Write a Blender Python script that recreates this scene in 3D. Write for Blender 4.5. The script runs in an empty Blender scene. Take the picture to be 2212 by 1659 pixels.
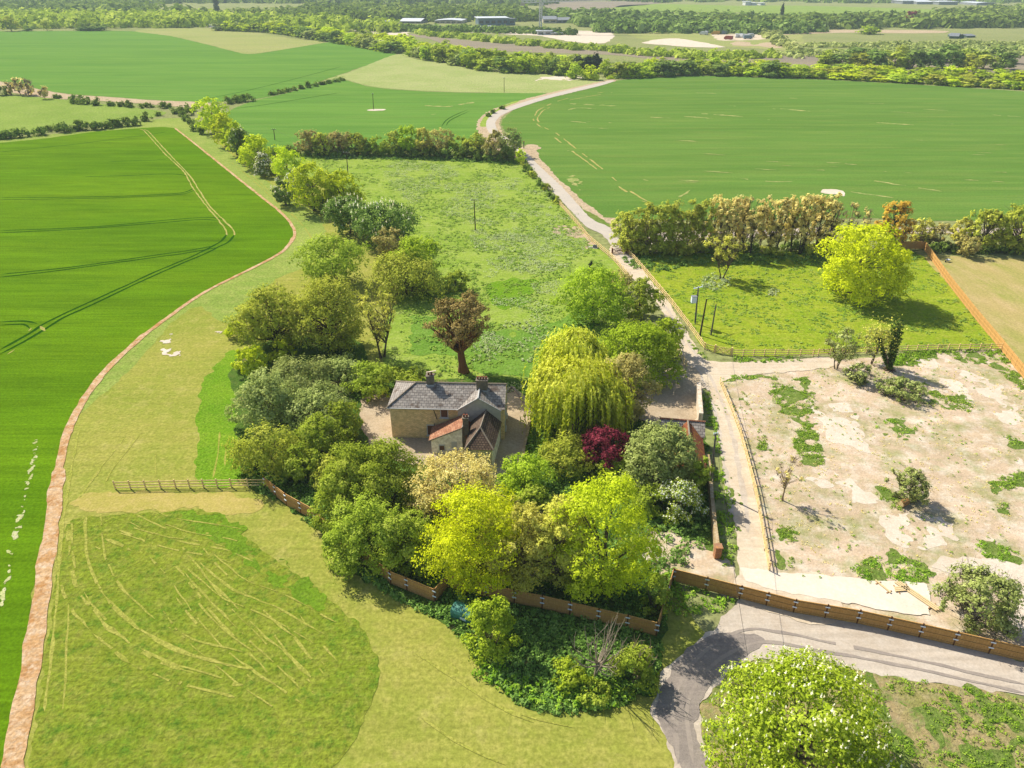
import bpy, bmesh, math, random
import numpy as np
from mathutils import Vector, Matrix
SC = bpy.context.scene
COL = SC.collection
PI = math.pi
# ------------------------------------------------------------------ camera geometry (used to survey the site)
CAM_H = 54.0; FPX = 1563.5; CX = 1106.0; CY = 829.5
PITCH = math.atan((CY + 60.0) / FPX)
SP, CP = math.sin(PITCH), math.cos(PITCH)
def ray(x, y):
    u = (x - CX) / FPX; v = -(y - CY) / FPX
    return (u, CP + v * SP, -SP + v * CP)
def G(x, y, z=0.0):
    d = ray(x, y); t = (z - CAM_H) / d[2]
    return (d[0] * t, d[1] * t)
def Gs(pts, z=0.0): return [G(x, y, z) for x, y in pts]
def Hz(bx, by, ty):
    X, Y = G(bx, by); d = ray(bx, ty)
    return CAM_H + Y / d[1] * d[2]
def mpp(bx, by, h=0.0):                      # metres per survey pixel at a standing point
    X, Y = G(bx, by)
    return (Y * CP + (CAM_H - h) * SP) / FPX
def crop(x0, y0, s):
    return lambda pts: [((x0 + X * s) / 1.8228, (y0 + Y * s) / 1.8228) for X, Y in pts]
r1 = crop(0, 0, .6076); rm = crop(1344, 0, .6076); rr = crop(2688, 0, .6076)
r4 = crop(0, 400, .6076); r5 = crop(1000, 400, .6076); r6 = crop(2100, 700, .4973); r7r = crop(2932, 700, .4973)
q2 = crop(1900, 1200, .5424); q3 = crop(2732, 1300, .6027); q4 = crop(0, 1700, .798); q5 = crop(1000, 1700, .5877)
q6 = crop(1600, 2100, .5568); q7 = crop(2532, 2100, .6781); q8 = crop(1450, 1400, .31646)
fa = crop(1400, 0, .40687); fb = crop(2600, 0, .36166); fc = crop(3300, 0, .33092); fd = crop(0, 0, .63291)
# ------------------------------------------------------------------ noise
def _h(ix, iy, s):
    n = (ix.astype(np.int64) * 374761393 + iy.astype(np.int64) * 668265263 + s * 1442695041) & 0xffffffff
    n = ((n ^ (n >> 13)) * 1274126177) & 0xffffffff
    n = n ^ (n >> 16)
    return (n & 0xffff) / 65535.0
def vnoise(x, y, s=0):
    x = np.asarray(x, float); y = np.asarray(y, float)
    ix = np.floor(x); iy = np.floor(y); fx = x - ix; fy = y - iy
    fx = fx * fx * (3 - 2 * fx); fy = fy * fy * (3 - 2 * fy)
    a = _h(ix, iy, s); b = _h(ix + 1, iy, s); c = _h(ix, iy + 1, s); d = _h(ix + 1, iy + 1, s)
    return (a * (1 - fx) + b * fx) * (1 - fy) + (c * (1 - fx) + d * fx) * fy
def fbm(x, y, s=0, o=3):
    t = 0; a = .5; k = 1.0; n = 0
    for i in range(o):
        t = t + a * vnoise(x * k, y * k, s + i * 17); n += a; a *= .5; k *= 2.03
    return t / n * 2 - 1
# ------------------------------------------------------------------ colours and materials
KG, KL = 1.55, .8
def lin(c):
    c = c / 255.0
    return c / 12.92 if c <= .04045 else ((c + .055) / 1.055) ** 2.4
def S(r, g, b, k=None):
    k = KG if k is None else k
    return (lin(r) / k, lin(g) / k, lin(b) / k, 1.0)
def new_mat(name):
    m = bpy.data.materials.new(name); m.use_nodes = True
    nt = m.node_tree; nt.nodes.clear()
    out = nt.nodes.new('ShaderNodeOutputMaterial')
    return m, nt, out
def N(nt, t, **kw):
    n = nt.nodes.new(t)
    for k, v in kw.items():
        if k in n.inputs: n.inputs[k].default_value = v
        else: setattr(n, k, v)
    return n
def mixc(nt, fac, a, b, mode='MIX'):
    n = nt.nodes.new('ShaderNodeMix'); n.data_type = 'RGBA'; n.blend_type = mode
    for i, v in ((0, fac), (6, a), (7, b)):
        if hasattr(v, 'is_linked') or isinstance(v, bpy.types.NodeSocket): nt.links.new(v, n.inputs[i])
        else: n.inputs[i].default_value = v
    return n.outputs[2]
def ramp(nt, src, lo, hi):
    n = nt.nodes.new('ShaderNodeMapRange'); n.clamp = True
    nt.links.new(src, n.inputs[0]); n.inputs[1].default_value = lo; n.inputs[2].default_value = hi
    return n.outputs[0]
def noise_n(nt, vec, size, detail=4, rough=.6):
    n = N(nt, 'ShaderNodeTexNoise'); n.inputs['Scale'].default_value = 1.0 / size
    n.inputs['Detail'].default_value = detail; n.inputs['Roughness'].default_value = rough
    nt.links.new(vec, n.inputs['Vector'])
    return n.outputs['Fac']
def principled(nt, out, col, rough=.95, spec=.05, bump=None, metal=0.0):
    b = N(nt, 'ShaderNodeBsdfPrincipled')
    b.inputs['Roughness'].default_value = rough; b.inputs['Specular IOR Level'].default_value = spec; b.inputs['Metallic'].default_value = metal
    if isinstance(col, tuple): b.inputs['Base Color'].default_value = col
    else: nt.links.new(col, b.inputs['Base Color'])
    if bump is not None: nt.links.new(bump, b.inputs['Normal'])
    nt.links.new(b.outputs[0], out.inputs[0])
    return b
def gmat(name, a, b, c, big=18, mid=2.5, fine=.4, cf=.5, bump=.5, dist=.1, stretch=(1, 1, 0), contrast=.45, lo=.38, hi=.62, d=None, dsize=6, dlo=.55, dhi=.68, rows=None):
    """soil, grass and road surfaces: two large tones, a mid-size third tone, optional patches, fine grain and relief"""
    m, nt, out = new_mat(name)
    geo = N(nt, 'ShaderNodeNewGeometry')
    mp = N(nt, 'ShaderNodeMapping'); mp.inputs['Rotation'].default_value = (0, 0, stretch[2]); mp.inputs['Scale'].default_value = (1 / stretch[0], 1 / stretch[1], 1)
    nt.links.new(geo.outputs['Position'], mp.inputs['Vector']); v = mp.outputs[0]; raw = geo.outputs['Position']
    col = mixc(nt, ramp(nt, noise_n(nt, v, big, 5, .6), lo, hi), a, b)
    nm = noise_n(nt, v, mid, 6, .68)
    f = N(nt, 'ShaderNodeMath', operation='MULTIPLY'); nt.links.new(ramp(nt, nm, .46, .66), f.inputs[0]); f.inputs[1].default_value = cf
    col = mixc(nt, f.outputs[0], col, c)
    if d is not None:
        col = mixc(nt, ramp(nt, noise_n(nt, raw, dsize, 8, .72), dlo, dhi), col, d)
    nf = noise_n(nt, raw, fine, 5, .7)
    g = N(nt, 'ShaderNodeMapRange'); nt.links.new(nf, g.inputs[0]); g.inputs[1].default_value = .3; g.inputs[2].default_value = .7
    g.inputs[3].default_value = 1 - contrast; g.inputs[4].default_value = 1 + contrast
    cc = N(nt, 'ShaderNodeCombineColor'); [nt.links.new(g.outputs[0], cc.inputs[i]) for i in range(3)]
    col = mixc(nt, 1.0, col, cc.outputs[0], 'MULTIPLY')
    if rows:                                 # drilled rows: streaks many times longer than wide
        for ang, wd, ln, amt in rows:
            m2 = N(nt, 'ShaderNodeMapping'); m2.vector_type = 'POINT'; m2.inputs['Rotation'].default_value = (0, 0, ang); m2.inputs['Scale'].default_value = (1 / ln, 1 / wd, 1)
            nt.links.new(raw, m2.inputs['Vector'])
            g2 = N(nt, 'ShaderNodeMapRange'); nt.links.new(noise_n(nt, m2.outputs[0], 1.0, 3, .6), g2.inputs[0]); g2.inputs[1].default_value = .3; g2.inputs[2].default_value = .7; g2.inputs[3].default_value = 1 - amt; g2.inputs[4].default_value = 1 + amt
            c2_ = N(nt, 'ShaderNodeCombineColor'); [nt.links.new(g2.outputs[0], c2_.inputs[i]) for i in range(3)]
            col = mixc(nt, 1.0, col, c2_.outputs[0], 'MULTIPLY')
    bp = N(nt, 'ShaderNodeBump'); bp.inputs['Strength'].default_value = bump; bp.inputs['Distance'].default_value = dist
    nt.links.new(nf, bp.inputs['Height'])
    principled(nt, out, col, 1.0, 0.0, bp.outputs[0])
    return m
def leafmat(name, c1, c2, c3, tr=.4, k=None):
    """leaves: three tones by a per-leaf value, part of the light passes through"""
    m, nt, out = new_mat(name)
    at = N(nt, 'ShaderNodeAttribute'); at.attribute_name = 'tint'
    cr = N(nt, 'ShaderNodeValToRGB'); e = cr.color_ramp.elements
    e[0].position = .15; e[1].position = .9; e.new(.55)
    for i, c in enumerate((c1, c2, c3)): e[i].color = S(*c, k=KL if k is None else k)
    nt.links.new(at.outputs['Fac'], cr.inputs[0])
    oi = N(nt, 'ShaderNodeObjectInfo')
    hs = N(nt, 'ShaderNodeHueSaturation'); nt.links.new(cr.outputs[0], hs.inputs['Color'])
    mr = N(nt, 'ShaderNodeMapRange'); nt.links.new(oi.outputs['Random'], mr.inputs[0]); mr.inputs[3].default_value = .494; mr.inputs[4].default_value = .506
    nt.links.new(mr.outputs[0], hs.inputs['Hue'])
    mv = N(nt, 'ShaderNodeMapRange'); nt.links.new(oi.outputs['Random'], mv.inputs[0]); mv.inputs[3].default_value = .88; mv.inputs[4].default_value = 1.12
    nt.links.new(mv.outputs[0], hs.inputs['Value'])
    d = N(nt, 'ShaderNodeBsdfDiffuse'); t = N(nt, 'ShaderNodeBsdfTranslucent'); mx = N(nt, 'ShaderNodeMixShader'); mx.inputs[0].default_value = tr
    nt.links.new(hs.outputs[0], d.inputs[0]); nt.links.new(hs.outputs[0], t.inputs[0])
    nt.links.new(d.outputs[0], mx.inputs[1]); nt.links.new(t.outputs[0], mx.inputs[2]); nt.links.new(mx.outputs[0], out.inputs[0])
    return m
def plain(name, c, var=.25, size=.3, rough=.85, spec=.2, metal=0, bump=.2, k=None, c2=None, stretch=(1, 1, 1)):
    m, nt, out = new_mat(name)
    tc = N(nt, 'ShaderNodeTexCoord'); mp = N(nt, 'ShaderNodeMapping'); mp.inputs['Scale'].default_value = stretch
    nt.links.new(tc.outputs['Object'], mp.inputs['Vector'])
    nf = noise_n(nt, mp.outputs[0], size, 5, .65)
    a = S(*c, k=k); b = S(*c2, k=k) if c2 else tuple(x * (1 - var) for x in a[:3]) + (1,)
    col = mixc(nt, ramp(nt, nf, .35, .65), a, b)
    bp = N(nt, 'ShaderNodeBump'); bp.inputs['Strength'].default_value = bump; bp.inputs['Distance'].default_value = .03
    nt.links.new(nf, bp.inputs['Height'])
    principled(nt, out, col, rough, spec, bp.outputs[0], metal)
    return m
def brickmat(name, c1, c2, mortar, w, h, msize=.012, blotch=None, bsize=1.2, blo=.5, bhi=.7, bump=.6, k=None):
    """coursed stone, brick, slate or tile on UVs laid out in metres"""
    m, nt, out = new_mat(name)
    tc = N(nt, 'ShaderNodeTexCoord')
    br = N(nt, 'ShaderNodeTexBrick'); br.inputs['Scale'].default_value = 1.0
    br.inputs['Brick Width'].default_value = w; br.inputs['Row Height'].default_value = h; br.inputs['Mortar Size'].default_value = msize
    br.inputs['Color1'].default_value = S(*c1, k=k); br.inputs['Color2'].default_value = S(*c2, k=k); br.inputs['Mortar'].default_value = S(*mortar, k=k)
    br.inputs['Mortar Smooth'].default_value = .3; br.inputs['Bias'].default_value = 0
    nt.links.new(tc.outputs['UV'], br.inputs['Vector'])
    col = br.outputs['Color']
    nf = noise_n(nt, tc.outputs['UV'], .5, 6, .7)
    if blotch: col = mixc(nt, ramp(nt, noise_n(nt, tc.outputs['UV'], bsize, 8, .75), blo, bhi), col, S(*blotch, k=k))
    g = N(nt, 'ShaderNodeMapRange'); nt.links.new(nf, g.inputs[0]); g.inputs[1].default_value = .3; g.inputs[2].default_value = .7; g.inputs[3].default_value = .75; g.inputs[4].default_value = 1.2
    cc = N(nt, 'ShaderNodeCombineColor'); [nt.links.new(g.outputs[0], cc.inputs[i]) for i in range(3)]
    col = mixc(nt, 1.0, col, cc.outputs[0], 'MULTIPLY')
    iv = N(nt, 'ShaderNodeMath', operation='SUBTRACT'); iv.inputs[0].default_value = 1; nt.links.new(br.outputs['Fac'], iv.inputs[1])
    bp = N(nt, 'ShaderNodeBump'); bp.inputs['Strength'].default_value = bump; bp.inputs['Distance'].default_value = .03
    nt.links.new(iv.outputs[0], bp.inputs['Height'])
    principled(nt, out, col, .8, .2, bp.outputs[0])
    return m
# ------------------------------------------------------------------ object helpers
def tag(o, label=None, cat=None, group=None, kind=None):
    if label: o['label'] = label
    if cat: o['category'] = cat
    if group: o['group'] = group
    if kind: o['kind'] = kind
    return o
def thing(name, loc, label, cat, group=None, rz=0.0):
    o = bpy.data.objects.new(name, None); COL.objects.link(o)
    o.location = loc; o.rotation_euler = (0, 0, rz); o.empty_display_size = .1
    return tag(o, label, cat, group)
def link(name, me, parent=None, loc=None):
    o = bpy.data.objects.new(name, me); COL.objects.link(o)
    if parent: o.parent = parent
    if loc is not None: o.location = loc
    return o
def copy_tree(o, parent=None):
    c = o.copy(); COL.objects.link(c)
    if parent: c.parent = parent
    for ch in list(o.children): copy_tree(ch, c)
    return c
class MB:
    """collects boxes, prisms, tubes and free faces, then makes ONE mesh; UVs are in metres along each face"""
    def __init__(s): s.v = []; s.f = []; s.m = []
    def face(s, pts, m=0):
        b = len(s.v); s.v += [tuple(p) for p in pts]; s.f.append(list(range(b, b + len(pts)))); s.m.append(m); return s
    def solid(s, verts, faces, m=0):
        b = len(s.v); s.v += [tuple(p) for p in verts]
        for f in faces: s.f.append([b + i for i in f]); s.m.append(m)
        return s
    def box(s, c, d, rz=0, m=0):
        x, y, z = d[0] / 2, d[1] / 2, d[2] / 2; ca, sa = math.cos(rz), math.sin(rz)
        vs = []
        for k in (-z, z):
            for a, b in ((-x, -y), (x, -y), (x, y), (-x, y)):
                vs.append((c[0] + a * ca - b * sa, c[1] + a * sa + b * ca, c[2] + k))
        return s.solid(vs, [(3, 2, 1, 0), (4, 5, 6, 7), (0, 1, 5, 4), (1, 2, 6, 5), (2, 3, 7, 6), (3, 0, 4, 7)], m)
    def beam(s, a, b, w, h, m=0):
        a = Vector(a); b = Vector(b); d = (b - a).normalized()
        u = d.cross(Vector((0, 0, 1)))
        u = u.normalized() if u.length > 1e-4 else Vector((1, 0, 0)); t = u.cross(d)
        vs = [p + u * (w / 2 * i) + t * (h / 2 * j) for p in (a, b) for i, j in ((-1, -1), (1, -1), (1, 1), (-1, 1))]
        return s.solid(vs, [(0, 1, 2, 3), (7, 6, 5, 4), (4, 5, 1, 0), (5, 6, 2, 1), (6, 7, 3, 2), (7, 4, 0, 3)], m)
    def slab(s, pts, t, m=0):                # a sloping sheet with thickness t below it
        P = [Vector(p) for p in pts]; n = (P[1] - P[0]).cross(P[2] - P[0]).normalized()
        if n.z < 0: P.reverse(); n = -n
        k = len(P); Q = [p - n * t for p in P]
        return s.solid(P + Q, [tuple(range(k)), tuple(reversed(range(k, 2 * k)))] + [(i, i + k, (i + 1) % k + k, (i + 1) % k) for i in range(k)], m)
    def prism(s, foot, z0, z1, m=0):
        k = len(foot); A = sum(foot[i][0] * foot[(i + 1) % k][1] - foot[(i + 1) % k][0] * foot[i][1] for i in range(k))
        if A < 0: foot = foot[::-1]
        vs = [(x, y, z0) for x, y in foot] + [(x, y, z1) for x, y in foot]
        return s.solid(vs, [tuple(reversed(range(k))), tuple(range(k, 2 * k))] + [(i, (i + 1) % k, (i + 1) % k + k, i + k) for i in range(k)], m)
    def tube(s, pts, rad, n=6, m=0):
        P = [Vector(p) for p in pts]; b = len(s.v)
        for i, p in enumerate(P):
            d = (P[min(i + 1, len(P) - 1)] - P[max(i - 1, 0)]).normalized()
            u = d.cross(Vector((.31, .93, .17))).normalized(); w = d.cross(u); r = rad[i] if hasattr(rad, '__len__') else rad
            for k in range(n):
                a = 2 * PI * k / n; s.v.append(tuple(p + u * (r * math.cos(a)) + w * (r * math.sin(a))))
        for i in range(len(P) - 1):
            for k in range(n):
                s.f.append([b + i * n + k, b + i * n + (k + 1) % n, b + (i + 1) * n + (k + 1) % n, b + (i + 1) * n + k]); s.m.append(m)
        s.f.append([b + k for k in reversed(range(n))]); s.m.append(m)
        s.f.append([b + (len(P) - 1) * n + k for k in range(n)]); s.m.append(m)
        return s
    def mesh(s, name, mats):
        me = bpy.data.meshes.new(name); me.from_pydata(s.v, [], s.f)
        for mt in (mats if isinstance(mats, (list, tuple)) else [mats]): me.materials.append(mt)
        me.polygons.foreach_set('material_index', s.m)
        uv = me.uv_layers.new(name='UVMap'); buf = []
        for f in s.f:
            p = [Vector(s.v[i]) for i in f[:3]]; n = (p[1] - p[0]).cross(p[2] - p[0])
            n = n.normalized() if n.length > 1e-9 else Vector((0, 0, 1))
            u = Vector((0, 0, 1)).cross(n); u = u.normalized() if u.length > .05 else Vector((1, 0, 0)); w = n.cross(u)
            for i in f:
                q = Vector(s.v[i]); buf += [q.dot(u), q.dot(w)]
        uv.data.foreach_set('uv', buf); me.update()
        return me
    def build(s, name, mats, parent=None, loc=None): return link(name, s.mesh(name, mats), parent, loc)
def np_mesh(name, verts, quads, mats, tint=None):
    me = bpy.data.meshes.new(name); nv, nf = len(verts), len(quads)
    me.vertices.add(nv); me.vertices.foreach_set('co', np.ascontiguousarray(verts, np.float32).ravel())
    me.loops.add(nf * 4); me.loops.foreach_set('vertex_index', np.ascontiguousarray(quads, np.int32).ravel())
    me.polygons.add(nf); me.polygons.foreach_set('loop_start', np.arange(0, nf * 4, 4, dtype=np.int32))
    if tint is not None:
        a = me.attributes.new('tint', 'FLOAT', 'FACE'); a.data.foreach_set('value', np.ascontiguousarray(tint, np.float32))
    for mt in (mats if isinstance(mats, (list, tuple)) else [mats]): me.materials.append(mt)
    me.update(calc_edges=True)
    return me
# ------------------------------------------------------------------ ground sheets
def smooth_poly(P, closed=True, step=None):
    """Catmull-Rom through the surveyed corners"""
    n = len(P); out = []
    for i in range(n if closed else n - 1):
        p0, p1, p2, p3 = (P[(i - 1) % n], P[i], P[(i + 1) % n], P[(i + 2) % n]) if closed else (P[max(i - 1, 0)], P[i], P[i + 1], P[min(i + 2, n - 1)])
        L = math.dist(p1, p2); k = max(1, min(24, int(L / (step or 1.5))))
        for j in range(k):
            t = j / k
            q = []
            for c in (0, 1):
                m1 = (p2[c] - p0[c]) / 2; m2 = (p3[c] - p1[c]) / 2
                lim = 1.2 * L; m1 = max(-lim, min(lim, m1)); m2 = max(-lim, min(lim, m2))
                q.append((2 * t**3 - 3 * t**2 + 1) * p1[c] + (t**3 - 2 * t**2 + t) * m1 + (-2 * t**3 + 3 * t**2) * p2[c] + (t**3 - t**2) * m2)
            out.append(tuple(q))
    if not closed: out.append(P[-1])
    return out
def inside_dist(X, Y, P):
    P = np.asarray(P, float); A = P; B = np.roll(P, -1, 0)
    dmin = np.full(X.shape, 1e18); ins = np.zeros(X.shape, bool)
    for (ax, ay), (bx, by) in zip(A, B):
        ex, ey = bx - ax, by - ay; L2 = ex * ex + ey * ey + 1e-12
        t = np.clip(((X - ax) * ex + (Y - ay) * ey) / L2, 0, 1)
        dmin = np.minimum(dmin, (X - ax - t * ex)**2 + (Y - ay - t * ey)**2)
        if ay != by:
            c = (ay > Y) != (by > Y)
            ins ^= c & (X < ex * (Y - ay) / (by - ay) + ax)
    d = np.sqrt(dmin)
    return np.where(ins, d, -d)
def field_mesh(name, F, x0, y0, cell, z, mat):
    """the region where F > 0 on a regular grid, cut along F = 0 (marching squares)"""
    ny, nx = F.shape; F = np.where(np.abs(F) < 1e-6, 1e-6, F)
    pos = F > 0
    cnt = pos[:-1, :-1].astype(int) + pos[1:, :-1] + pos[:-1, 1:] + pos[1:, 1:]
    vid = {}; V = []; faces = []
    def node(i, j):
        k = (i, j)
        if k not in vid: vid[k] = len(V); V.append((x0 + j * cell, y0 + i * cell, z))
        return vid[k]
    def cut(i, j, a, b):
        k = (i, j, a, b) if (i, j) < (a, b) else (a, b, i, j)
        if k not in vid:
            f0, f1 = F[i, j], F[a, b]; t = f0 / (f0 - f1)
            vid[k] = len(V); V.append((x0 + (j + (b - j) * t) * cell, y0 + (i + (a - i) * t) * cell, z))
        return vid[k]
    # full cells: merge runs along x
    full = cnt == 4
    for i in range(ny - 1):
        row = full[i]; j = 0
        if not row.any(): continue
        idx = np.flatnonzero(row)
        splits = np.split(idx, np.flatnonzero(np.diff(idx) > 1) + 1)
        for r in splits:
            a, b = int(r[0]), int(r[-1]) + 1
            faces.append([node(i, a), node(i, b), node(i + 1, b), node(i + 1, a)])
    for i, j in zip(*np.nonzero((cnt > 0) & (cnt < 4))):
        i = int(i); j = int(j)
        c = [(i, j), (i, j + 1), (i + 1, j + 1), (i + 1, j)]; poly = []
        for k in range(4):
            p, q = c[k], c[(k + 1) % 4]
            if pos[p]: poly.append(node(*p))
            if pos[p] != pos[q]: poly.append(cut(*p, *q))
        if len(poly) >= 3: faces.append(poly)
    me = bpy.data.meshes.new(name); me.from_pydata(V, [], faces); me.materials.append(mat); me.update()
    return me
LEVEL = [0]
def sheet(name, pv, mat, label, cat, cell=.6, amp=.3, ns=1.5, z=.02, smooth=True, holes=0.0, hs=3.0, world=False, seed=None, kind='structure'):
    P = list(pv) if world else Gs(pv)
    if smooth: P = smooth_poly(P, True, max(1.5, cell * 2))
    a = np.array(P); x0, y0 = a.min(0) - cell * 2 - amp; x1, y1 = a.max(0) + cell * 2 + amp
    nx = int((x1 - x0) / cell) + 2; ny = int((y1 - y0) / cell) + 2
    X, Y = np.meshgrid(x0 + np.arange(nx) * cell, y0 + np.arange(ny) * cell)
    seed = seed if seed is not None else (len(name) * 13 + len(pv) * 7 + int(abs(P[0][0]) * 3)) % 997
    F = inside_dist(X, Y, P) + amp * fbm(X / ns, Y / ns, seed, 4) * 1.6
    if holes: F = np.minimum(F, (fbm(X / hs, Y / hs, seed + 5, 4) * 1.5 + holes) * hs)
    o = link(name, field_mesh(name, F, x0, y0, cell, z, mat))
    return tag(o, label, cat, None, kind)
def resample(P, ds):
    out = [P[0]]; acc = 0
    for a, b in zip(P, P[1:]):
        L = math.dist(a, b); k = max(1, int(round(L / ds)))
        for j in range(1, k + 1): out.append((a[0] + (b[0] - a[0]) * j / k, a[1] + (b[1] - a[1]) * j / k))
    return out
def ribbons(name, lines, mat, label, cat, w=.4, ds=1.0, jit=.25, z=.09, gap=0.0, gs=6.0, smooth=True, seed=3, kind='structure'):
    """narrow strips (wheel marks, worn lines) following surveyed lines; one surface"""
    V = []; F = []
    for li, item in enumerate(lines):
        pv, ww = item if isinstance(item, tuple) and not isinstance(item[0], (int, float)) and isinstance(item[1], (int, float)) else (item, w)
        P = Gs(pv)
        if smooth: P = smooth_poly(P, False, ds)
        P = resample(P, ds); A = np.array(P)
        T = np.gradient(A, axis=0); T /= np.linalg.norm(T, axis=1, keepdims=True) + 1e-9; Nn = np.stack([-T[:, 1], T[:, 0]], 1)
        s = np.arange(len(P)) * ds
        wl = ww / 2 * (1 + jit * 2 * fbm(s / 1.7, s * 0 + li * 9.1, seed, 2)); wr = ww / 2 * (1 + jit * 2 * fbm(s / 1.7, s * 0 + li * 5.3 + 40, seed, 2))
        keep = fbm(s / gs, s * 0 + li * 3.7, seed + 9, 3) > gap - 1 if gap else np.ones(len(P), bool)
        e = np.minimum(1, np.minimum(s, s[-1] - s) / (ds * 3) + .15)
        L = A + Nn * (wl * e)[:, None]; R = A - Nn * (wr * e)[:, None]; b = len(V)
        zl = z + li * .0008
        for i in range(len(P)): V += [(L[i, 0], L[i, 1], zl), (R[i, 0], R[i, 1], zl)]
        for i in range(len(P) - 1):
            if keep[i] and keep[i + 1]: F.append((b + 2 * i, b + 2 * i + 1, b + 2 * i + 3, b + 2 * i + 2))
    me = bpy.data.meshes.new(name); me.from_pydata(V, [], F); me.materials.append(mat); me.update()
    return tag(link(name, me), label, cat, None, kind)
def pts_in(P, n, rng):
    """n random points inside polygon P (world)"""
    a = np.array(P); lo, hi = a.min(0), a.max(0); out = np.zeros((0, 2))
    while len(out) < n:
        q = lo + rng.random((n * 2 + 50, 2)) * (hi - lo)
        out = np.vstack([out, q[inside_dist(q[:, 0], q[:, 1], P) > 0]])
    return out[:n]
HAZE = 0.00012; EXPO = 0.62
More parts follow.
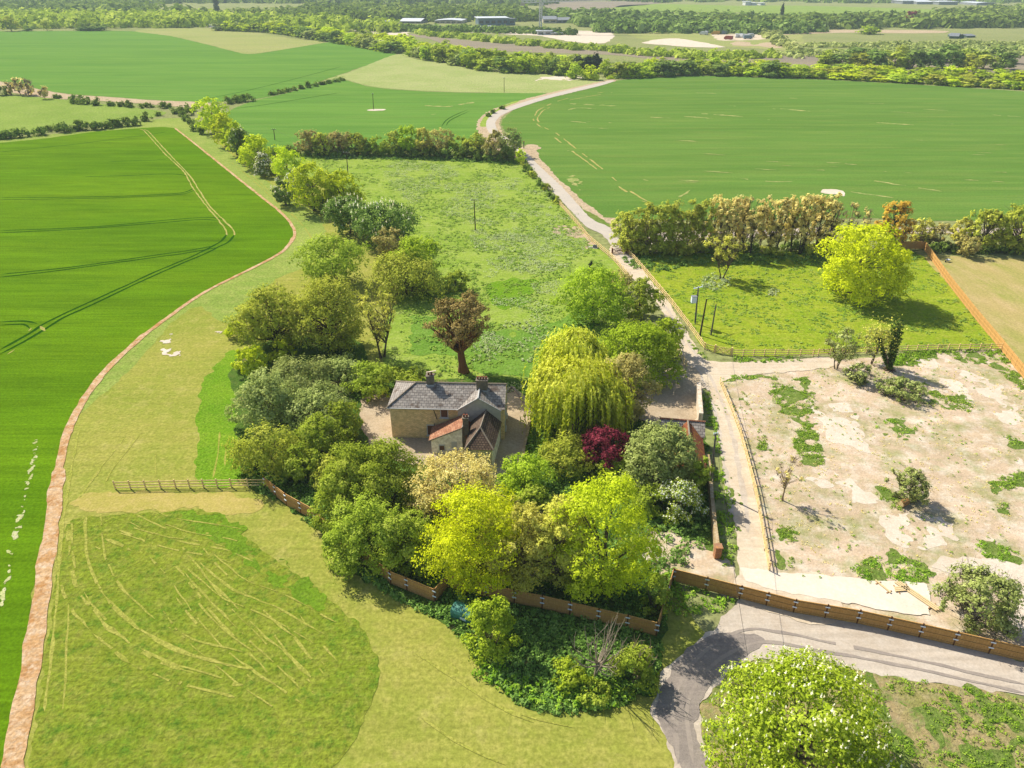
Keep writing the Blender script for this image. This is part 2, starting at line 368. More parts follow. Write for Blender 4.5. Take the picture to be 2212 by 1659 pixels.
# ================================================================== GROUND
GM = dict(
    base=gmat('far grassland', S(158, 162, 104), S(146, 154, 96), S(172, 166, 118), 60, 9, 1.2, .4, .3, .1),
    lawn=gmat('mown grass', S(168, 168, 78), S(152, 162, 66), S(188, 178, 98), 14, 1.6, .4, .5, .6, .08, contrast=.3, d=S(190, 182, 104), dsize=4, dlo=.55, dhi=.72, rows=[(.6, .7, 18, .1)]),
    verge=gmat('paddock grass', S(158, 174, 84), S(140, 164, 72), S(182, 184, 104), 20, 2.2, .4, .5, .5, .08, rows=[(.9, .7, 18, .1)]),
    rough=gmat('rough grass', S(132, 152, 46), S(150, 160, 56), S(170, 168, 82), 9, 1.3, .42, .5, 1.0, .22, contrast=.42, d=S(106, 140, 42), dsize=1.6, dlo=.5, dhi=.66, rows=[(.75, .45, 9, .12)]),
    lush=gmat('bright grass', S(126, 164, 40), S(110, 154, 34), S(148, 170, 62), 6, 1.2, .3, .4, .6, .1),
    crop=gmat('young cereal crop', S(96, 136, 16), S(110, 146, 20), S(86, 124, 16), 30, 3, .3, .5, .55, .09, stretch=(4, 1, -.06), contrast=.32, rows=[(-.06, .5, 14, .16), (-.06, 3.5, 60, .14), (.5, 9, 30, .08)]),
    crop_far=gmat('cereal crop', S(104, 148, 60), S(114, 156, 64), S(134, 166, 76), 26, 6, .5, .45, .5, .09, stretch=(7, 1, .02), contrast=.22, rows=[(.05, 1.6, 60, .07), (.05, 7, 120, .08)]),
    crop_right=gmat('cereal crop of the wide field', S(100, 138, 56), S(110, 146, 62), S(136, 156, 74), 34, 5, .45, .5, .5, .09, stretch=(8, 1, -.03), contrast=.25, rows=[(-.05, 1.2, 40, .07), (-.05, 7, 90, .08)]),
    pale=gmat('dry pasture', S(178, 186, 118), S(164, 178, 104), S(190, 184, 132), 26, 4, .8, .5, .4, .1),
    pale_hill=gmat('dry hill pasture', S(172, 176, 106), S(158, 168, 96), S(186, 172, 128), 40, 8, 1, .5, .3, .1, stretch=(5, 1, -.15)),
    pasture=gmat('light pasture', S(150, 172, 80), S(136, 162, 70), S(166, 176, 100), 30, 5, .7, .4, .4, .1),
    meadow=gmat('flowering meadow', S(160, 182, 74), S(144, 172, 62), S(182, 192, 112), 12, 1.8, .4, .5, .8, .16, contrast=.36, rows=[(.25, .7, 18, .1)]),
    meadow_deep=gmat('long meadow grass', S(126, 164, 62), S(112, 154, 54), S(150, 178, 90), 7, 1.4, .4, .5, 1.0, .2, contrast=.4),
    paddock=gmat('grazed paddock', S(160, 176, 48), S(142, 168, 40), S(182, 184, 80), 7, 1.5, .45, .55, .9, .16, contrast=.36, rows=[(.1, .7, 18, .1)]),
    soil=gmat('bare chalky soil', S(226, 200, 170), S(212, 188, 156), S(246, 234, 214), 14, 2.2, .3, .7, .8, .1, contrast=.16, d=S(152, 160, 88), dsize=5, dlo=.47, dhi=.72, rows=[(1.15, 1.2, 8, .1)]),
    chalk=gmat('crushed chalk', S(240, 224, 202), S(226, 208, 184), S(246, 236, 220), 5, 1.0, .2, .5, .6, .06, contrast=.14),
    weeds=gmat('weedy green', S(128, 150, 66), S(112, 140, 58), S(160, 164, 100), 4, .9, .25, .5, 1.0, .2, contrast=.45),
    concrete=gmat('old concrete', S(248, 236, 214), S(240, 226, 204), S(252, 244, 228), 4, .9, .2, .5, .3, .03, contrast=.1),
    track=gmat('dusty track', S(230, 212, 184), S(220, 200, 172), S(240, 226, 204), 5, 1.2, .2, .5, .5, .05, contrast=.14, rows=[(1.4, .5, 16, .09)]),
    lane=gmat('worn tarmac lane', S(206, 196, 182), S(214, 202, 186), S(222, 210, 190), 6, 1.5, .2, .4, .3, .03, contrast=.12),
    asphalt=gmat('dark tarmac', S(150, 140, 132), S(162, 150, 140), S(176, 164, 150), 4, 1.2, .12, .5, .4, .03, contrast=.2, rows=[(1.1, .35, 7, .1)]),
    gravel=gmat('compacted gravel', S(216, 202, 184), S(206, 190, 170), S(226, 214, 198), 5, 1.4, .2, .5, .4, .04, contrast=.14, rows=[(.3, .7, 22, .1), (-.9, .6, 9, .05)]),
    yard=gmat('dusty yard', S(206, 186, 156), S(192, 170, 140), S(218, 200, 174), 4, 1.0, .25, .5, .7, .06, contrast=.22),
    straw=gmat('dead straw strip', S(226, 190, 146), S(210, 164, 110), S(240, 218, 190), 4, .8, .3, .7, 1.0, .14, contrast=.3, d=S(196, 146, 92), dsize=2.2, dlo=.5, dhi=.62),
    mulch=gmat('shaded leaf litter', S(120, 100, 70), S(104, 104, 56), S(140, 118, 86), 3, .8, .25, .5, .9, .12, contrast=.4),
    bare=gmat('bare brown strip', S(206, 184, 150), S(196, 172, 140), S(214, 194, 164), 20, 5, .8, .5, .4, .1),
    tan=gmat('parched lawn', S(196, 176, 116), S(172, 170, 92), S(212, 186, 136), 9, 2.2, .4, .6, .5, .08, stretch=(1, 3, .3), contrast=.25),
    plough=gmat('ploughed ground', S(150, 138, 124), S(164, 150, 128), S(176, 166, 132), 40, 6, 1, .4, .5, .2, stretch=(4, 1, -.15)),
    rut=gmat('dark green wheel rut', S(44, 92, 14), S(38, 84, 14), S(52, 98, 20), 4, 1, .3, .4, .8, .1),  # tramline strips in a darker green than the crop
    rut_pale=gmat('worn pale rut', S(190, 178, 104), S(164, 164, 80), S(216, 198, 144), 4, 1, .3, .5, .5, .05),
    scrape=gmat('thin crop', S(140, 164, 82), S(176, 178, 104), S(208, 196, 142), 6, 1.5, .4, .5, .4, .05),
    road_wear=gmat('road wear', S(172, 160, 148), S(164, 152, 142), S(186, 172, 158), 4, 1.2, .2, .5, .3, .02, contrast=.12),
    pale_streak=gmat('pale chalky streak', S(206, 206, 150), S(188, 196, 120), S(228, 222, 190), 2, .6, .2, .6, .4, .05),
    rim=gmat('greener grass rim', S(124, 158, 42), S(112, 148, 40), S(140, 164, 56), 4, 1, .4, .5, 1, .2, contrast=.4),
    wear=gmat('worn mowing line', S(164, 168, 72), S(172, 172, 80), S(186, 178, 96), 4, 1, .25, .5, .5, .05),
)
ground = MB().face([(-7000, -300, 0), (7000, -300, 0), (7000, 9000, 0), (-7000, 9000, 0)]).build('ground', GM['base'])
tag(ground, 'wide flat grassland running out to the hazy woods', 'ground', None, 'structure')
# --- near base: mown grass round the house plot
sheet('mown_grass', [(-400, 1700), (-300, 900), (0, 560), (200, 330), (370, 270), (470, 300), (640, 335), (900, 500), (1000, 800), (1200, 1000), (1450, 1250), (1500, 1760)], GM['lawn'], 'yellowish mown grass between the crop field and the house plot', 'grass', cell=1.5, amp=.5, z=.01)
sheet('grass_verge', [(-250, 330), (0, 300), (200, 282), (310, 262), (370, 255), (420, 258), (470, 310), (640, 440), (700, 490), (690, 560), (600, 600), (560, 640), (490, 700), (430, 660), (380, 690), (200, 870), (-100, 1000), (-300, 700)], GM['verge'], 'pale grass margin round the curved end of the crop field', 'grass', cell=1.5, amp=.6, z=.02)
field_edge = [(378, 277), (420, 310), (470, 350), (520, 390), (570, 430), (602, 455), (626, 480), (635, 500), (633, 516), (616, 536), (580, 560), (520, 590), (440, 630), (360, 685), (300, 730), (240, 785), (200, 832), (168, 880), (142, 930), (127, 980), (112, 1060), (97, 1150), (78, 1250), (55, 1400), (30, 1540), (8, 1680)]
sheet('crop_field', [(-500, 330), (0, 309), (100, 299), (200, 285), (300, 277), (350, 274)] + field_edge + [(-500, 1700)], GM['crop'], 'deep green cereal field with curving tramlines, bounded by the straw strip', 'field', cell=1.0, amp=.25, z=.05, smooth=False)
ribbons('straw_path', [([(378, 277), (420, 310), (470, 350), (520, 390), (570, 430), (602, 455), (626, 480), (636, 500), (634, 516), (616, 538)], .7), ([(634, 512), (617, 538), (580, 562), (520, 592), (440, 633), (360, 688), (300, 733)], .8), ([(318, 718), (240, 789), (203, 833), (172, 880), (148, 930), (134, 980), (121, 1060)], 1.05), ([(128, 1010), (121, 1060), (110, 1150), (94, 1250), (72, 1400), (50, 1540), (20, 1700)], 1.6)],
        GM['straw'], 'tan dead-straw strip curving along the edge of the crop field', 'path', ds=.5, jit=.16, z=.08)
# --- tramlines of the left field
dark = [(r4([(1470, 862), (1440, 900), (1390, 932), (1250, 1003), (1000, 1108), (830, 1188), (600, 1292), (420, 1375), (280, 1445), (200, 1500), (0, 1612)]), .55),
        (r4([(1520, 865), (1480, 912), (1420, 942), (1320, 992), (1100, 1085), (850, 1198), (600, 1318), (420, 1398), (290, 1478), (150, 1560), (0, 1640)]), .55),
        (r4([(1400, 935), (1200, 970), (1000, 998), (700, 1042), (400, 1082), (0, 1122)]), .5), (r4([(1420, 945), (1200, 985), (1000, 1012), (600, 1067), (300, 1107), (0, 1140)]), .5),
        (r4([(1450, 768), (1400, 757), (1350, 752), (1200, 760), (1000, 777), (700, 806), (400, 824), (0, 838)]), .5), (r4([(1410, 772), (1300, 766), (1100, 782), (800, 806), (500, 829), (0, 852)]), .5),
        (r4([(1262, 560), (1200, 588), (1100, 600), (800, 614), (400, 622), (0, 625)]), .5), (r4([(1270, 572), (1200, 598), (1100, 609), (800, 623), (400, 632), (0, 636)]), .45),
        (r4([(1225, 485), (1150, 473), (1050, 470), (850, 480), (550, 487)]), .45), (r4([(1100, 372), (1000, 381), (700, 390)]), .4),
        (r4([(1080, 197), (920, 222), (700, 250), (500, 276), (300, 297), (0, 328)]), .5),
        (r4([(0, 1430), (150, 1424), (240, 1440)]), .5), (r4([(0, 1452), (150, 1446), (195, 1475)]), .5)]
ribbons('wheel_ruts', dark, GM['rut'], 'dark tramline pairs sweeping through the deep green crop', 'wheel tracks', ds=.8, z=.075, jit=.2)
ribbons('worn_ruts', [(r4([(905, 180), (930, 186), (1070, 340), (1190, 455), (1250, 560), (1340, 680), (1410, 762), (1460, 830), (1472, 868)]), .34), (r4([(935, 182), (960, 192), (1100, 345), (1220, 470), (1290, 575), (1360, 680), (1450, 770), (1510, 830), (1522, 868)]), .34),
        (r4([(205, 1470), (188, 1490)]), .7), (r4([(265, 1458), (292, 1490)]), .9), (r4([(50, 1640), (95, 1610)]), .5)], GM['rut_pale'], 'pale worn wheel lines down the crop field headland', 'wheel tracks', ds=.6, z=.085, jit=.5)
for i, p in enumerate([q4([(176, 40), (190, 40), (178, 110), (165, 190), (130, 330), (112, 420), (98, 420), (118, 330), (150, 170), (166, 90)]), q4([(84, 420), (112, 415), (104, 480), (74, 560), (60, 560), (70, 480)]), q4([(40, 590), (66, 590), (60, 680), (34, 760), (12, 860), (4, 850), (18, 740)])]):
    sheet('thin_crop_line', p, GM['pale_streak'], 'broken white chalky line in the crop beside the straw strip', 'soil', cell=.1, amp=.3, ns=.5, z=.085, holes=-.05, hs=.5, seed=70 + i)
# --- fields beyond
sheet('hill_field', [(-400, 70), (0, 68), (180, 67), (293, 68), (367, 78), (450, 97), (500, 110), (540, 117), (583, 112), (667, 98), (737, 90), (800, 103), (855, 117), (737, 160), (690, 177), (600, 203), (553, 214), (447, 221), (333, 216), (150, 203), (100, 195), (0, 175), (-400, 150)], GM['crop_far'], 'big green cereal field on the rise beyond the hedges', 'field', cell=4, amp=1, ns=6, z=.05)
sheet('pale_pasture_hill', [(293, 68), (330, 62), (450, 62), (550, 71), (640, 85), (700, 91), (667, 98), (583, 112), (540, 117), (500, 110), (450, 97), (367, 78)], GM['pale_hill'], 'dry straw-coloured pasture dipping behind the hill field', 'field', cell=4, amp=1, ns=6, z=.08)
sheet('bare_strip', [(-300, 150), (0, 177), (60, 189), (100, 196), (150, 204), (250, 211), (333, 217), (447, 222), (432, 234), (333, 226), (200, 217), (120, 213), (60, 206), (0, 193), (-300, 165)], GM['bare'], 'bare tan strip of soil below the hill field', 'soil', cell=2, amp=.8, ns=4, z=.09)
sheet('light_pasture', [(-300, 215), (0, 206), (60, 209), (120, 214), (250, 228), (335, 238), (360, 243), (330, 254), (240, 263), (150, 272), (60, 286), (-300, 330)], GM['pasture'], 'light green pasture between the two hedges', 'field', cell=2, amp=.6, ns=4, z=.05)
sheet('middle_field', [(470, 265), (500, 237), (553, 217), (620, 201), (690, 179), (737, 172), (804, 188), (904, 197), (1004, 200.5), (1177, 202), (1120, 219), (1065, 239), (1045, 250), (1033, 265), (1034, 285), (1044, 306), (1000, 322), (640, 322), (560, 330), (500, 300)], GM['crop_far'], 'green cereal field behind the hedgerow with a lone pole in it', 'field', cell=2, amp=.5, ns=4, z=.05)
sheet('pale_meadow', [(737, 170), (700, 174), (750, 158), (855, 118), (900, 121), (960, 136), (1030, 150), (1100, 158), (1180, 160), (1250, 160), (1310, 176), (1240, 194), (1177, 201), (1004, 199.5), (904, 196), (804, 187)], GM['pale'], 'pale dry meadow in front of the tree belt', 'field', cell=2.5, amp=.8, ns=5, z=.06)
sheet('chalk_spoil', rm([(1245, 520), (1300, 500), (1400, 495), (1500, 488), (1580, 488), (1560, 508), (1500, 520), (1420, 525), (1330, 515), (1260, 526)]), GM['chalk'], 'white chalk spoil patch at the end of the pale meadow', 'soil', cell=1, amp=1.5, ns=5, z=.09, holes=.35, hs=5)
sheet('wide_field', [(1318, 176), (1474, 164), (1674, 168), (1907, 179), (2212, 198), (2500, 222), (2700, 520), (2212, 482), (2000, 476), (1800, 471), (1500, 476), (1330, 474), (1310, 474), (1290, 462), (1265, 442), (1220, 402), (1172, 352), (1148, 322), (1108, 300), (1086, 275), (1088, 256), (1112, 237), (1155, 219), (1240, 199)], GM['crop_right'], 'wide green cereal field stretching behind the poplar row', 'field', cell=2, amp=.7, ns=4, z=.05)
ribbons('headland_ruts', [(rm([(1750, 590), (1460, 640), (1300, 702), (1258, 742), (1248, 780), (1290, 823)]) + r5([(1870, 168), (1990, 268), (2100, 350), (2212, 433)]) + r6([(700, 88), (820, 172), (935, 205)]), .55), (rm([(1760, 600), (1480, 650), (1330, 706), (1285, 745), (1273, 780), (1310, 823)]) + r5([(1950, 200), (2080, 300), (2212, 402)]) + r6([(700, 60), (800, 130), (910, 192)]), .55)], GM['rut_pale'], 'pair of pale wheel lines curving through the wide field', 'wheel tracks', ds=1.5, z=.085, jit=.5, gap=.86)
ribbons('far_ruts', [(rm([(650, 820), (680, 780), (740, 745), (820, 712)]), .5), (rm([(680, 815), (700, 785), (760, 752), (830, 722)]), .5), (r1([(1490, 710), (1700, 682), (2212, 600)]), .6), (r1([(1270, 655), (1600, 588), (1900, 515), (2212, 432)]), .6)], GM['rut'], 'dark tramlines across the middle and hill fields', 'wheel tracks', ds=3, z=.085, jit=.2)
rs_ = random.Random(5); STREAKS = [(rs_.uniform(1180, 2150), rs_.uniform(212, 400), rs_.uniform(14, 70), rs_.uniform(.5, 1.1)) for _ in range(46)]; STREAKS = [s_ for s_ in STREAKS if s_[0] > 1120 + (s_[1] - 200) * 1.5]
ribbons('thin_crop_streaks', [(rm([(1480, 672), (1560, 676), (1720, 684), (1900, 695)]), 1.6), (rm([(1470, 715), (1530, 700), (1650, 705)]), 1.2), (rm([(1490, 788), (1540, 791), (1600, 800)]), 1.2), (rm([(1070, 788), (1105, 786)]), 1.6), (rr([(580, 705), (700, 712), (830, 722)]), 2.2), (rr([(80, 602), (220, 606)]), 1.2), (rr([(295, 686), (370, 690)]), 1.4), (rr([(690, 636), (770, 638)]), 1.4), (rr([(0, 755), (200, 768)]), 1.3), (rr([(100, 736), (300, 750), (440, 762)]), 1.6), (rr([(2000, 745), (2212, 760)]), 1.2), (rr([(180, 512), (225, 514)]), 1.4), (rr([(1250, 795), (1500, 812)]), 1.6),
        (rm([(540, 685), (700, 690), (855, 662)]), 2.0), (rm([(580, 743), (615, 741)]), 2.2), (r6([(870, 15), (910, 25)]), 1.5), (r6([(1610, 2), (1740, 18), (1900, 35), (2050, 30)]), .9), (r6([(1100, 150), (1150, 158), (1200, 130), (1240, 100)]), .8), (r7r([(940, 12), (1100, 38), (1300, 70), (1440, 92), (1560, 110)]), 1.0), (r7r([(790, 105), (920, 125), (1180, 160)]), .8), (r7r([(1290, 258), (1370, 256)]), 1.0), (r5([(2050, 128), (2130, 133)]), 1.2), (r5([(2010, 322), (2050, 320)]), .9)] + [([(x_, y_), (x_ + l_ * .5, y_ + l_ * .02), (x_ + l_, y_ + l_ * .05)], w_) for x_, y_, l_, w_ in STREAKS],
        GM['scrape'], 'thin pale streaks where the wide crop failed', 'soil', ds=1.0, jit=.9, z=.08, gap=.7, gs=5)
sheet('field_scrape', r7r([(612, 88), (680, 92), (780, 108), (790, 150), (740, 135), (640, 130), (606, 118)]), GM['chalk'], 'white bare patch in the crop above the poplars', 'soil', cell=.6, amp=.6, ns=3, z=.085)
sheet('pole_scrape', rm([(165, 715), (215, 708), (285, 708), (270, 716), (200, 720)]), GM['chalk'], 'pale bare ground round the field pole', 'soil', cell=.8, amp=.5, ns=3, z=.085)
sheet('crop_gap_patch', crop(1950, 500, .24108)([(1190, 830), (1260, 790), (1340, 840), (1420, 920), (1370, 950), (1390, 1040), (1320, 1010), (1250, 930), (1190, 900)]), GM['scrape'], 'sparse chalky gap in the crop beside the lane verge', 'soil', cell=.4, amp=.9, ns=1.6, z=.085, holes=.2, hs=1.6)
# --- lane, verges
crL = crop(1950, 500, .24108)
lane_l = [(1318, 174), (1290, 181), (1240, 192), (1180, 207), (1118, 225), (1075, 241), (1057, 254), (1050, 268), (1056, 286), (1080, 310), (1110, 330)] + crL([(440, 470), (555, 610), (680, 800), (860, 990), (1060, 1190), (1280, 1420), (1480, 1630)]) + [(1300, 507), (1322, 532), (1352, 570)]
lane_r = [(1372, 562), (1345, 528), (1330, 512)] + r6([(600, 395), (500, 350), (440, 312), (330, 190), (170, 10)]) + crL([(1060, 960), (860, 770), (660, 580), (560, 470), (460, 395)]) + [(1105, 306), (1078, 285), (1070, 268), (1076, 256), (1090, 246), (1125, 232), (1185, 213), (1245, 198), (1295, 186), (1326, 176)]
sheet('chalk_verge', [(1318, 172), (1240, 189), (1170, 205), (1100, 224), (1064, 237), (1044, 248), (1031, 264), (1033, 285), (1046, 306), (1080, 330), (1120, 345), (1135, 345)] + crL([(700, 700), (1000, 1000), (1300, 1300)]) + [(1290, 470), (1330, 500), (1330, 472), (1305, 470), (1290, 458), (1268, 441), (1222, 400), (1172, 349), (1160, 327), (1166, 320), (1158, 313), (1140, 312), (1128, 318), (1098, 302), (1080, 275), (1083, 256), (1104, 240), (1150, 221), (1238, 200), (1322, 178)], GM['bare'], 'chalky verge worn wide along the lane', 'verge', cell=.6, amp=.6, ns=2, z=.09)
sheet('verge_grass_strip', crL([(1260, 1180), (1330, 1250), (1450, 1360), (1620, 1430), (1850, 1590), (1900, 1640), (1760, 1640), (1640, 1570), (1500, 1440), (1340, 1290)]), GM['weeds'], 'green strip of grass between the lane and its chalk verge', 'grass', cell=.35, amp=.4, ns=1.2, z=.105)
sheet('lane_bend_grass', rm([(945, 745), (905, 790), (905, 823), (940, 823), (945, 790), (975, 750), (1050, 700), (1160, 655), (1110, 660), (1020, 705)]), GM['meadow'], 'grass strip on the outside of the lane bend', 'grass', cell=.6, amp=.5, ns=2, z=.1)
sheet('lane', lane_l + lane_r, GM['lane'], 'pale grey tarmac lane bending away to the tree belt', 'lane', cell=.5, amp=.15, z=.12)
sheet('back_lane', [(1300, 505), (1330, 512), (1345, 520), (1420, 505), (1600, 498), (1800, 492), (2000, 492), (2212, 494), (2500, 500), (2500, 520), (2212, 510), (2000, 505), (1800, 506), (1600, 514), (1420, 526), (1370, 545), (1340, 545)], GM['gravel'], 'pale chalk lane passing behind the poplar row', 'lane', cell=.7, amp=.3, z=.11)
# --- meadow, paddocks
sheet('meadow', [(590, 350), (640, 335), (900, 342), (1120, 348), (1140, 362), (1200, 432), (1265, 505), (1310, 550), (1350, 600), (1330, 720), (1230, 860), (1090, 870), (860, 860), (830, 720), (860, 600), (800, 480), (700, 400)], GM['meadow'], 'long bright meadow behind the house dotted with cow parsley', 'meadow', cell=1, amp=.4, z=.04)
sheet('lush_meadow_patch', r5([(1520, 1190), (1640, 1160), (1820, 1150), (1830, 1210), (1720, 1330), (1560, 1350), (1520, 1280)]), GM['lush'], 'patch of brighter green grass in the meadow', 'grass', cell=.5, amp=1.2, ns=3, z=.055)
sheet('deep_meadow_patch', [(1030, 690), (1120, 720), (1200, 690), (1260, 660), (1280, 720), (1190, 800), (1080, 810), (1010, 790), (960, 770), (900, 760), (880, 690), (950, 680)], GM['meadow_deep'], 'deeper green long grass behind the house', 'grass', cell=.5, amp=1.6, ns=3, z=.06)
sheet('chalky_patch', r6([(160, 390), (330, 385), (420, 440), (480, 500), (500, 560), (440, 560), (400, 500), (280, 460), (200, 455)]), GM['bare'], 'bare chalky patch beside the lane fence in the meadow', 'soil', cell=.4, amp=.9, ns=2, z=.06, holes=.5, hs=2)
sheet('paddock', [(1365, 555), (1500, 548), (1900, 540), (1990, 552), (2055, 625), (2110, 693), (2158, 752), (2000, 755), (1760, 765), (1650, 770), (1580, 768), (1522, 752), (1490, 710), (1440, 640)], GM['paddock'], 'sunlit green paddock with two trees beyond the track', 'paddock', cell=.8, amp=.3, z=.045)
sheet('parched_lawn', [(1996, 552), (2050, 553), (2212, 560), (2420, 575), (2560, 900), (2300, 920), (2212, 815), (2160, 752), (2110, 690), (2055, 622)], GM['tan'], 'parched tan lawn behind the orange fence', 'lawn', cell=.8, amp=.2, z=.05)
# --- track, soil site, pads
sheet('bare_soil_site', [(1558, 824), (1615, 812), (1700, 803), (1760, 796), (1800, 780), (1900, 772), (2000, 764), (2150, 756), (2212, 820), (2300, 925), (2600, 1250), (2212, 1410), (2024, 1356), (1850, 1330), (1640, 1280), (1660, 1225), (1648, 1130), (1628, 1030), (1600, 925), (1572, 850)], GM['soil'], 'bare chalky building plot with scattered weeds', 'soil', cell=.7, amp=.3, z=.05)
WP = [q3([(480, 390), (560, 310), (720, 320), (740, 400), (800, 470), (810, 640), (800, 700), (850, 880), (720, 870), (640, 720), (700, 620), (560, 540), (500, 440)]),
      q3([(1060, 560), (1200, 600), (1400, 570), (1480, 590), (1400, 700), (1250, 690), (1130, 610)]),
      q3([(1380, 430), (1500, 340), (1640, 440), (1760, 420), (1830, 480), (1800, 540), (1600, 500), (1500, 480)]),
      q3([(1150, 1015), (1250, 1020), (1340, 1110), (1370, 1190), (1300, 1180), (1200, 1090)]),
      q3([(1010, 1560), (1120, 1500), (1300, 1460), (1480, 1500), (1580, 1590), (1500, 1659), (1150, 1650)]),
      q3([(500, 1440), (640, 1480), (650, 1570), (580, 1600), (510, 1580)]),
      q3([(400, 650), (460, 670), (480, 800), (430, 790)]), q3([(540, 1280), (640, 1260), (660, 1370), (600, 1400)]),
      q3([(1280, 200), (1400, 150), (1600, 130), (1560, 190), (1420, 240), (1330, 230)]),
      q3([(1640, 150), (1900, 160), (2020, 200), (2157, 330), (2157, 400), (2060, 340), (2000, 270), (1880, 220), (1700, 190)]),
      q3([(1880, 1000), (2000, 960), (2157, 930), (2157, 1010), (2050, 1050), (1960, 1040)]), q3([(1960, 1120), (2060, 1130), (2040, 1190), (1980, 1180)]),
      q3([(2010, 690), (2100, 700), (2157, 760), (2080, 760)]), q3([(1780, 1390), (1960, 1380), (2100, 1440), (2157, 1500), (2080, 1540), (1900, 1480)]),
      q3([(160, 320), (250, 300), (480, 290), (560, 310), (330, 330)]), q3([(310, 400), (350, 420), (360, 500), (330, 480)])]
for i, p in enumerate(WP):
    sheet('weed_patch', p, GM['weeds'], 'ragged green weed patch on the bare soil plot', 'weeds', cell=.3, amp=1.0, ns=1.8, z=.07, holes=.05, hs=1.3, seed=i * 7 + 3)
for i, p in enumerate([q3([(740, 960), (900, 930), (1150, 1060), (1250, 1200), (1100, 1180), (900, 1080)]), q3([(1400, 260), (1600, 170), (1700, 240), (1950, 330), (2157, 560), (2157, 640), (1900, 520), (1650, 400)]), q3([(780, 470), (1000, 490), (1100, 640), (1150, 800), (950, 760), (820, 620)]), q3([(1250, 1240), (1500, 1180), (1700, 1260), (1600, 1420), (1350, 1400)]), q3([(2080, 780), (2157, 780), (2157, 900), (2100, 880)])]):
    sheet('chalk_patch', p, GM['chalk'], 'whitish chalk showing through the bare soil plot', 'soil', cell=.35, amp=1.2, ns=2, z=.062, holes=.05, hs=2.2, seed=80 + i)
sheet('farm_track', [(1322, 530), (1345, 545), (1372, 562), (1400, 600), (1442, 650), (1464, 685), (1484, 718), (1505, 752), (1520, 777), (1580, 784), (1700, 778), (1795, 772), (1800, 792), (1747, 800), (1615, 812), (1556, 826), (1574, 850), (1598, 925), (1622, 1015), (1645, 1134), (1662, 1226), (1690, 1240), (1800, 1248), (1800, 1350), (1596, 1300), (1594, 1240), (1588, 1152), (1564, 1015), (1549, 911), (1531, 840), (1516, 838), (1508, 908), (1400, 915), (1380, 860), (1440, 800), (1472, 780), (1462, 750), (1445, 700), (1418, 655), (1380, 615), (1340, 575), (1318, 545)], GM['track'], 'dusty pale farm track running between the fences', 'track', cell=.4, amp=.25, ns=1.2, z=.10)
sheet('dusty_yard', [(1380, 870), (1400, 830), (1440, 800), (1475, 785), (1510, 805), (1505, 850), (1506, 912), (1440, 915), (1380, 910)], GM['yard'], 'dusty yard shaded by the trees beside the track', 'yard', cell=.4, amp=.8, ns=2, z=.115)
sheet('concrete_pad', q7([(560, 205), (800, 235), (920, 237), (1150, 255), (1280, 272), (1500, 285), (1650, 292), (1662, 400), (1665, 480), (1500, 470), (1240, 420), (880, 355), (600, 280)]), GM['concrete'], 'cracked pale concrete slab behind the boarded fence', 'concrete', cell=.3, amp=.2, ns=.8, z=.12)
sheet('chalk_heap_ground', q7([(1690, 195), (1760, 140), (1900, 150), (2100, 162), (2300, 200), (2700, 300), (2700, 640), (2212, 600), (2150, 540), (2160, 420), (2000, 280), (1900, 250), (1750, 230)]), GM['chalk'], 'white crushed chalk ground round the grey-green bush', 'ground', cell=.4, amp=.6, ns=1.5, z=.075)
sheet('gravel_road', [(1538, 1364), (1565, 1330), (1597, 1296), (1650, 1307), (1713, 1324), (1850, 1346), (1984, 1376), (2212, 1430), (2500, 1500), (2500, 1610), (2300, 1530), (2212, 1508), (2110, 1490), (2021, 1476), (1873, 1450), (1780, 1438), (1690, 1430), (1627, 1424), (1582, 1442), (1545, 1476), (1519, 1517), (1506, 1561), (1511, 1598), (1534, 1659), (1570, 1760), (1480, 1760), (1455, 1659), (1432, 1598), (1408, 1541), (1419, 1487), (1446, 1433)], GM['gravel'], 'compacted pale gravel road along the brown boarded fence', 'road', cell=.4, amp=.35, ns=1.2, z=.06)
sheet('tarmac_bend', [(1540, 1372), (1575, 1366), (1630, 1372), (1655, 1384), (1640, 1404), (1600, 1420), (1572, 1445), (1540, 1476), (1516, 1515), (1502, 1561), (1508, 1600), (1530, 1659), (1560, 1760), (1490, 1760), (1468, 1659), (1442, 1598), (1418, 1541), (1427, 1490), (1452, 1440), (1500, 1395)], GM['asphalt'], 'dark tarmac bend curving round the chestnut tree', 'road', cell=.35, amp=.25, ns=1, z=.085)
sheet('dry_verge', [(1582, 1442), (1627, 1424), (1690, 1430), (1780, 1438), (1873, 1450), (2021, 1476), (2212, 1508), (2500, 1610), (2500, 1900), (1570, 1900), (1534, 1659), (1511, 1598), (1507, 1561), (1519, 1517), (1545, 1476)], gmat('dry weedy verge', S(188, 166, 120), S(160, 156, 92), S(200, 182, 146), 3, .9, .25, .5, 1.0, .15, contrast=.35, d=S(106, 142, 52), dsize=4, dlo=.5, dhi=.6), 'dry verge of tan and green weeds under the chestnut', 'verge', cell=.4, amp=.4, ns=1.2, z=.055)
for i, p in enumerate([q7([(1560, 980), (1700, 1000), (1740, 1100), (1800, 1363), (1680, 1200), (1600, 1080)]), q7([(1780, 900), (2000, 930), (2212, 1000), (2212, 1363), (1850, 1363), (1820, 1150)]), q7([(1280, 930), (1400, 1000), (1420, 1100), (1330, 1050)]), q7([(1130, 800), (1350, 830), (1400, 870), (1200, 860)]), q7([(1440, 1150), (1560, 1180), (1640, 1363), (1500, 1363)])]):
    sheet('verge_weed_patch', p, GM['weeds'], 'green weeds growing over the dry verge by the gravel road', 'weeds', cell=.3, amp=1.1, ns=1.6, z=.075, holes=.15, hs=1.3, seed=40 + i)
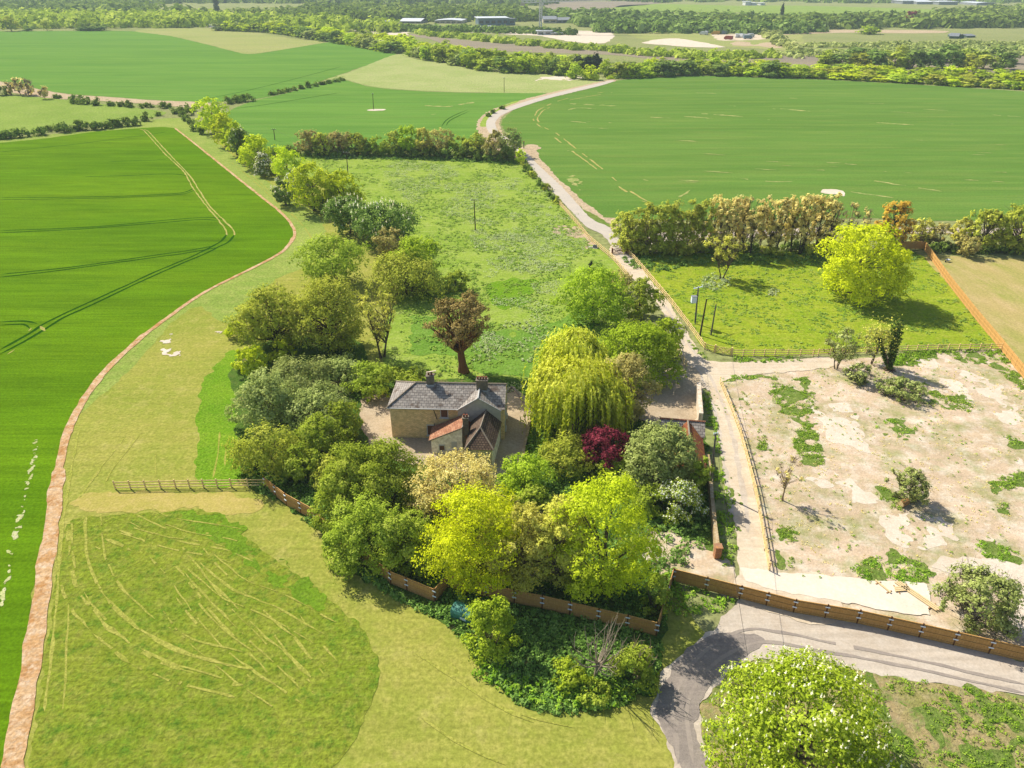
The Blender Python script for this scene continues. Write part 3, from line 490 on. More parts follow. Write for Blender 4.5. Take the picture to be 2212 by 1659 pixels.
ribbons('track_ruts', [(q2([(1255, 0), (1390, 160), (1480, 330), (1560, 480), (1640, 640), (1700, 850), (1760, 1200), (1838, 1659)]), .55), (q2([(1310, 0), (1440, 170), (1530, 330), (1620, 470), (1700, 620), (1790, 850), (1860, 1200), (1930, 1659)]), .55)], GM['gravel'], 'greyer wheel ruts worn along the farm track', 'wheel tracks', ds=.5, jit=.5, z=.104, gap=.6, gs=4)
for i, p in enumerate([q2([(1670, 640), (1690, 645), (1720, 730), (1715, 780), (1690, 740)]), q2([(1790, 1250), (1805, 1260), (1830, 1420), (1860, 1640), (1845, 1640), (1810, 1440)]), q2([(1860, 1380), (1880, 1385), (1890, 1460), (1875, 1470)])]):
    sheet('track_grass', p, GM['weeds'], 'thin grass growing between the ruts of the farm track', 'grass', cell=.12, amp=.35, ns=.7, z=.112, holes=-.05, hs=.9, seed=95 + i)
ribbons('road_wear', [(q7([(200, 1340), (190, 1200), (170, 1050), (200, 900), (300, 740), (450, 620), (620, 560), (760, 570), (1000, 620), (1500, 720), (2212, 880)]), .34), (q7([(290, 1340), (270, 1200), (255, 1050), (280, 930), (370, 800), (500, 700), (650, 640), (800, 640), (1000, 680), (1500, 770), (2212, 930)]), .34)], GM['road_wear'], 'paler wheel wear curving round the road bend', 'wheel tracks', ds=.5, jit=.35, z=.089, gap=.45, gs=3)
# --- house plot
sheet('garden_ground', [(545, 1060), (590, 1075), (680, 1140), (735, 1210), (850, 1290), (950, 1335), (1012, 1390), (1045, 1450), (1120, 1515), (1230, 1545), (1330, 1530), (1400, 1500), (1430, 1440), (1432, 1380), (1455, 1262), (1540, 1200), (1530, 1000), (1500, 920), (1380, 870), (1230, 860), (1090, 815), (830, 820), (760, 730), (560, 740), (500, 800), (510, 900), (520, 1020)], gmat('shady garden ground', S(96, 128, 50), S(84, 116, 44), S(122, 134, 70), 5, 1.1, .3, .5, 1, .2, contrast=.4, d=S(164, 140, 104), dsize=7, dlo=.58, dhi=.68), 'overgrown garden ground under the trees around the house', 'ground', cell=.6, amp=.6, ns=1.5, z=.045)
sheet('house_yard', [(785, 860), (845, 850), (1090, 840), (1110, 836), (1150, 878), (1148, 905), (1138, 960), (1120, 1010), (1080, 1030), (950, 1010), (870, 1000), (800, 960), (780, 900)], GM['yard'], 'dusty yard around the stone house', 'yard', cell=.4, amp=.4, ns=1.2, z=.07)
sheet('wall_strip_ground', [(1505, 1170), (1545, 1195), (1590, 1240), (1590, 1290), (1470, 1258), (1400, 1230), (1380, 1150), (1450, 1150)], GM['soil'], 'stony weedy ground at the foot of the garden wall', 'ground', cell=.35, amp=.6, ns=1.2, z=.065)
# --- rough and lush grass, mowing marks
sheet('rough_grass', [(190, 1116), (300, 1110), (430, 1102), (478, 1112), (502, 1132), (560, 1186), (640, 1241), (720, 1300), (788, 1368), (815, 1420), (822, 1460), (806, 1520), (770, 1585), (690, 1680), (40, 1760), (62, 1659), (78, 1560), (100, 1400), (130, 1210), (150, 1120)], GM['rough'], 'rough uncut grass plot crossed by curved mowing lines', 'grass', cell=.5, amp=.35, ns=1, z=.035)
sheet('bright_grass_strip', [(425, 890), (440, 830), (470, 785), (512, 758), (524, 900), (516, 1038), (430, 1040), (428, 960)], GM['lush'], 'strip of brighter grass beside the hedge', 'grass', cell=.5, amp=.5, ns=1.5, z=.035)
sheet('straw_lawn_band', [(165, 1066), (240, 1058), (350, 1062), (500, 1066), (560, 1080), (580, 1098), (500, 1108), (478, 1110), (430, 1100), (300, 1108), (190, 1112), (160, 1090)], gmat('straw lawn', S(196, 180, 100), S(180, 172, 84), S(210, 186, 122), 5, 1, .25, .5, .5, .05, contrast=.22), 'straw-coloured worn grass in front of the rail fence', 'grass', cell=.4, amp=.9, ns=2, z=.032)
sheet('lush_edge', q4([(900, 395), (1010, 400), (1150, 450), (1300, 590), (1629, 850), (1629, 900), (1400, 780), (1200, 640), (1000, 500), (880, 450)]), GM['rim'], 'greener rim of the rough grass plot', 'grass', cell=.4, amp=.9, ns=1.5, z=.05, holes=.4, hs=1.5)
wl = [(q4([(345, 440), (342, 580), (355, 680), (400, 800), (480, 905), (580, 1000), (700, 1090), (850, 1155), (1000, 1205), (1200, 1250)]), 0.34), (q4([(420, 430), (425, 560), (450, 680), (510, 800), (590, 890), (690, 980)]), 0.25), (q4([(750, 1020), (900, 1090), (1000, 1120), (1150, 1160)]), 0.25),
      (q4([(680, 410), (800, 470), (1000, 500), (1150, 530)]), 0.22), (q4([(620, 460), (750, 500), (900, 545), (1100, 580), (1250, 640)]), 0.22), (q4([(520, 530), (600, 560), (650, 590)]), 0.31), (q4([(800, 590), (900, 700), (1050, 900), (1200, 1060), (1320, 1190)]), 0.19), (q4([(900, 570), (1000, 700), (1130, 830), (1300, 1000), (1430, 1110), (1540, 1220)]), 0.22), (q4([(980, 640), (1150, 780), (1350, 860), (1600, 1000)]), 0.19), (q4([(1400, 940), (1500, 1080), (1600, 1200)]), 0.19), (q4([(1500, 1350), (1400, 1280), (1250, 1180), (1000, 980), (870, 820)]), 0.19)]
def shift(pv, d):                              # the same line d metres to one side
    P = Gs(pv); out = []
    for i, (x, y) in enumerate(P):
        a, b = P[max(i - 1, 0)], P[min(i + 1, len(P) - 1)]; L = math.dist(a, b); q = (x - (b[1] - a[1]) / L * d, y + (b[0] - a[0]) / L * d)
        dep = q[1] * CP + CAM_H * SP; out.append((CX + FPX * q[0] / dep, CY - FPX * (q[1] * SP - CAM_H * CP) / dep))
    return out
wl = wl + [(shift(p, d), w_ * .7) for p, w_ in wl for d in (-1.3, 1.6)]
ribbons('mowing_lines', wl, GM['wear'], 'curved worn mowing lines over the rough grass', 'wheel tracks', ds=.3, jit=.8, z=.056, gap=.75, gs=1.5)
ribbons('lawn_lines', [(q4([(620, 20), (520, 150), (440, 260), (390, 340)]), 0.30), (q4([(690, 10), (560, 180), (520, 250)]), 0.27), (q4([(390, 0), (345, 230), (300, 560), (270, 960), (220, 1380)]), 0.27), (q4([(340, 850), (325, 1150), (310, 1400)]), 0.18), (q4([(770, 100), (765, 230)]), 0.18), (q4([(1085, 0), (1075, 110), (1052, 230)]), 0.18), (q4([(1115, 60), (1110, 170)]), 0.18),
        (r4([(1500, 395), (1650, 520), (1850, 700), (1960, 800), (2030, 910)]), 0.30), (r4([(1380, 240), (1500, 340), (1700, 540), (1900, 720)]), 0.24), (q6([(60, 850), (300, 1000), (600, 1200), (900, 1340)]), 0.24), (q6([(300, 900), (500, 1130), (800, 1280), (1200, 1380)]), 0.21), (q6([(100, 1300), (400, 1500), (700, 1640)]), 0.18)], GM['wear'], 'faint pale mowing lines on the mown grass', 'wheel tracks', ds=.35, jit=.6, z=.038, gap=.5, gs=3)
CH = [[(352, 756), (372, 752), (385, 760), (390, 768), (370, 770), (350, 766)], [(348, 738), (368, 734), (364, 742)], [(358, 724), (372, 722), (370, 728)], [(465, 716), (482, 714), (478, 720)]]
for i, p in enumerate(CH): sheet('chalk_patch', p, GM['chalk'], 'small white chalk patch on the mown grass', 'soil', cell=.2, amp=.6, ns=.8, z=.06, holes=.15, hs=.9, seed=60 + i)
# --- far ground
sheet('dark_fallow', fa([(430, 345), (560, 330), (900, 372), (1300, 412), (1800, 447), (2212, 482)]) + rm([(1900, 350), (2212, 372)]) + rr([(200, 392), (500, 372), (700, 354), (900, 352), (880, 415), (500, 420), (200, 410), (0, 400)]) + rm([(2100, 400), (1800, 360), (1400, 345), (1000, 330), (700, 300), (560, 250)]), GM['plough'], 'grey-brown fallow strip between the tree belts', 'field', cell=5, amp=1.5, ns=8, z=.07)
sheet('fallow_field', [(1700, 128), (1730, 120), (1900, 118), (2100, 120), (2212, 112), (2500, 108), (2500, 190), (2212, 170), (1900, 160), (1700, 150)], GM['plough'], 'grey-brown rough field in front of the village trees', 'field', cell=6, amp=3, ns=15, z=.06)
sheet('dry_far_field', [(1380, 66), (1700, 66), (1720, 110), (1640, 105), (1480, 95), (1390, 86)], GM['pale_hill'], 'dry grassland round the building site', 'field', cell=6, amp=2, ns=12, z=.055)
sheet('site_chalk', fa([(-100, 268), (700, 275), (1300, 290), (2300, 300), (2500, 330), (2400, 420), (2100, 405), (1800, 350), (1500, 335), (1100, 312), (560, 308), (500, 335), (300, 345), (60, 305)]), GM['chalk'], 'white stripped ground of the distant building site', 'soil', cell=4, amp=2.5, ns=10, z=.075, holes=.8, hs=22)
sheet('site_chalk_apron', fb([(0, 425), (200, 420), (350, 440), (500, 470), (700, 515), (400, 515), (50, 490), (-200, 470)]), GM['chalk'], 'white chalk apron right of the distant crane', 'soil', cell=4, amp=2, ns=10, z=.085)
sheet('site_spoil', fb([(780, 470), (850, 450), (960, 460), (1020, 490), (1150, 460), (1280, 480), (1340, 520), (1200, 525), (1080, 500), (900, 505), (800, 495)]), GM['bare'], 'pale spoil ground at the edge of the building site', 'soil', cell=3, amp=2, ns=8, z=.085)
sheet('site_yard', fb([(560, 375), (800, 370), (1100, 375), (1180, 420), (900, 440), (640, 440), (580, 400)]), GM['track'], 'dusty vehicle yard on the building site', 'yard', cell=3, amp=2, ns=8, z=.095)
sheet('village_field', rr([(600, 195), (1100, 194), (1650, 198), (1700, 212), (1450, 216), (1100, 212), (750, 222), (620, 225)]), GM['bare'], 'pale strip field below the village', 'field', cell=4, amp=1.5, ns=8, z=.07)
sheet('distant_green_field', [(1340, 12), (1420, 9), (1500, 10), (1620, 14), (1650, 22), (1560, 28), (1450, 26), (1330, 27)], GM['pasture'], 'light green field among the distant woods', 'field', cell=12, amp=4, ns=25, z=.07)
sheet('distant_pale_field', [(1560, 16), (1700, 12), (2000, 20), (2080, 30), (1900, 36), (1640, 30)], GM['pasture'], 'pale green field below the distant works', 'field', cell=12, amp=4, ns=25, z=.08)
sheet('distant_tan_field', fd([(980, 82), (1100, 76), (1400, 80), (1760, 90), (1600, 108), (1400, 124), (1150, 106)]), GM['bare'], 'pale tan field between the distant woods', 'field', cell=10, amp=4, ns=20, z=.07)
sheet('distant_brown_field', [(1170, 14), (1200, 4), (1290, 3), (1420, 3), (1410, 9), (1330, 16), (1220, 22)], GM['plough'], 'brown ploughed field high behind the crane', 'field', cell=14, amp=5, ns=30, z=.07)
ribbons('main_road', [(fd([(1150, 130), (1220, 152), (1340, 172), (1500, 186)]), 9.0), (fa([(-600, 282), (0, 284), (700, 290), (1300, 297), (2300, 304)]), 8.0)], GM['lane'], 'distant pale main road beyond the tree belt', 'road', ds=8, jit=.05, z=.11)
# ================================================================== TREES
LM = dict(
    lime=leafmat('fresh lime leaves', (160, 176, 26), (186, 200, 40), (208, 214, 80), .38),
    lemon=leafmat('yellow maple leaves', (166, 178, 16), (194, 202, 30), (218, 222, 74), .38),
    mid=leafmat('mid green leaves', (122, 140, 40), (148, 164, 52), (180, 188, 84), .33),
    bright=leafmat('bright green leaves', (126, 148, 32), (154, 174, 44), (186, 200, 76), .36),
    dark=leafmat('dark chestnut leaves', (84, 104, 44), (108, 130, 56), (140, 158, 84), .25),
    greygreen=leafmat('grey-green leaves', (122, 134, 70), (148, 158, 86), (178, 184, 114), .3),
    olive=leafmat('olive opening leaves', (136, 146, 46), (162, 168, 60), (190, 190, 86), .33),
    bronze=leafmat('bronze opening leaves', (150, 144, 78), (174, 164, 92), (194, 184, 116), .33),
    brownyew=leafmat('brown-green foliage', (124, 112, 60), (150, 134, 76), (174, 156, 98), .2),
    tan=leafmat('tan blossom and buds', (190, 176, 100), (212, 198, 124), (230, 218, 152), .36),
    tangreen=leafmat('tan-green young leaves', (166, 166, 62), (190, 186, 82), (210, 206, 108), .36),
    orange=leafmat('orange opening leaves', (170, 138, 46), (190, 156, 60), (202, 172, 80), .35),
    willow=leafmat('willow leaves', (142, 152, 22), (172, 178, 42), (202, 202, 84), .36),
    purple=leafmat('purple plum leaves', (96, 38, 48), (132, 52, 64), (170, 84, 88), .38),
    hedge=leafmat('hedge leaves', (88, 108, 42), (112, 132, 54), (142, 156, 76), .28),
    white=leafmat('white blossom', (226, 226, 208), (238, 238, 222), (246, 246, 234), .35, .95),
    pinkwhite=leafmat('dusky white blossom', (196, 188, 160), (214, 206, 182), (230, 222, 202), .35, .9),
    cream=leafmat('cream flower candles', (230, 222, 180), (242, 236, 204), (250, 246, 224), .35, .9),
    ivy=leafmat('ivy leaves', (52, 72, 28), (74, 96, 36), (104, 122, 54), .2),
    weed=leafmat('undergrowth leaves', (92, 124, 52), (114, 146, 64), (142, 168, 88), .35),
    weedlit=leafmat('sunlit undergrowth leaves', (104, 140, 34), (134, 166, 48), (166, 186, 76), .38),  # lighter copy of the undergrowth leaves, sunlight put into its colour
    parsley=leafmat('cow parsley heads', (176, 194, 120), (194, 206, 146), (214, 220, 176), .3, 1.2),
    tuft=leafmat('grass tufts', (140, 152, 56), (160, 164, 70), (184, 178, 92), .35, 1.15),
    tuftdeep=leafmat('long grass tufts', (124, 160, 56), (144, 174, 70), (170, 188, 94), .35, 1.15),
    conifer=leafmat('dark conifer needles', (40, 52, 36), (54, 66, 44), (74, 84, 58), .15),
)
BARK = plain('bark', (112, 98, 78), .4, .4, k=1.4); BARK_P = plain('pale twigs', (172, 152, 120), .25, .4, k=1.4); BARK_D = plain('dead grey wood', (176, 162, 140), .3, .3, k=1.4)
BARK_R = plain('reddish bark', (128, 92, 66), .35, .4, k=1.4); BARK_DK = plain('dark bark', (84, 76, 58), .4, .4, k=1.4)
def leaf_quads(C, Nrm, size, rng, asp=1.5, along=None):
    n = len(C)
    Nrm = Nrm / (np.linalg.norm(Nrm, axis=1, keepdims=True) + 1e-9)
    r = rng.normal(size=(n, 3)) if along is None else along
    a = r - (r * Nrm).sum(1, keepdims=True) * Nrm; a /= np.linalg.norm(a, axis=1, keepdims=True) + 1e-9
    b = np.cross(Nrm, a)
    s = (size * (.65 + .7 * rng.random(n)))[:, None]
    V = np.stack([C - a * s * .5 * asp, C + b * s * .42, C + a * s * .5 * asp, C - b * s * .42], 1).reshape(-1, 3)
    return V
PROFILE = {
    'round': lambda t: np.sin(PI * np.clip(t * .86 + .1, 0, 1))**.6,
    'ovoid': lambda t: np.where(t > .34, np.sqrt(np.clip(1 - ((t - .34) / .68)**2, 0, 1)), np.sqrt(np.clip(1 - ((.34 - t) / .46)**2, 0, 1))),
    'dome': lambda t: np.sqrt(np.clip(1 - np.clip((t - .12) / .9, 0, 1)**2, 0, 1)) * np.clip(.72 + t * 2.2, 0, 1),
    'cone': lambda t: np.clip(1.05 - t, 0, 1)**.8,
    'column': lambda t: np.clip(np.sin(PI * np.clip(t * .9 + .06, 0, 1))**.35, 0, 1),
    'vase': lambda t: np.clip(.35 + t * .9, 0, 1) * np.sqrt(np.clip(1 - np.clip((t - .55) / .47, 0, 1)**2, 0, 1)),
}
def tube_np(V, F, pts, rad, n=5, join=None):
    P = np.asarray(pts, float); b = sum(len(v) for v in V); k = len(P)
    if join is not None: F.append(np.array([[join, join + 1, b + 1, b]]))
    T = np.gradient(P, axis=0); T /= np.linalg.norm(T, axis=1, keepdims=True) + 1e-9
    u = np.cross(T, [.31, .93, .17]); u /= np.linalg.norm(u, axis=1, keepdims=True) + 1e-9; w = np.cross(T, u)
    a = np.arange(n) * 2 * PI / n; rad = np.asarray(rad, float)[:, None, None]
    V.append((P[:, None, :] + rad * (u[:, None, :] * np.cos(a)[None, :, None] + w[:, None, :] * np.sin(a)[None, :, None])).reshape(-1, 3))
    i = np.arange(k - 1)[:, None] * n; j = np.arange(n)[None, :]; j2 = (j + 1) % n
    F.append((b + np.stack([i + j, i + j2, i + n + j2, i + n + j], -1)).reshape(-1, 4))
    return b
def grow(kind, w, h, dist, seed):
    """one tree: returns (trunk mesh data, crown mesh data, blossom mesh data or None), base at the origin"""
    K = KINDS[kind]; rng = np.random.default_rng(seed)
    R = w / 2; h0 = h * K.get('bare', .18); ch = h - h0
    prof = PROFILE[K.get('shape', 'round')]
    ls = max(K.get('leaf', .17), .0022 * dist) * K.get('ls', 1.0)
    nc = int(K.get('clumps', 46) * np.clip((w * h / 60)**.45, .5, 1.9))
    # clump centres
    t = rng.random(nc * 6); keep = rng.random(nc * 6) < prof(t) + .05; t = t[keep][:nc]; nc = len(t)
    th = rng.random(nc) * 2 * PI; ph1, ph2 = rng.random(2) * 6.28
    lob = 1 + K.get('lob', .16) * (np.sin(3 * th + ph1 + t * 4) + .7 * np.sin(5 * th + ph2 - t * 6)) * .6
    rc = R * K.get('rc', .27) * (.65 + .7 * rng.random(nc))
    rho = np.clip(R * prof(t) * lob - rc * .8, 0, None) * (1 - .5 * rng.random(nc)**2.2)
    zz = h0 + ch * t; zz = np.minimum(zz, h - rc * .75); zz = np.maximum(zz, rc * .55)
    C = np.stack([rho * np.cos(th), rho * np.sin(th), zz], 1)
    lean = np.array(K.get('lean', (0, 0))); C[:, :2] += lean * (zz / h)[:, None] * h
    # leaves
    area = PI * w * (ch * .8 + w * .3); nl = int(np.clip(K.get('cov', 1.7) * area / (ls * ls), 120, 26000))
    pk = rc**2 / (rc**2).sum(); ci = rng.choice(nc, nl, p=pk)
    ng = max(1, nl // 11); gi = rng.integers(ng, size=nl); gc_ = rng.choice(nc, ng, p=pk); ci = gc_[gi]
    dg = rng.normal(size=(ng, 3)); dg[:, 2] += .25; dg /= np.linalg.norm(dg, axis=1, keepdims=True)
    low = dg[:, 2] < -.35; dg[low, 2] *= -1
    gr_ = .6 + .45 * rng.random(ng)**.6; d0 = rng.normal(size=(nl, 3)); d = dg[gi]
    rr_ = rc[ci] * gr_[gi]
    P = C[ci] + d * rr_[:, None] * np.array([1, 1, K.get('squash', .8)]) + d0 * np.clip(rc[ci] * .17, ls * .55, ls * 1.6)[:, None]
    P[:, 2] = np.maximum(P[:, 2], .08)
    out = P - np.array([0, 0, h0 + ch * .3]); out /= np.linalg.norm(out, axis=1, keepdims=True) + 1e-9
    Nn = d * .7 + out * .35 + d0 * .32 + rng.normal(size=(nl, 3)) * K.get('scat', .35) + np.array([0, 0, .25])
    V = leaf_quads(P, Nn, np.full(nl, ls), rng, K.get('asp', 1.4))
    tint = np.clip(.35 * rng.random(nl) + .35 * rng.random(ng)[gi] + .3 * rng.random(nc)[ci] + K.get('tb', 0), 0, 1)
    crown = (V, np.arange(nl * 4).reshape(-1, 4), tint)
    # trunk, limbs and twigs
    TV, TF = [], []
    r0 = K.get('trunk', .028) * h * (1 + .2 * rng.random()); top = h0 + ch * K.get('ttop', .62)
    nst = K.get('stems', 1); axes = []
    for sidx in range(nst):
        a = rng.random() * 6.28; sp = 0 if nst == 1 else R * .16
        k = 7; z = np.linspace(-.1, top, k); wob = np.cumsum(rng.normal(size=(k, 2)) * .035 * h / k * 2, 0)
        spread = np.clip(z / top, 0, None)[:, None]**1.2 * np.array([math.cos(a), math.sin(a)]) * (0 if nst == 1 else R * .45)
        p = np.column_stack([wob + spread + lean * z[:, None] + np.array([math.cos(a), math.sin(a)]) * sp * .5, z])
        rad = r0 / (nst**.5) * np.linspace(1, .25, k); rad[0] *= 1.35
        tb_ = tube_np(TV, TF, p, rad, 7, None if not axes else axes[0][2]); axes.append((p, rad, tb_))
    tw = K.get('twigs', 0); tip = {}
    nb = nc if tw else min(nc, K.get('limbs', 16))
    for q in rng.choice(nc, nb, replace=False):
        p, rad, tb_ = axes[int(rng.integers(nst))]; c = C[q]
        zs = np.clip(c[2] * (.35 + .4 * rng.random()), h0 * .7 + .1, top * .97)
        s = np.array([np.interp(zs, p[:, 2], p[:, 0]), np.interp(zs, p[:, 2], p[:, 1]), zs]); rs = np.interp(zs, p[:, 2], rad)
        u = np.linspace(0, 1, 5)[:, None]; mid = (s + c) / 2 + np.array([0, 0, -.08 * np.linalg.norm(c - s)]) + rng.normal(size=3) * .04 * h * .3
        cur = (1 - u)**2 * s + 2 * u * (1 - u) * mid + u**2 * c
        ring = int(np.abs(p[:, 2] - zs).argmin())
        tip[q] = tube_np(TV, TF, cur, np.linspace(rs * .55, max(.012, rs * .12), 5), 5, tb_ + ring * 7) + 20
    if tw:
        for q in range(nc):
            for _ in range(tw):
                dd = rng.normal(size=3); dd[2] = abs(dd[2]) * 1.2 + K.get('twup', .3); dd /= np.linalg.norm(dd); L = rc[q] * (.9 + .6 * rng.random())
                s = C[q] - np.array([0, 0, rc[q] * .4]); e = s + dd * L * 1.25
                tube_np(TV, TF, np.stack([s, (s + e) / 2 + rng.normal(size=3) * L * .08, e]), np.array([1.5, 1, .5]) * max(.014, .00013 * dist), 3, tip[q])
    trunk = (np.vstack(TV), np.vstack(TF))
    bl = None
    if K.get('blossom'):
        nbk = int(nl * K['blossom']); sel = rng.choice(nl, nbk, replace=False); sel = sel[(out[sel, 2] > -.25)]
        if K.get('candle'):
            gp = C[gc_] + dg * (rc[gc_] * 1.02)[:, None]; go = gp - np.array([0, 0, h0 + ch * .3]); go /= np.linalg.norm(go, axis=1, keepdims=True)
            ok = np.flatnonzero(((dg * go).sum(1) > .45) & (go[:, 2] > -.3)); sel = rng.choice(ok, min(len(ok), nbk), replace=False)
            base = gp[sel] + np.array([0, 0, ls * .3])
            hh = max(.27, .0031 * dist) * (.7 + .6 * rng.random(len(sel))); m5 = 6; lv = np.tile(np.arange(m5) / (m5 - 1), len(sel)); hr = np.repeat(hh, m5)
            bp_ = np.repeat(base, m5, 0) + np.column_stack([rng.normal(size=(len(lv), 2)) * (hr * .1 * (1.1 - lv))[:, None], hr * lv])
            BV = leaf_quads(bp_, rng.normal(size=(len(lv), 3)) * .55 + np.array([0, 0, .9]), hr * (.62 - .4 * lv), rng, 1.1)
            bl = (BV, np.arange(len(lv) * 4).reshape(-1, 4), np.repeat(rng.random(len(sel)), m5))
        else:
            BV = leaf_quads(P[sel] + d[sel] * ls * .35, Nn[sel], np.full(len(sel), ls * K.get('bs', 1.0)), rng, 1.1)
            bl = (BV, np.arange(len(sel) * 4).reshape(-1, 4), rng.random(len(sel)))
    return trunk, crown, bl
KINDS = {
    'lime':      dict(shape='ovoid', mat='lime', bare=.1, clumps=60, rc=.25, cov=2.2, limbs=20, lob=.2),
    'frontlime': dict(shape='round', mat='lime', bare=.05, clumps=90, rc=.21, cov=2.4, limbs=24, lob=.2),
    'lemon':     dict(shape='round', mat='lemon', bare=.06, clumps=90, rc=.22, cov=2.1, limbs=24, lob=.22),
    'bigyellow': dict(shape='ovoid', mat='lemon', bare=.06, clumps=80, rc=.22, cov=2.4, limbs=24, lob=.2),
    'chestnut':  dict(shape='round', mat='dark', bare=.1, clumps=64, rc=.25, cov=2.2, blossom=.018, candle=True, lob=.14),
    'bigchestnut': dict(shape='dome', mat='bright', bare=.12, clumps=180, rc=.17, cov=5.5, leaf=.19, blossom=.018, candle=True, lob=.1, trunk=.04),
    'darktree':  dict(shape='round', mat='dark', bare=.08, clumps=54, rc=.26, cov=2.0, lob=.2),
    'sycamore':  dict(shape='ovoid', mat='bright', bare=.1, clumps=64, rc=.23, cov=2.1, lob=.22),
    'green':     dict(shape='round', mat='mid', bare=.08, clumps=60, rc=.24, cov=2.0, lob=.24),
    'greenbush': dict(shape='dome', mat='mid', bare=.02, clumps=48, rc=.26, cov=2.0, stems=4, trunk=.02, lob=.24),
    'brightbush': dict(shape='dome', mat='bright', bare=.02, clumps=46, rc=.26, cov=2.0, stems=4, trunk=.02, lob=.22),
    'limebush':  dict(shape='dome', mat='lime', bare=.02, clumps=40, rc=.28, cov=1.9, stems=4, trunk=.02, lob=.22),
    'hornbeam':  dict(shape='dome', mat='bright', bare=.02, clumps=90, rc=.2, cov=2.4, stems=3, trunk=.02, lob=.1, tb=-.12),
    'olive':     dict(shape='round', mat='olive', bare=.06, clumps=64, rc=.24, cov=1.9, twigs=3, limbs=26, lob=.18),
    'olivebush': dict(shape='dome', mat='olive', bare=.02, clumps=44, rc=.27, cov=1.5, twigs=3, stems=4, trunk=.02, lob=.2),
    'bronze':    dict(shape='round', mat='bronze', bare=.06, clumps=54, rc=.24, cov=1.8, twigs=3, limbs=22, lob=.18, bark='p'),
    'greygreen': dict(shape='dome', mat='greygreen', bare=.03, clumps=62, rc=.23, cov=1.9, twigs=2, stems=4, trunk=.02, lob=.2),
    'sallow':    dict(shape='dome', mat='greygreen', bare=.02, clumps=84, rc=.2, cov=2.1, twigs=3, stems=5, trunk=.02, lob=.12, asp=1.8),
    'sparsebush': dict(shape='round', mat='greygreen', bare=.03, clumps=80, rc=.22, cov=1.5, twigs=9, stems=6, trunk=.018, limbs=40, lob=.16, ttop=.5, bark='d'),
    'sparsetree': dict(shape='vase', mat='tangreen', bare=.3, clumps=50, rc=.2, cov=.55, twigs=8, limbs=36, trunk=.022, stems=2, lob=.16, ls=.9),
    'palewillow': dict(shape='round', mat='greygreen', bare=.28, clumps=50, rc=.22, cov=.7, twigs=8, limbs=36, trunk=.022, stems=3, tb=.2),
    'sapling':   dict(shape='vase', mat='tan', bare=.35, clumps=34, rc=.2, cov=.16, twigs=9, limbs=30, trunk=.018, bark='p'),
    'beige':     dict(shape='round', mat='tan', bare=.08, clumps=90, rc=.2, cov=1.35, twigs=9, limbs=40, lob=.16, bark='p', scat=.9),
    'tangreen':  dict(shape='round', mat='tangreen', bare=.05, clumps=76, rc=.22, cov=1.9, twigs=5, limbs=26, lob=.2, bark='p'),
    'poplar':    dict(shape='column', mat='tan', bare=.2, clumps=46, rc=.3, cov=1.5, twigs=5, twup=1.2, limbs=30, stems=3, trunk=.016, ttop=.85, bark='d', ls=.85, squash=1.4),
    'poplarolive': dict(shape='dome', mat='olive', bare=.03, clumps=60, rc=.25, cov=1.9, twigs=3, limbs=26, stems=4, trunk=.018, bark='p', tb=.1),
    'orange':    dict(shape='ovoid', mat='orange', bare=.12, clumps=54, rc=.24, cov=1.4, twigs=5, limbs=26, bark='d'),
    'barepoplar': dict(shape='column', mat='tan', bare=.1, clumps=30, rc=.3, cov=.12, twigs=14, twup=1.0, limbs=26, trunk=.02, ttop=.9, bark='p'),
    'whitethorn': dict(shape='dome', mat='hedge', bare=.02, clumps=44, rc=.26, cov=1.9, blossom=.55, bs=1.0, bmat='pinkwhite', stems=3, trunk=.02),
    'whiteblossom': dict(shape='dome', mat='mid', bare=.02, clumps=44, rc=.24, cov=1.5, blossom=.42, bs=.95, bmat='white', stems=3, trunk=.02, twigs=3, lob=.28),
    'purple':    dict(shape='dome', mat='purple', bare=.05, clumps=50, rc=.24, cov=1.9, stems=2, trunk=.02, lob=.22),
    'hedge':     dict(shape='dome', mat='hedge', bare=.0, clumps=34, rc=.3, cov=1.9, stems=3, trunk=.02, lob=.22),
    'brown':     dict(shape='round', mat='brownyew', bare=.4, clumps=58, rc=.21, cov=1.9, twigs=2, limbs=26, trunk=.055, bark='r', lob=.3, squash=.7, ttop=.5),
    'conifer':   dict(shape='cone', mat='conifer', bare=.04, clumps=40, rc=.3, cov=2.0),
}
BK = {None: BARK, 'd': BARK_DK, 'p': BARK_P, 'r': BARK_R}
TN = [0]
def plant(kind, x, y, w, h, label, cat='tree', group=None, name=None, seed=None):
    K = KINDS[kind]; TN[0] += 1; seed = seed or TN[0] * 31 + 7
    dist = math.sqrt(x * x + y * y + CAM_H**2)
    tr, cr, bl = grow(kind, w, h, dist, seed)
    bushy = cat in ('bush', 'shrub')
    t = thing(name or ('bush' if bushy else 'tree'), (x, y, 0), label, cat, group)
    link('stems' if bushy else 'trunk', np_mesh('trunk', *tr, BK[K.get('bark')]), t)
    link('crown', np_mesh('crown', cr[0], cr[1], LM[K['mat']], cr[2]), t)
    if bl is not None:
        b = link('blossom', np_mesh('blossom', bl[0], bl[1], LM[K.get('bmat', 'cream')], bl[2]), t); b['kind'] = 'stuff'
    return t
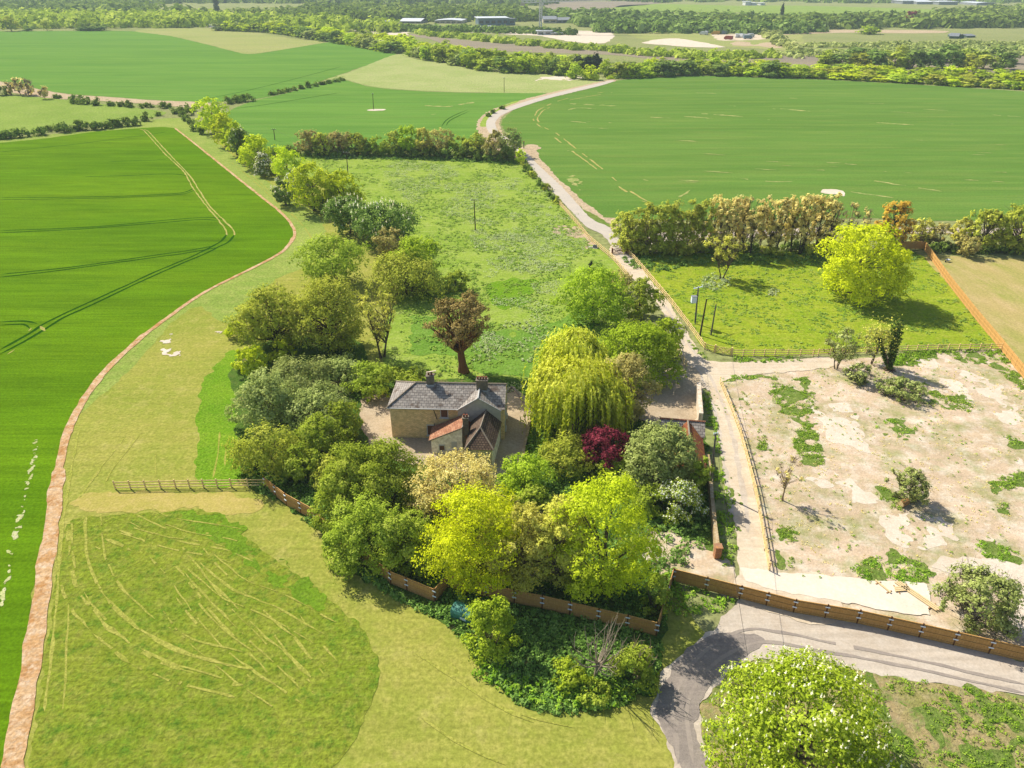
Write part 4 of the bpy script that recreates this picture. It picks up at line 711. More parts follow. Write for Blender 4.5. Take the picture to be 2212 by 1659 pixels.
def T(kind, bx, by, ty, wpx, label, cat='tree', group=None, name=None, hk=1.0):
    """stand a tree on surveyed point (bx, by); its top seen at row ty, crown wpx wide"""
    # bx, by is the lowest visible leaf edge: the stem stands further back, under the middle of the crown
    if wpx > 40: by -= wpx * (.2 if KINDS[kind].get('shape') == 'dome' else .07)
    x, y = G(bx, by); h = Hz(bx, by, ty) * hk
    # the crown is widest above its base: the far rim of a broad crown shows above its top
    w = wpx * mpp(bx, by, h * .6) * (1.16 if cat == 'shrub' else 1.08)
    h = max(1.2, h - .07 * w)
    return plant(kind, x, y, w, h, label, cat, group, name)
A = 'trees of the avenue curving along the field'
T('lime', 463, 292, 206, 71, 'tall lime-yellow tree at the far end of the avenue', group=A)
T('lime', 488, 320, 242, 57, 'narrower lime-yellow tree, second from the far end of the avenue', group=A)
T('lime', 512, 338, 259, 50, 'small yellow tree half hidden behind a dark chestnut in the avenue', group=A)
T('chestnut', 528, 352, 272, 56, 'dark chestnut with pale candles between two yellow avenue trees', group=A)
T('lime', 560, 370, 288, 78, 'round yellow tree beside the dusky blossoming hawthorn', group=A)
T('whitethorn', 578, 390, 328, 50, 'dusky white hawthorn in full blossom in the avenue', group=A)
T('lime', 624, 396, 314, 73, 'yellow avenue tree rising behind two white-blossomed ones', group=A)
T('whiteblossom', 640, 425, 362, 50, 'white-flowered chestnut below the yellow avenue trees', group=A)
T('chestnut', 618, 447, 386, 56, 'dark low chestnut with pale flowers at the grass edge', group=A)
T('lime', 680, 462, 346, 101, 'largest lime-yellow tree in the middle of the avenue', group=A)
T('lime', 746, 460, 366, 82, 'lime-yellow tree at the near end of the avenue beside the dark chestnuts', group=A)
T('hedge', 700, 468, 420, 70, 'dark shrub at the foot of the largest yellow avenue tree', 'bush')
T('chestnut', 757, 512, 420, 108, 'big dark horse chestnut, pink-white candles all over')
T('chestnut', 832, 540, 434, 145, 'biggest horse chestnut with cream candles beside the meadow')
T('bronze', 842, 562, 488, 72, 'bare bronze twiggy tree wedged below the big horse chestnut')
T('green', 722, 622, 507, 150, 'broad mid-green tree at the edge of the grass below the chestnuts')
T('sycamore', 902, 612, 506, 118, 'domed bright green sycamore at the meadow edge')
T('olivebush', 878, 668, 540, 168, 'large olive and bronze tree with orange tips beside the meadow')
T('green', 985, 632, 585, 62, 'small green tree poking out into the meadow', name='small_tree')
T('olive', 600, 758, 608, 155, 'big olive tree just opening its leaves at the grass edge')
T('olive', 722, 768, 598, 175, 'big bronze-olive twiggy tree beside the opening olive one')
T('sparsetree', 825, 778, 628, 92, 'thin see-through tree with tan twigs above the hedge')
T('limebush', 516, 740, 690, 52, 'small lime-yellow bush sticking out on the grass', 'bush')
T('limebush', 545, 815, 744, 80, 'lime-green bush below the olive trees', 'bush')
T('limebush', 612, 792, 738, 70, 'yellow bush between the olive trees and the grey-green thicket', 'bush')
TH = 'thicket of shrubs left of the house'
for k, bx, by, ty, w, lb in [
    ('greygreen', 645, 880, 776, 150, 'grey-green shrub at the top of the thicket'),
    ('greygreen', 738, 852, 772, 120, 'pale grey-green shrub behind the thicket'),
    ('greenbush', 800, 872, 782, 105, 'dark green shrub in the thicket, by the rear yard'),
    ('greenbush', 866, 850, 796, 96, 'rounded dark green bush behind the house corner'),
    ('hedge', 900, 836, 800, 60, 'low dark bush on the meadow side of the house'),
    ('greygreen', 585, 945, 800, 140, 'grey-green shrub on the grass side of the thicket'),
    ('greygreen', 690, 955, 840, 160, 'largest grey-green shrub in the middle of the thicket'),
    ('greenbush', 745, 955, 860, 80, 'green shrub overhanging the dusty yard'),
    ('olivebush', 580, 1045, 913, 140, 'brownish olive shrub at the lower end of the thicket'),
    ('greenbush', 700, 1010, 900, 115, 'deep green shrub low in the thicket'),
    ('greenbush', 662, 1050, 962, 90, 'green shrub above the rail fence corner'),
    ('olivebush', 718, 1070, 985, 84, 'olive shrub behind the boarded fence corner'),
    ('greenbush', 625, 1000, 930, 90, 'bright-topped shrub in the thicket')]:
    T(k, bx, by, ty, w, lb, 'shrub', TH)
T('brown', 1003, 815, 632, 132, 'brown-foliaged tree with thick red trunk standing in the meadow')
FT = 'trees in front of the house'
T('greenbush', 765, 1120, 958, 140, 'green hawthorn, tallest of the ones facing the dusty yard', group=FT)
T('greenbush', 845, 1130, 955, 165, 'wide green hawthorn against the front yard of the house', group=FT)
T('greenbush', 735, 1170, 1030, 125, 'yellow-green hawthorn leaning over the boarded fence', group=FT)
T('greenbush', 800, 1245, 1075, 175, 'big green hawthorn spilling over the lower boarded fence', group=FT)
T('greenbush', 885, 1240, 1085, 125, 'green hawthorn next to the yellow maple', group=FT)
T('greenbush', 745, 1235, 1130, 95, 'low green hawthorn at the lowest end of the row', group=FT)
T('beige', 988, 1135, 985, 200, 'sandy beige tree with bare-looking twigs before the house', group=FT)
T('mid' if False else 'brightbush', 1135, 1095, 985, 135, 'pale fresh-green bush beside the beige tree', 'bush')
T('lemon', 1030, 1268, 1062, 228, 'bright yellow maple above the boarded fence corner', group=FT)
T('tangreen', 1122, 1268, 1080, 160, 'dull yellow tree pressed against the bright maple', group=FT)
T('greenbush', 1150, 1130, 1050, 90, 'dark green bush hidden behind the yellow trees', 'bush')
T('tangreen', 1206, 1272, 1072, 135, 'tan-yellow tree left of the tall lime', group=FT)
T('frontlime', 1296, 1285, 1026, 222, 'tallest lime-yellow tree in front of the garden', group=FT)
T('purple', 1300, 1035, 925, 128, 'dark purple plum tree')
T('olivebush', 1218, 1040, 945, 130, 'olive-green bush left of the purple plum', 'bush')
T('olivebush', 1310, 965, 905, 120, 'pale olive bush behind the purple plum', 'bush')
T('greenbush', 1330, 1050, 985, 90, 'green bush in front of the purple plum', 'bush')
T('sallow', 1424, 1085, 914, 176, 'huge round grey-green sallow beside the outbuilding')
T('greenbush', 1506, 1090, 985, 56, 'dark green bush hanging over the garden wall', 'bush')
T('greenbush', 1395, 1120, 1050, 90, 'dark green bush below the sallow', 'bush')
T('whiteblossom', 1462, 1135, 1035, 112, 'white-blossomed thorn tree below the sallow')
T('bronze', 1348, 918, 764, 122, 'bronze-leaved tree right of the willow')
T('hornbeam', 1374, 850, 690, 195, 'broad dense green dome of a tree behind the willow')
T('sycamore', 1432, 775, 680, 88, 'bright green tree beside the track, at the end of the dense dome')
T('sycamore', 1283, 705, 576, 150, 'leafy bright green sycamore between the meadow and the track')
T('green', 1378, 692, 598, 92, 'loose darker green tree beside the track')
T('bronze', 1335, 640, 585, 70, 'bronze twiggy tree behind the leafy sycamore')
T('conifer', 1275, 600, 562, 18, 'tiny dark conifer at the meadow edge')
T('sparsetree', 1558, 608, 506, 96, 'small yellow-green tree with a bare trunk in the paddock')
T('bigyellow', 1845, 658, 476, 180, 'big bright yellow tree standing alone in the paddock')
T('brightbush', 1062, 1428, 1298, 122, 'rounded bright green bush on the lawn edge', 'bush')
T('brightbush', 1226, 1490, 1440, 86, 'fresh green bush at the foot of the dead tree', 'bush')
T('greenbush', 1360, 1496, 1405, 118, 'dark green bush at the edge of the tarmac bend', 'bush')
T('greenbush', 1288, 1525, 1485, 80, 'low green bush on the lawn edge below the dead tree', 'bush')
T('greenbush', 1410, 1330, 1240, 70, 'green bush inside the boarded fence corner', 'bush')
def plant_world(kind, bx, by, z, w, h, label, cat='tree', **k):
    x, y = G(bx, by, z); return plant(kind, x, y, w, h, label, cat, **k)
plant_world('bigchestnut', 1735, 1585, 4.2, 14.2, 9.6, 'large flowering horse chestnut covered in cream candles beside the road')
T('sparsebush', 2098, 1356, 1232, 168, 'big grey-green bush on the white chalk ground', 'bush')
T('sapling', 1690, 1087, 985, 75, 'bare sapling on the soil plot', name='sapling')
T('sparsebush', 1955, 1090, 1012, 84, 'grey-green bush with cut log on the soil plot', 'bush')
T('palewillow', 1806, 802, 706, 82, 'pale see-through tree at the head of the soil plot')
T('sparsebush', 1852, 830, 785, 54, 'olive scrub bush between the pale tree and the ivy trunk', 'bush')
T('sparsebush', 1945, 862, 818, 96, 'low tan scrub bush on the soil plot', 'bush')
T('palewillow', 1880, 790, 702, 60, 'thin tan bush behind the ivy-clad trunk', 'bush')
# --- poplar row and its neighbours beyond the paddock
PR = 'poplar row behind the paddock'
POP = [(1345, 545, 452, 60), (1365, 558, 442, 62), (1395, 560, 434, 66), (1425, 560, 432, 62), (1455, 560, 430, 62), (1485, 558, 428, 60), (1515, 556, 430, 56)]
for i, (bx, by, ty, w) in enumerate(POP): T('poplarolive', bx, by, ty, w, 'bushy tan-topped tree in the thick end of the poplar row', group=PR)
for i in range(15):
    bx = 1535 + i * 17.5; T('poplar', bx, 540 + (i % 3) * 5, 424 - i * .5 + (i * 37 % 11), 40, 'slim tan poplar with bare stems in the row behind the paddock', group=PR)
for i in range(9):
    T('hedge' if i % 2 else 'olivebush', 1390 + i * 46, 558 - (i % 2) * 4, 522 + (i * 13 % 9), 56, 'low dark bush under the poplar row', 'bush', 'bushes under the poplars')
for bx, by, ty, w in [(1797, 540, 445, 40), (1822, 540, 437, 40), (1858, 538, 442, 36)]: T('barepoplar', bx, by, ty, w, 'bare ivy-footed poplar beside the tan poplar row', group='bare poplars')
for bx, by, ty, w in [(1795, 548, 480, 22), (1822, 546, 478, 18)]: T('hedge', bx, by, ty, w, 'dark ivy column round a bare poplar stem', 'bush', 'ivy columns')
T('orange', 1922, 540, 430, 78, 'orange-bronze tree behind the yellow paddock tree')
T('tangreen', 1985, 535, 470, 50, 'small tan tree above the fence corner')
T('bronze', 2025, 540, 480, 46, 'brown twiggy tree next to the orange fence corner')
T('tangreen', 2070, 535, 468, 46, 'thin tan tree on the hedge line by the parched lawn')
T('olive', 2118, 545, 448, 86, 'olive-yellow tree on the hedge line by the parched lawn')
T('olive', 2185, 550, 438, 98, 'tallest olive-yellow tree above the parched lawn')
T('tangreen', 2260, 550, 446, 90, 'yellow tree beyond the end of the parched lawn hedge')
for i in range(7):
    T('hedge', 2030 + i * 32, 553, 520 + (i * 7 % 8), 44, 'dark hedge bush along the top of the parched lawn', 'bush', 'hedge above the parched lawn')
T('bronze', 2085, 556, 505, 50, 'pinkish-tan bush in the hedge above the parched lawn', 'bush')
# --- hedgerow across the middle
HR = 'hedgerow trees between the meadow and the middle field'
for k, bx, by, ty, w, lb in [('bronze', 672, 337, 277, 62, 'brown twiggy tree at the avenue end of the hedgerow'), ('olive', 700, 337, 284, 40, 'olive tree second in the hedgerow'), ('bronze', 733, 338, 280, 64, 'wide bronze tree in the hedgerow'), ('olive', 776, 338, 285, 48, 'olive-green tree right after the wide bronze one'),
    ('green', 816, 338, 292, 44, 'low green tree in the middle of the hedgerow'), ('olive', 854, 338, 281, 44, 'dark olive tree beside the pale green one'), ('sycamore', 885, 338, 268, 52, 'tallest pale green tree in the hedgerow'), ('tangreen', 915, 338, 275, 40, 'yellow-green tree beside the tallest hedgerow one'),
    ('bronze', 950, 339, 276, 62, 'bronze tree in the lane half of the hedgerow'), ('green', 992, 341, 293, 52, 'green tree with low crown in the lane half of the hedgerow'), ('olive', 1028, 343, 283, 50, 'olive tree two before the lane end'), ('bronze', 1066, 347, 278, 40, 'thin brown tree beside the lane-end tree'), ('greygreen', 1100, 350, 273, 64, 'grey-green tree at the lane end of the hedgerow')]:
    T(k, bx, by, ty, w, lb, group=HR)
T('limebush', 1124, 352, 320, 24, 'small yellow bush at the lane end of the hedgerow', 'bush')
for i in range(17):
    bx = 560 + i * 33.5; T('hedge', bx, 335 + max(0, i - 8) * 1.6, 312 + (i * 11 % 7), 40, 'low dark hedge bush under the hedgerow trees', 'bush', 'hedge bushes under the hedgerow trees')
for i, (bx, by) in enumerate(crL([(470, 640), (510, 700), (570, 760), (620, 800), (720, 920), (790, 1000), (840, 1010), (900, 1100), (960, 1180), (1020, 1220)])):
    T('olivebush' if i % 3 == 0 else 'hedge', bx, by + 4, by - 12, 17, 'small clipped hedge bush beside the lane', 'bush', 'low hedge along the lane')
for bx, by, ty, w in rm([(1050, 705), (980, 735), (950, 755)]) and [(1087, 236, 228, 14), (1064, 245, 240, 9), (1054, 252, 246, 9)]: T('hedge', bx, by, ty, w, 'little dark bush on the lane bend', 'bush', 'bushes on the lane bend')
# --- hedges on the far left
HL = 'hedge between the pasture and the crop field'
for i, (bx, by, ty, w) in enumerate([(-30, 302, 280, 40), (2, 300, 282, 26), (22, 298, 276, 36), (46, 296, 276, 34), (88, 292, 275, 36), (116, 291, 269, 42), (141, 285, 262, 30), (158, 284, 273, 26), (175, 280, 259, 28), (194, 281, 263, 28), (210, 280, 262, 30), (232, 277, 258, 26), (247, 275, 257, 26), (262, 273, 256, 26), (276, 272, 253, 24), (296, 270, 252, 28), (316, 262, 242, 22)]):
    T('hedge', bx, by, ty, w, 'dark rounded bush in the hedge above the crop field', 'bush', HL)
HB = 'bushes along the bare strip'
for bx, by, ty, w in [(5, 206, 184, 24), (-20, 206, 180, 30), (125, 212, 204, 14), (163, 223, 203, 22), (180, 225, 203, 26), (212, 228, 210, 20), (240, 229, 220, 18), (261, 230, 219, 13), (280, 232, 218, 16), (316, 232, 226, 30), (351, 234, 219, 15), (366, 233, 226, 10), (345, 250, 241, 11)]:
    T('hedge', bx, by, ty, w, 'dark bush beside the bare tan strip', 'bush', HB)
for bx, by, ty, w in [(25, 204, 176, 22), (45, 205, 168, 24), (62, 206, 168, 28), (98, 214, 188, 22)]: T('barepoplar', bx, by, ty, w, 'leafless grey tree beside the bare tan strip', group='leafless trees by the bare strip')
HC = 'bushes at the field corner'
for bx, by, ty, w in [(377, 246, 232, 16), (398, 240, 224, 24), (408, 248, 233, 22), (418, 240, 229, 12), (395, 252, 240, 18), (402, 262, 247, 20), (415, 272, 256, 22), (425, 283, 266, 20), (435, 290, 275, 16)]:
    T('hedge', bx, by, ty, w, 'dark bush on the bank at the field corner', 'bush', HC)
T('hedge', 494, 224, 207, 20, 'pale green bush beside the far avenue end', 'bush')
for bx, by, ty, w in [(515, 221, 202, 30), (535, 219, 202, 28)]: T('hedge', bx, by, ty, w, 'dense dark clump on the middle field corner', 'bush', 'dark clumps on the middle field corner')
for i in range(11):
    bx = 590 + i * 15; T('hedge', bx, 204 - i * 3.1 + 1, 198 - i * 3.1 - (5 if i == 5 else 0), 15, 'low bush on the track side of the middle field', 'bush', 'low bushes along the hill field track')
# --- dead trees, ivy-clad leaning trunk
def dead_tree(bx, by, h, w, n, label, seed, mat, name='dead_tree'):
    rng = np.random.default_rng(seed); x, y = G(bx, by); V, F = [], []
    tube_np(V, F, [(0, 0, -.1), (.05, 0, h * .12), (.1, .05, h * .24)], [.2, .15, .12], 8)
    b0 = 16
    for i in range(n):
        a = rng.random() * 6.28; r = w / 2 * (.25 + .75 * rng.random()); top = h * (.65 + .35 * rng.random()) * (1 - .25 * (r / w * 2)**2)
        s = np.array([.08, .04, h * (.14 + .1 * rng.random())]); e = np.array([r * math.cos(a), r * math.sin(a), top])
        m1 = s * .6 + e * .4 + np.array([e[0] * .35, e[1] * .35, -.1 * h]); u = np.linspace(0, 1, 8)[:, None]
        p = (1 - u)**2 * s + 2 * u * (1 - u) * m1 + u**2 * e; p[1:] += rng.normal(size=(7, 3)) * .05
        lb_ = tube_np(V, F, p, np.linspace(.07, .016, 8), 5, b0)
        for j in range(3):
            qi = int(rng.integers(3, 7)); q = p[qi]; d = rng.normal(size=3) * .5; d[2] = abs(d[2]) + .5; L = h * (.08 + .12 * rng.random())
            tube_np(V, F, np.stack([q, q + d * L * .5 + rng.normal(size=3) * .05, q + d * L]), [.028, .02, .011], 4, lb_ + qi * 5)
    t = thing(name, (x, y, 0), label, 'tree'); link('trunk', np_mesh('trunk', np.vstack(V), np.vstack(F), mat), t)
    return t
dead_tree(1286, 1462, 7.6, 5.6, 26, 'leafless grey dead tree with many upright branches by the fence', 5, BARK_D)
dead_tree(1378, 1470, 5.6, 3.2, 9, 'thin dead tree with tan branches in the olive bush', 9, BARK_P)
def ivy_trunk():
    x, y = G(1921, 800); t = thing('leaning_tree', (x, y, 0), 'leaning ivy-clad trunk with exposed roots on the soil plot', 'tree'); rng = np.random.default_rng(4)
    V, F = [], []; top = np.array([-2.4, .6, 8.2])
    for b, e in [((0, 0, 0), (-.6, .2, 7.6)), ((0, 0, 0), (-3.2, .6, 6.0))]:
        u = np.linspace(0, 1, 7)[:, None]; p = np.array(b) * (1 - u) + np.array(e) * u; p[:, 2] += .3 * np.sin(u[:, 0] * PI)
        tube_np(V, F, p, np.linspace(.32, .1, 7), 7)
    for k in range(9):
        a = k * .7; tube_np(V, F, [(0, 0, .25), (math.cos(a) * .6, math.sin(a) * .6, .2), (math.cos(a) * 1.3, math.sin(a) * 1.2, -.05)], [.12, .08, .03], 5)
    link('trunk', np_mesh('trunk', np.vstack(V), np.vstack(F), BARK_R), t)
    n = 2600; u = rng.random(n); br = rng.random(n) < .66
    ax = np.where(br[:, None], np.array([[-.6, .2, 7.6]]) * u[:, None], np.array([[-3.2, .6, 6.0]]) * u[:, None]); rad = np.where(br, .35 + .75 * u, .3 + .15 * u)
    d = rng.normal(size=(n, 3)); d /= np.linalg.norm(d, axis=1, keepdims=True); P = ax + d * rad[:, None] * (.6 + .5 * rng.random(n))[:, None]; P[:, 2] = np.maximum(P[:, 2], .2)
    link('ivy', np_mesh('ivy', leaf_quads(P, d + rng.normal(size=(n, 3)) * .4, np.full(n, .26), rng), np.arange(n * 4).reshape(-1, 4), LM['ivy'], rng.random(n)), t)
    n = 900; P = np.array([-2.6, .5, 6.0]) + rng.normal(size=(n, 3)) * np.array([1.3, 1.0, 1.2])
    link('crown', np_mesh('crown', leaf_quads(P, rng.normal(size=(n, 3)), np.full(n, .2), rng), np.arange(n * 4).reshape(-1, 4), LM['tangreen'], rng.random(n)), t)
ivy_trunk()
# --- the weeping willow
def willow(bx, by, w, h, label, seed):
    rng = np.random.default_rng(seed); x, y = G(bx, by); t = thing('willow_tree', (x, y, 0), label, 'tree')
    V, F = [], []; R = w / 2; tops = []
    tube_np(V, F, [(0, 0, -.1), (.1, 0, h * .2), (.1, .2, h * .42)], [.5, .4, .3], 8)
    for i in range(14):
        a = i * 2.4 + rng.random(); r = R * (.2 + .6 * rng.random()); e = np.array([r * math.cos(a), r * math.sin(a) * .9, h * (.97 - .42 * (r / R)**2) - rng.random() * .9]); s = np.array([.1, .1, h * (.25 + .15 * rng.random())])
        u = np.linspace(0, 1, 5)[:, None]; m_ = (s + e) / 2 + np.array([0, 0, .12 * h]); tube_np(V, F, (1 - u)**2 * s + 2 * u * (1 - u) * m_ + u**2 * e, np.linspace(.2, .05, 5), 5); tops.append(e)
    link('trunk', np_mesh('trunk', np.vstack(V), np.vstack(F), BARK), t)
    tops = np.array(tops); Pl, Al, Nl, Tl = [], [], [], []
    for i in range(1900):
        c = tops[int(rng.integers(len(tops)))]; off = rng.normal(size=3) * np.array([.85, .85, .45]) * R * .22
        s = c + off; s[2] = min(s[2], h); o = np.array([s[0], s[1]]); o = o / (np.linalg.norm(o) + 1e-6); L = min(s[2] - .3, (2.0 + 4.6 * rng.random()) * (.5 + .7 * np.hypot(s[0], s[1]) / R))
        k = int(4 + L * 3.2); u = np.linspace(0, 1, k); sw = .5 + .5 * rng.random()
        p = np.column_stack([s[0] + o[0] * sw * np.sqrt(u) * .9, s[1] + o[1] * sw * np.sqrt(u) * .9, s[2] + .25 * np.sin(u * PI) - L * u**1.25]) + rng.normal(size=(k, 3)) * .05
        Pl.append(p); Al.append(np.gradient(p, axis=0) + rng.normal(size=(k, 3)) * .12); Nl.append(np.column_stack([np.full(k, o[0]), np.full(k, o[1]), .5 - .4 * u]) + rng.normal(size=(k, 3)) * .45); Tl.append(np.clip(.65 - .45 * u + .4 * rng.random() + .15 * rng.normal(size=k), 0, 1))
    P, Aa, Nn, Tt = map(np.concatenate, (Pl, Al, Nl, Tl)); n = len(P)
    link('crown', np_mesh('crown', leaf_quads(P, Nn, np.full(n, .26), rng, 2.1, Aa), np.arange(n * 4).reshape(-1, 4), LM['willow'], Tt), t)
willow(1242, 926, 12.6, 10.4, 'large weeping willow with trailing yellow-green strands', 3)
willow(1232, 852, 8.4, 10.4, 'second weeping willow rising behind the large one', 8)
# ================================================================== BUILT THINGS
MT = dict(
    stone=brickmat('coursed stone', (196, 172, 126), (172, 148, 104), (160, 140, 104), .42, .16, .02, (140, 120, 88), 1.6, .58, .78, k=.6),
    render=plain('grey render', (186, 178, 166), .2, .6, k=1.0), white=plain('flaking whitewash', (232, 226, 212), .1, .5, c2=(190, 180, 162), k=.8),
    creamw=plain('cream render', (206, 192, 168), .15, .6, k=1.15), slate=brickmat('slate roof', (190, 180, 168), (158, 149, 140), (92, 86, 82), .56, .4, .03, (112, 96, 84), 1.6, .52, .62, k=1.4),
    browntile=brickmat('brown tile roof', (136, 112, 92), (106, 84, 68), (60, 48, 40), .36, .3, .04, (148, 124, 92), 1.2, .6, .75, k=1.4),
    redtile=brickmat('red tile roof', (204, 142, 104), (176, 112, 80), (120, 82, 62), .3, .26, .03, (206, 164, 130), 1.0, .5, .7, k=1.45),
    mosstile=brickmat('lichened red tile roof', (176, 100, 62), (150, 82, 52), (96, 60, 42), .2, .16, .015, (186, 136, 40), .7, .5, .65, k=1.45),
    ridge=plain('ridge tiles', (176, 160, 140), .3, .3), chim=brickmat('weathered brick', (130, 118, 100), (108, 98, 84), (140, 130, 114), .23, .08, .012, None, k=1.15),
    pot=plain('clay chimney pot', (150, 86, 60), .3, .2), lead=plain('lead flashing', (196, 200, 206), .15, .3, .5, .4),
    board=plain('boarded window', (136, 98, 80), .3, .15, stretch=(6, 1, .5)), frame=plain('white painted timber', (228, 226, 220), .08, .3), pipe=plain('black iron pipe', (44, 42, 44), .3, .3, .5, .4),
    glass=plain('dark window glass', (66, 74, 84), .2, .5, .1, .6), fence=plain('brown fence boards', (188, 148, 90), .3, .14, stretch=(3, 3, .15), c2=(164, 122, 68), k=.9), fencedk=plain('brown fence posts', (116, 74, 44), .3, .2, k=1.2),
    orange=plain('new orange boards', (228, 182, 112), .2, .2, c2=(212, 162, 92), stretch=(4, 4, .2), k=1.35), rail=plain('new fence timber', (234, 208, 152), .2, .3, c2=(216, 184, 124), k=1.05), gatewood=plain('dark red timber', (140, 84, 58), .3, .3, k=1.3),
    steel=plain('galvanised bracket', (214, 224, 236), .08, .2, .5, .4, .1, k=.9), pole=plain('creosoted pole', (92, 74, 60), .3, .5), greypole=plain('weathered pole', (128, 124, 112), .25, .5), wire=plain('wire', (60, 60, 62), .1, 1, .5, .3),
    walltop=plain('pale wall', (236, 222, 204), .1, .5, c2=(204, 182, 152), k=1.3), wallstone=plain('lichened old wall', (206, 186, 150), .25, .4, c2=(160, 130, 82), k=1.3), brick=brickmat('orange brick', (204, 132, 88), (182, 108, 70), (200, 180, 150), .23, .08, .012, (214, 150, 60), .5, .5, .7),
    green=plain('green plastic', (62, 124, 108), .12, .6, .5, .4, k=1.0), plank=plain('fresh planks', (240, 212, 160), .15, .3, k=1.35), log=plain('cut log', (206, 160, 100), .25, .2, c2=(150, 108, 66)), tincw=plain('white sheet roofing', (236, 240, 244), .06, 2, .5, .4), bluew=plain('blue-grey glazed wall', (120, 146, 166), .2, 3, .3, .5),
    greyw=plain('grey cladding', (150, 154, 158), .15, 2, .6, .3), houser=plain('tiled house roof', (150, 112, 92), .2, .6), dkgreen=plain('green cladding', (92, 118, 104), .15, 1), cranew=plain('white crane steel', (240, 240, 236), .06, .5, .5, .4), vanw=plain('white vehicle paint', (236, 238, 240), .04, .5, .3, .5), tyre=plain('rubber', (38, 38, 40), .2, .2), redp=plain('red machine paint', (176, 60, 50), .15, .4, .4, .4), yel=plain('yellow machine paint', (220, 168, 50), .15, .4, .4, .4), conc=plain('concrete block', (214, 204, 190), .15, .4),
)
# ------------------------------------------------------------------ fences
def boarded_fence(pv, label, h=1.8, bay=2.75, mat='fence', world=None):
    P = world or Gs(pv); P0 = P[0]
    t = thing('boarded_fence', (P0[0], P0[1], 0), label, 'fence'); n = 0
    post_me = MB().box((0, 0, h / 2 - .05), (.12, .12, h + .2)).mesh('post', MT['fencedk' if mat == 'fence' else 'orange'])
    done = set(); bk = {}
    for a, b in zip(P, P[1:]):
        L = math.dist(a, b); k = max(1, int(round(L / bay))); ang = math.atan2(b[1] - a[1], b[0] - a[0])
        for i in range(k + 1):
            q = (a[0] + (b[0] - a[0]) * i / k, a[1] + (b[1] - a[1]) * i / k); key = (round(q[0], 2), round(q[1], 2))
            if key not in done and n < 100:
                done.add(key); po = link('post', post_me, t, (q[0] - P0[0], q[1] - P0[1], 0)); po.rotation_euler = (0, 0, ang); n += 1
                if mat == 'fence':
                    for zz in (h - .28, h * .48):
                        if zz not in bk: bk[zz] = MB().box((0, -.085, zz), (.42, .05, .12)).mesh('bracket', MT['steel'])
                        link('bracket', bk[zz], po)
            if i < k:
                d = L / k; mb = MB(); m = int(d / .135); wv = (d - .14) / m
                for j in range(m):
                    off = .012 if j % 2 else -.012; x = -d / 2 + .07 + wv * (j + .5)
                    mb.box((x, off, h / 2 + .01 * math.sin(j * 5.1)), (wv + .012, .02, h - .12))
                for zz in (.3, h * .52, h - .24): mb.box((0, -.045, zz), (d - .13, .05, .085))
                mb.box((0, 0, h - .035), (d - .125, .075, .03))
                c = (a[0] + (b[0] - a[0]) * (i + .5) / k - P0[0], a[1] + (b[1] - a[1]) * (i + .5) / k - P0[1], 0)
                o = mb.build('panel', MT[mat], t, c); o.rotation_euler = (0, 0, ang)
    return t
def rail_fence(pv, label, h=1.2, sp=1.85, rails=3, mat='rail'):
    P = Gs(pv); P0 = P[0]; t = thing('rail_fence', (P0[0], P0[1], 0), label, 'fence')
    pm = MB().box((0, 0, h / 2 - .02), (.13, .11, h + .16)).mesh('post', MT[mat]); Q = []
    for a, b in zip(P, P[1:]):
        k = max(1, int(round(math.dist(a, b) / sp)))
        Q += [(a[0] + (b[0] - a[0]) * i / k, a[1] + (b[1] - a[1]) * i / k, math.atan2(b[1] - a[1], b[0] - a[0])) for i in range(k)]
    Q.append((P[-1][0], P[-1][1], Q[-1][2]))
    stepn = max(1, math.ceil(len(Q) / 99))
    for i, (x, y, a) in enumerate(Q):
        o = link('post', pm, t, (x - P0[0], y - P0[1], 0)); o.rotation_euler = (0, 0, a)
    for r in range(rails):
        z = h - .1 - r * (h - .28) / max(1, rails - 1) * .86; mb = MB(); vs = []
        for i, (x, y, a) in enumerate(Q):
            ox, oy = math.sin(a) * .09, -math.cos(a) * .09; jz = .015 * math.sin(i * 2.3 + r)
            for dy, dz in ((-.022, -.06), (.022, -.06), (.022, .06), (-.022, .06)): vs.append((x - P0[0] + ox + dy * -math.sin(a), y - P0[1] + oy + dy * math.cos(a), z + dz + jz))
        fs = [(0, 1, 2, 3)] + [(i * 4 + k, i * 4 + 4 + k, i * 4 + 4 + (k + 1) % 4, i * 4 + (k + 1) % 4) for i in range(len(Q) - 1) for k in range(4)] + [tuple((len(Q) - 1) * 4 + k for k in (3, 2, 1, 0))]
        mb.solid(vs, fs); mb.build('rail', MT[mat], t)
    return t
def field_gate(a, b, label, mat, h=1.2, post=True):
    A_, B_ = G(*a), G(*b); L = math.dist(A_, B_); ang = math.atan2(B_[1] - A_[1], B_[0] - A_[0])
    t = thing('field_gate', (A_[0], A_[1], 0), label, 'gate', None, ang)
    for x in (0, L): MB().box((x, 0, h * .58), (.24, .24, h * 1.16 + .1)).build('gate_post', MT[mat], t)
    mb = MB(); z0, z1 = .2, h
    for k in range(5): mb.box((L / 2, 0, z0 + (z1 - z0) * k / 4), (L - .34, .05, .09))
    for x in (.2, L - .2): mb.box((x, -.002, (z0 + z1) / 2), (.09, .06, z1 - z0 + .12))
    mb.beam((.22, -.04, z0), (L / 2, -.04, z1), .04, .08).beam((L / 2, -.04, z1), (L - .22, -.04, z0), .04, .08).beam((.22, .04, z1), (L / 2, .04, z0), .04, .08).beam((L / 2, .04, z0), (L - .22, .04, z1), .04, .08)
    mb.build('gate_leaf', MT[mat], t); return t
rail_fence([(250, 1057), (380, 1054), (500, 1052), (573, 1051)], 'pale three-rail fence across the mown grass at the straw band', sp=1.75)
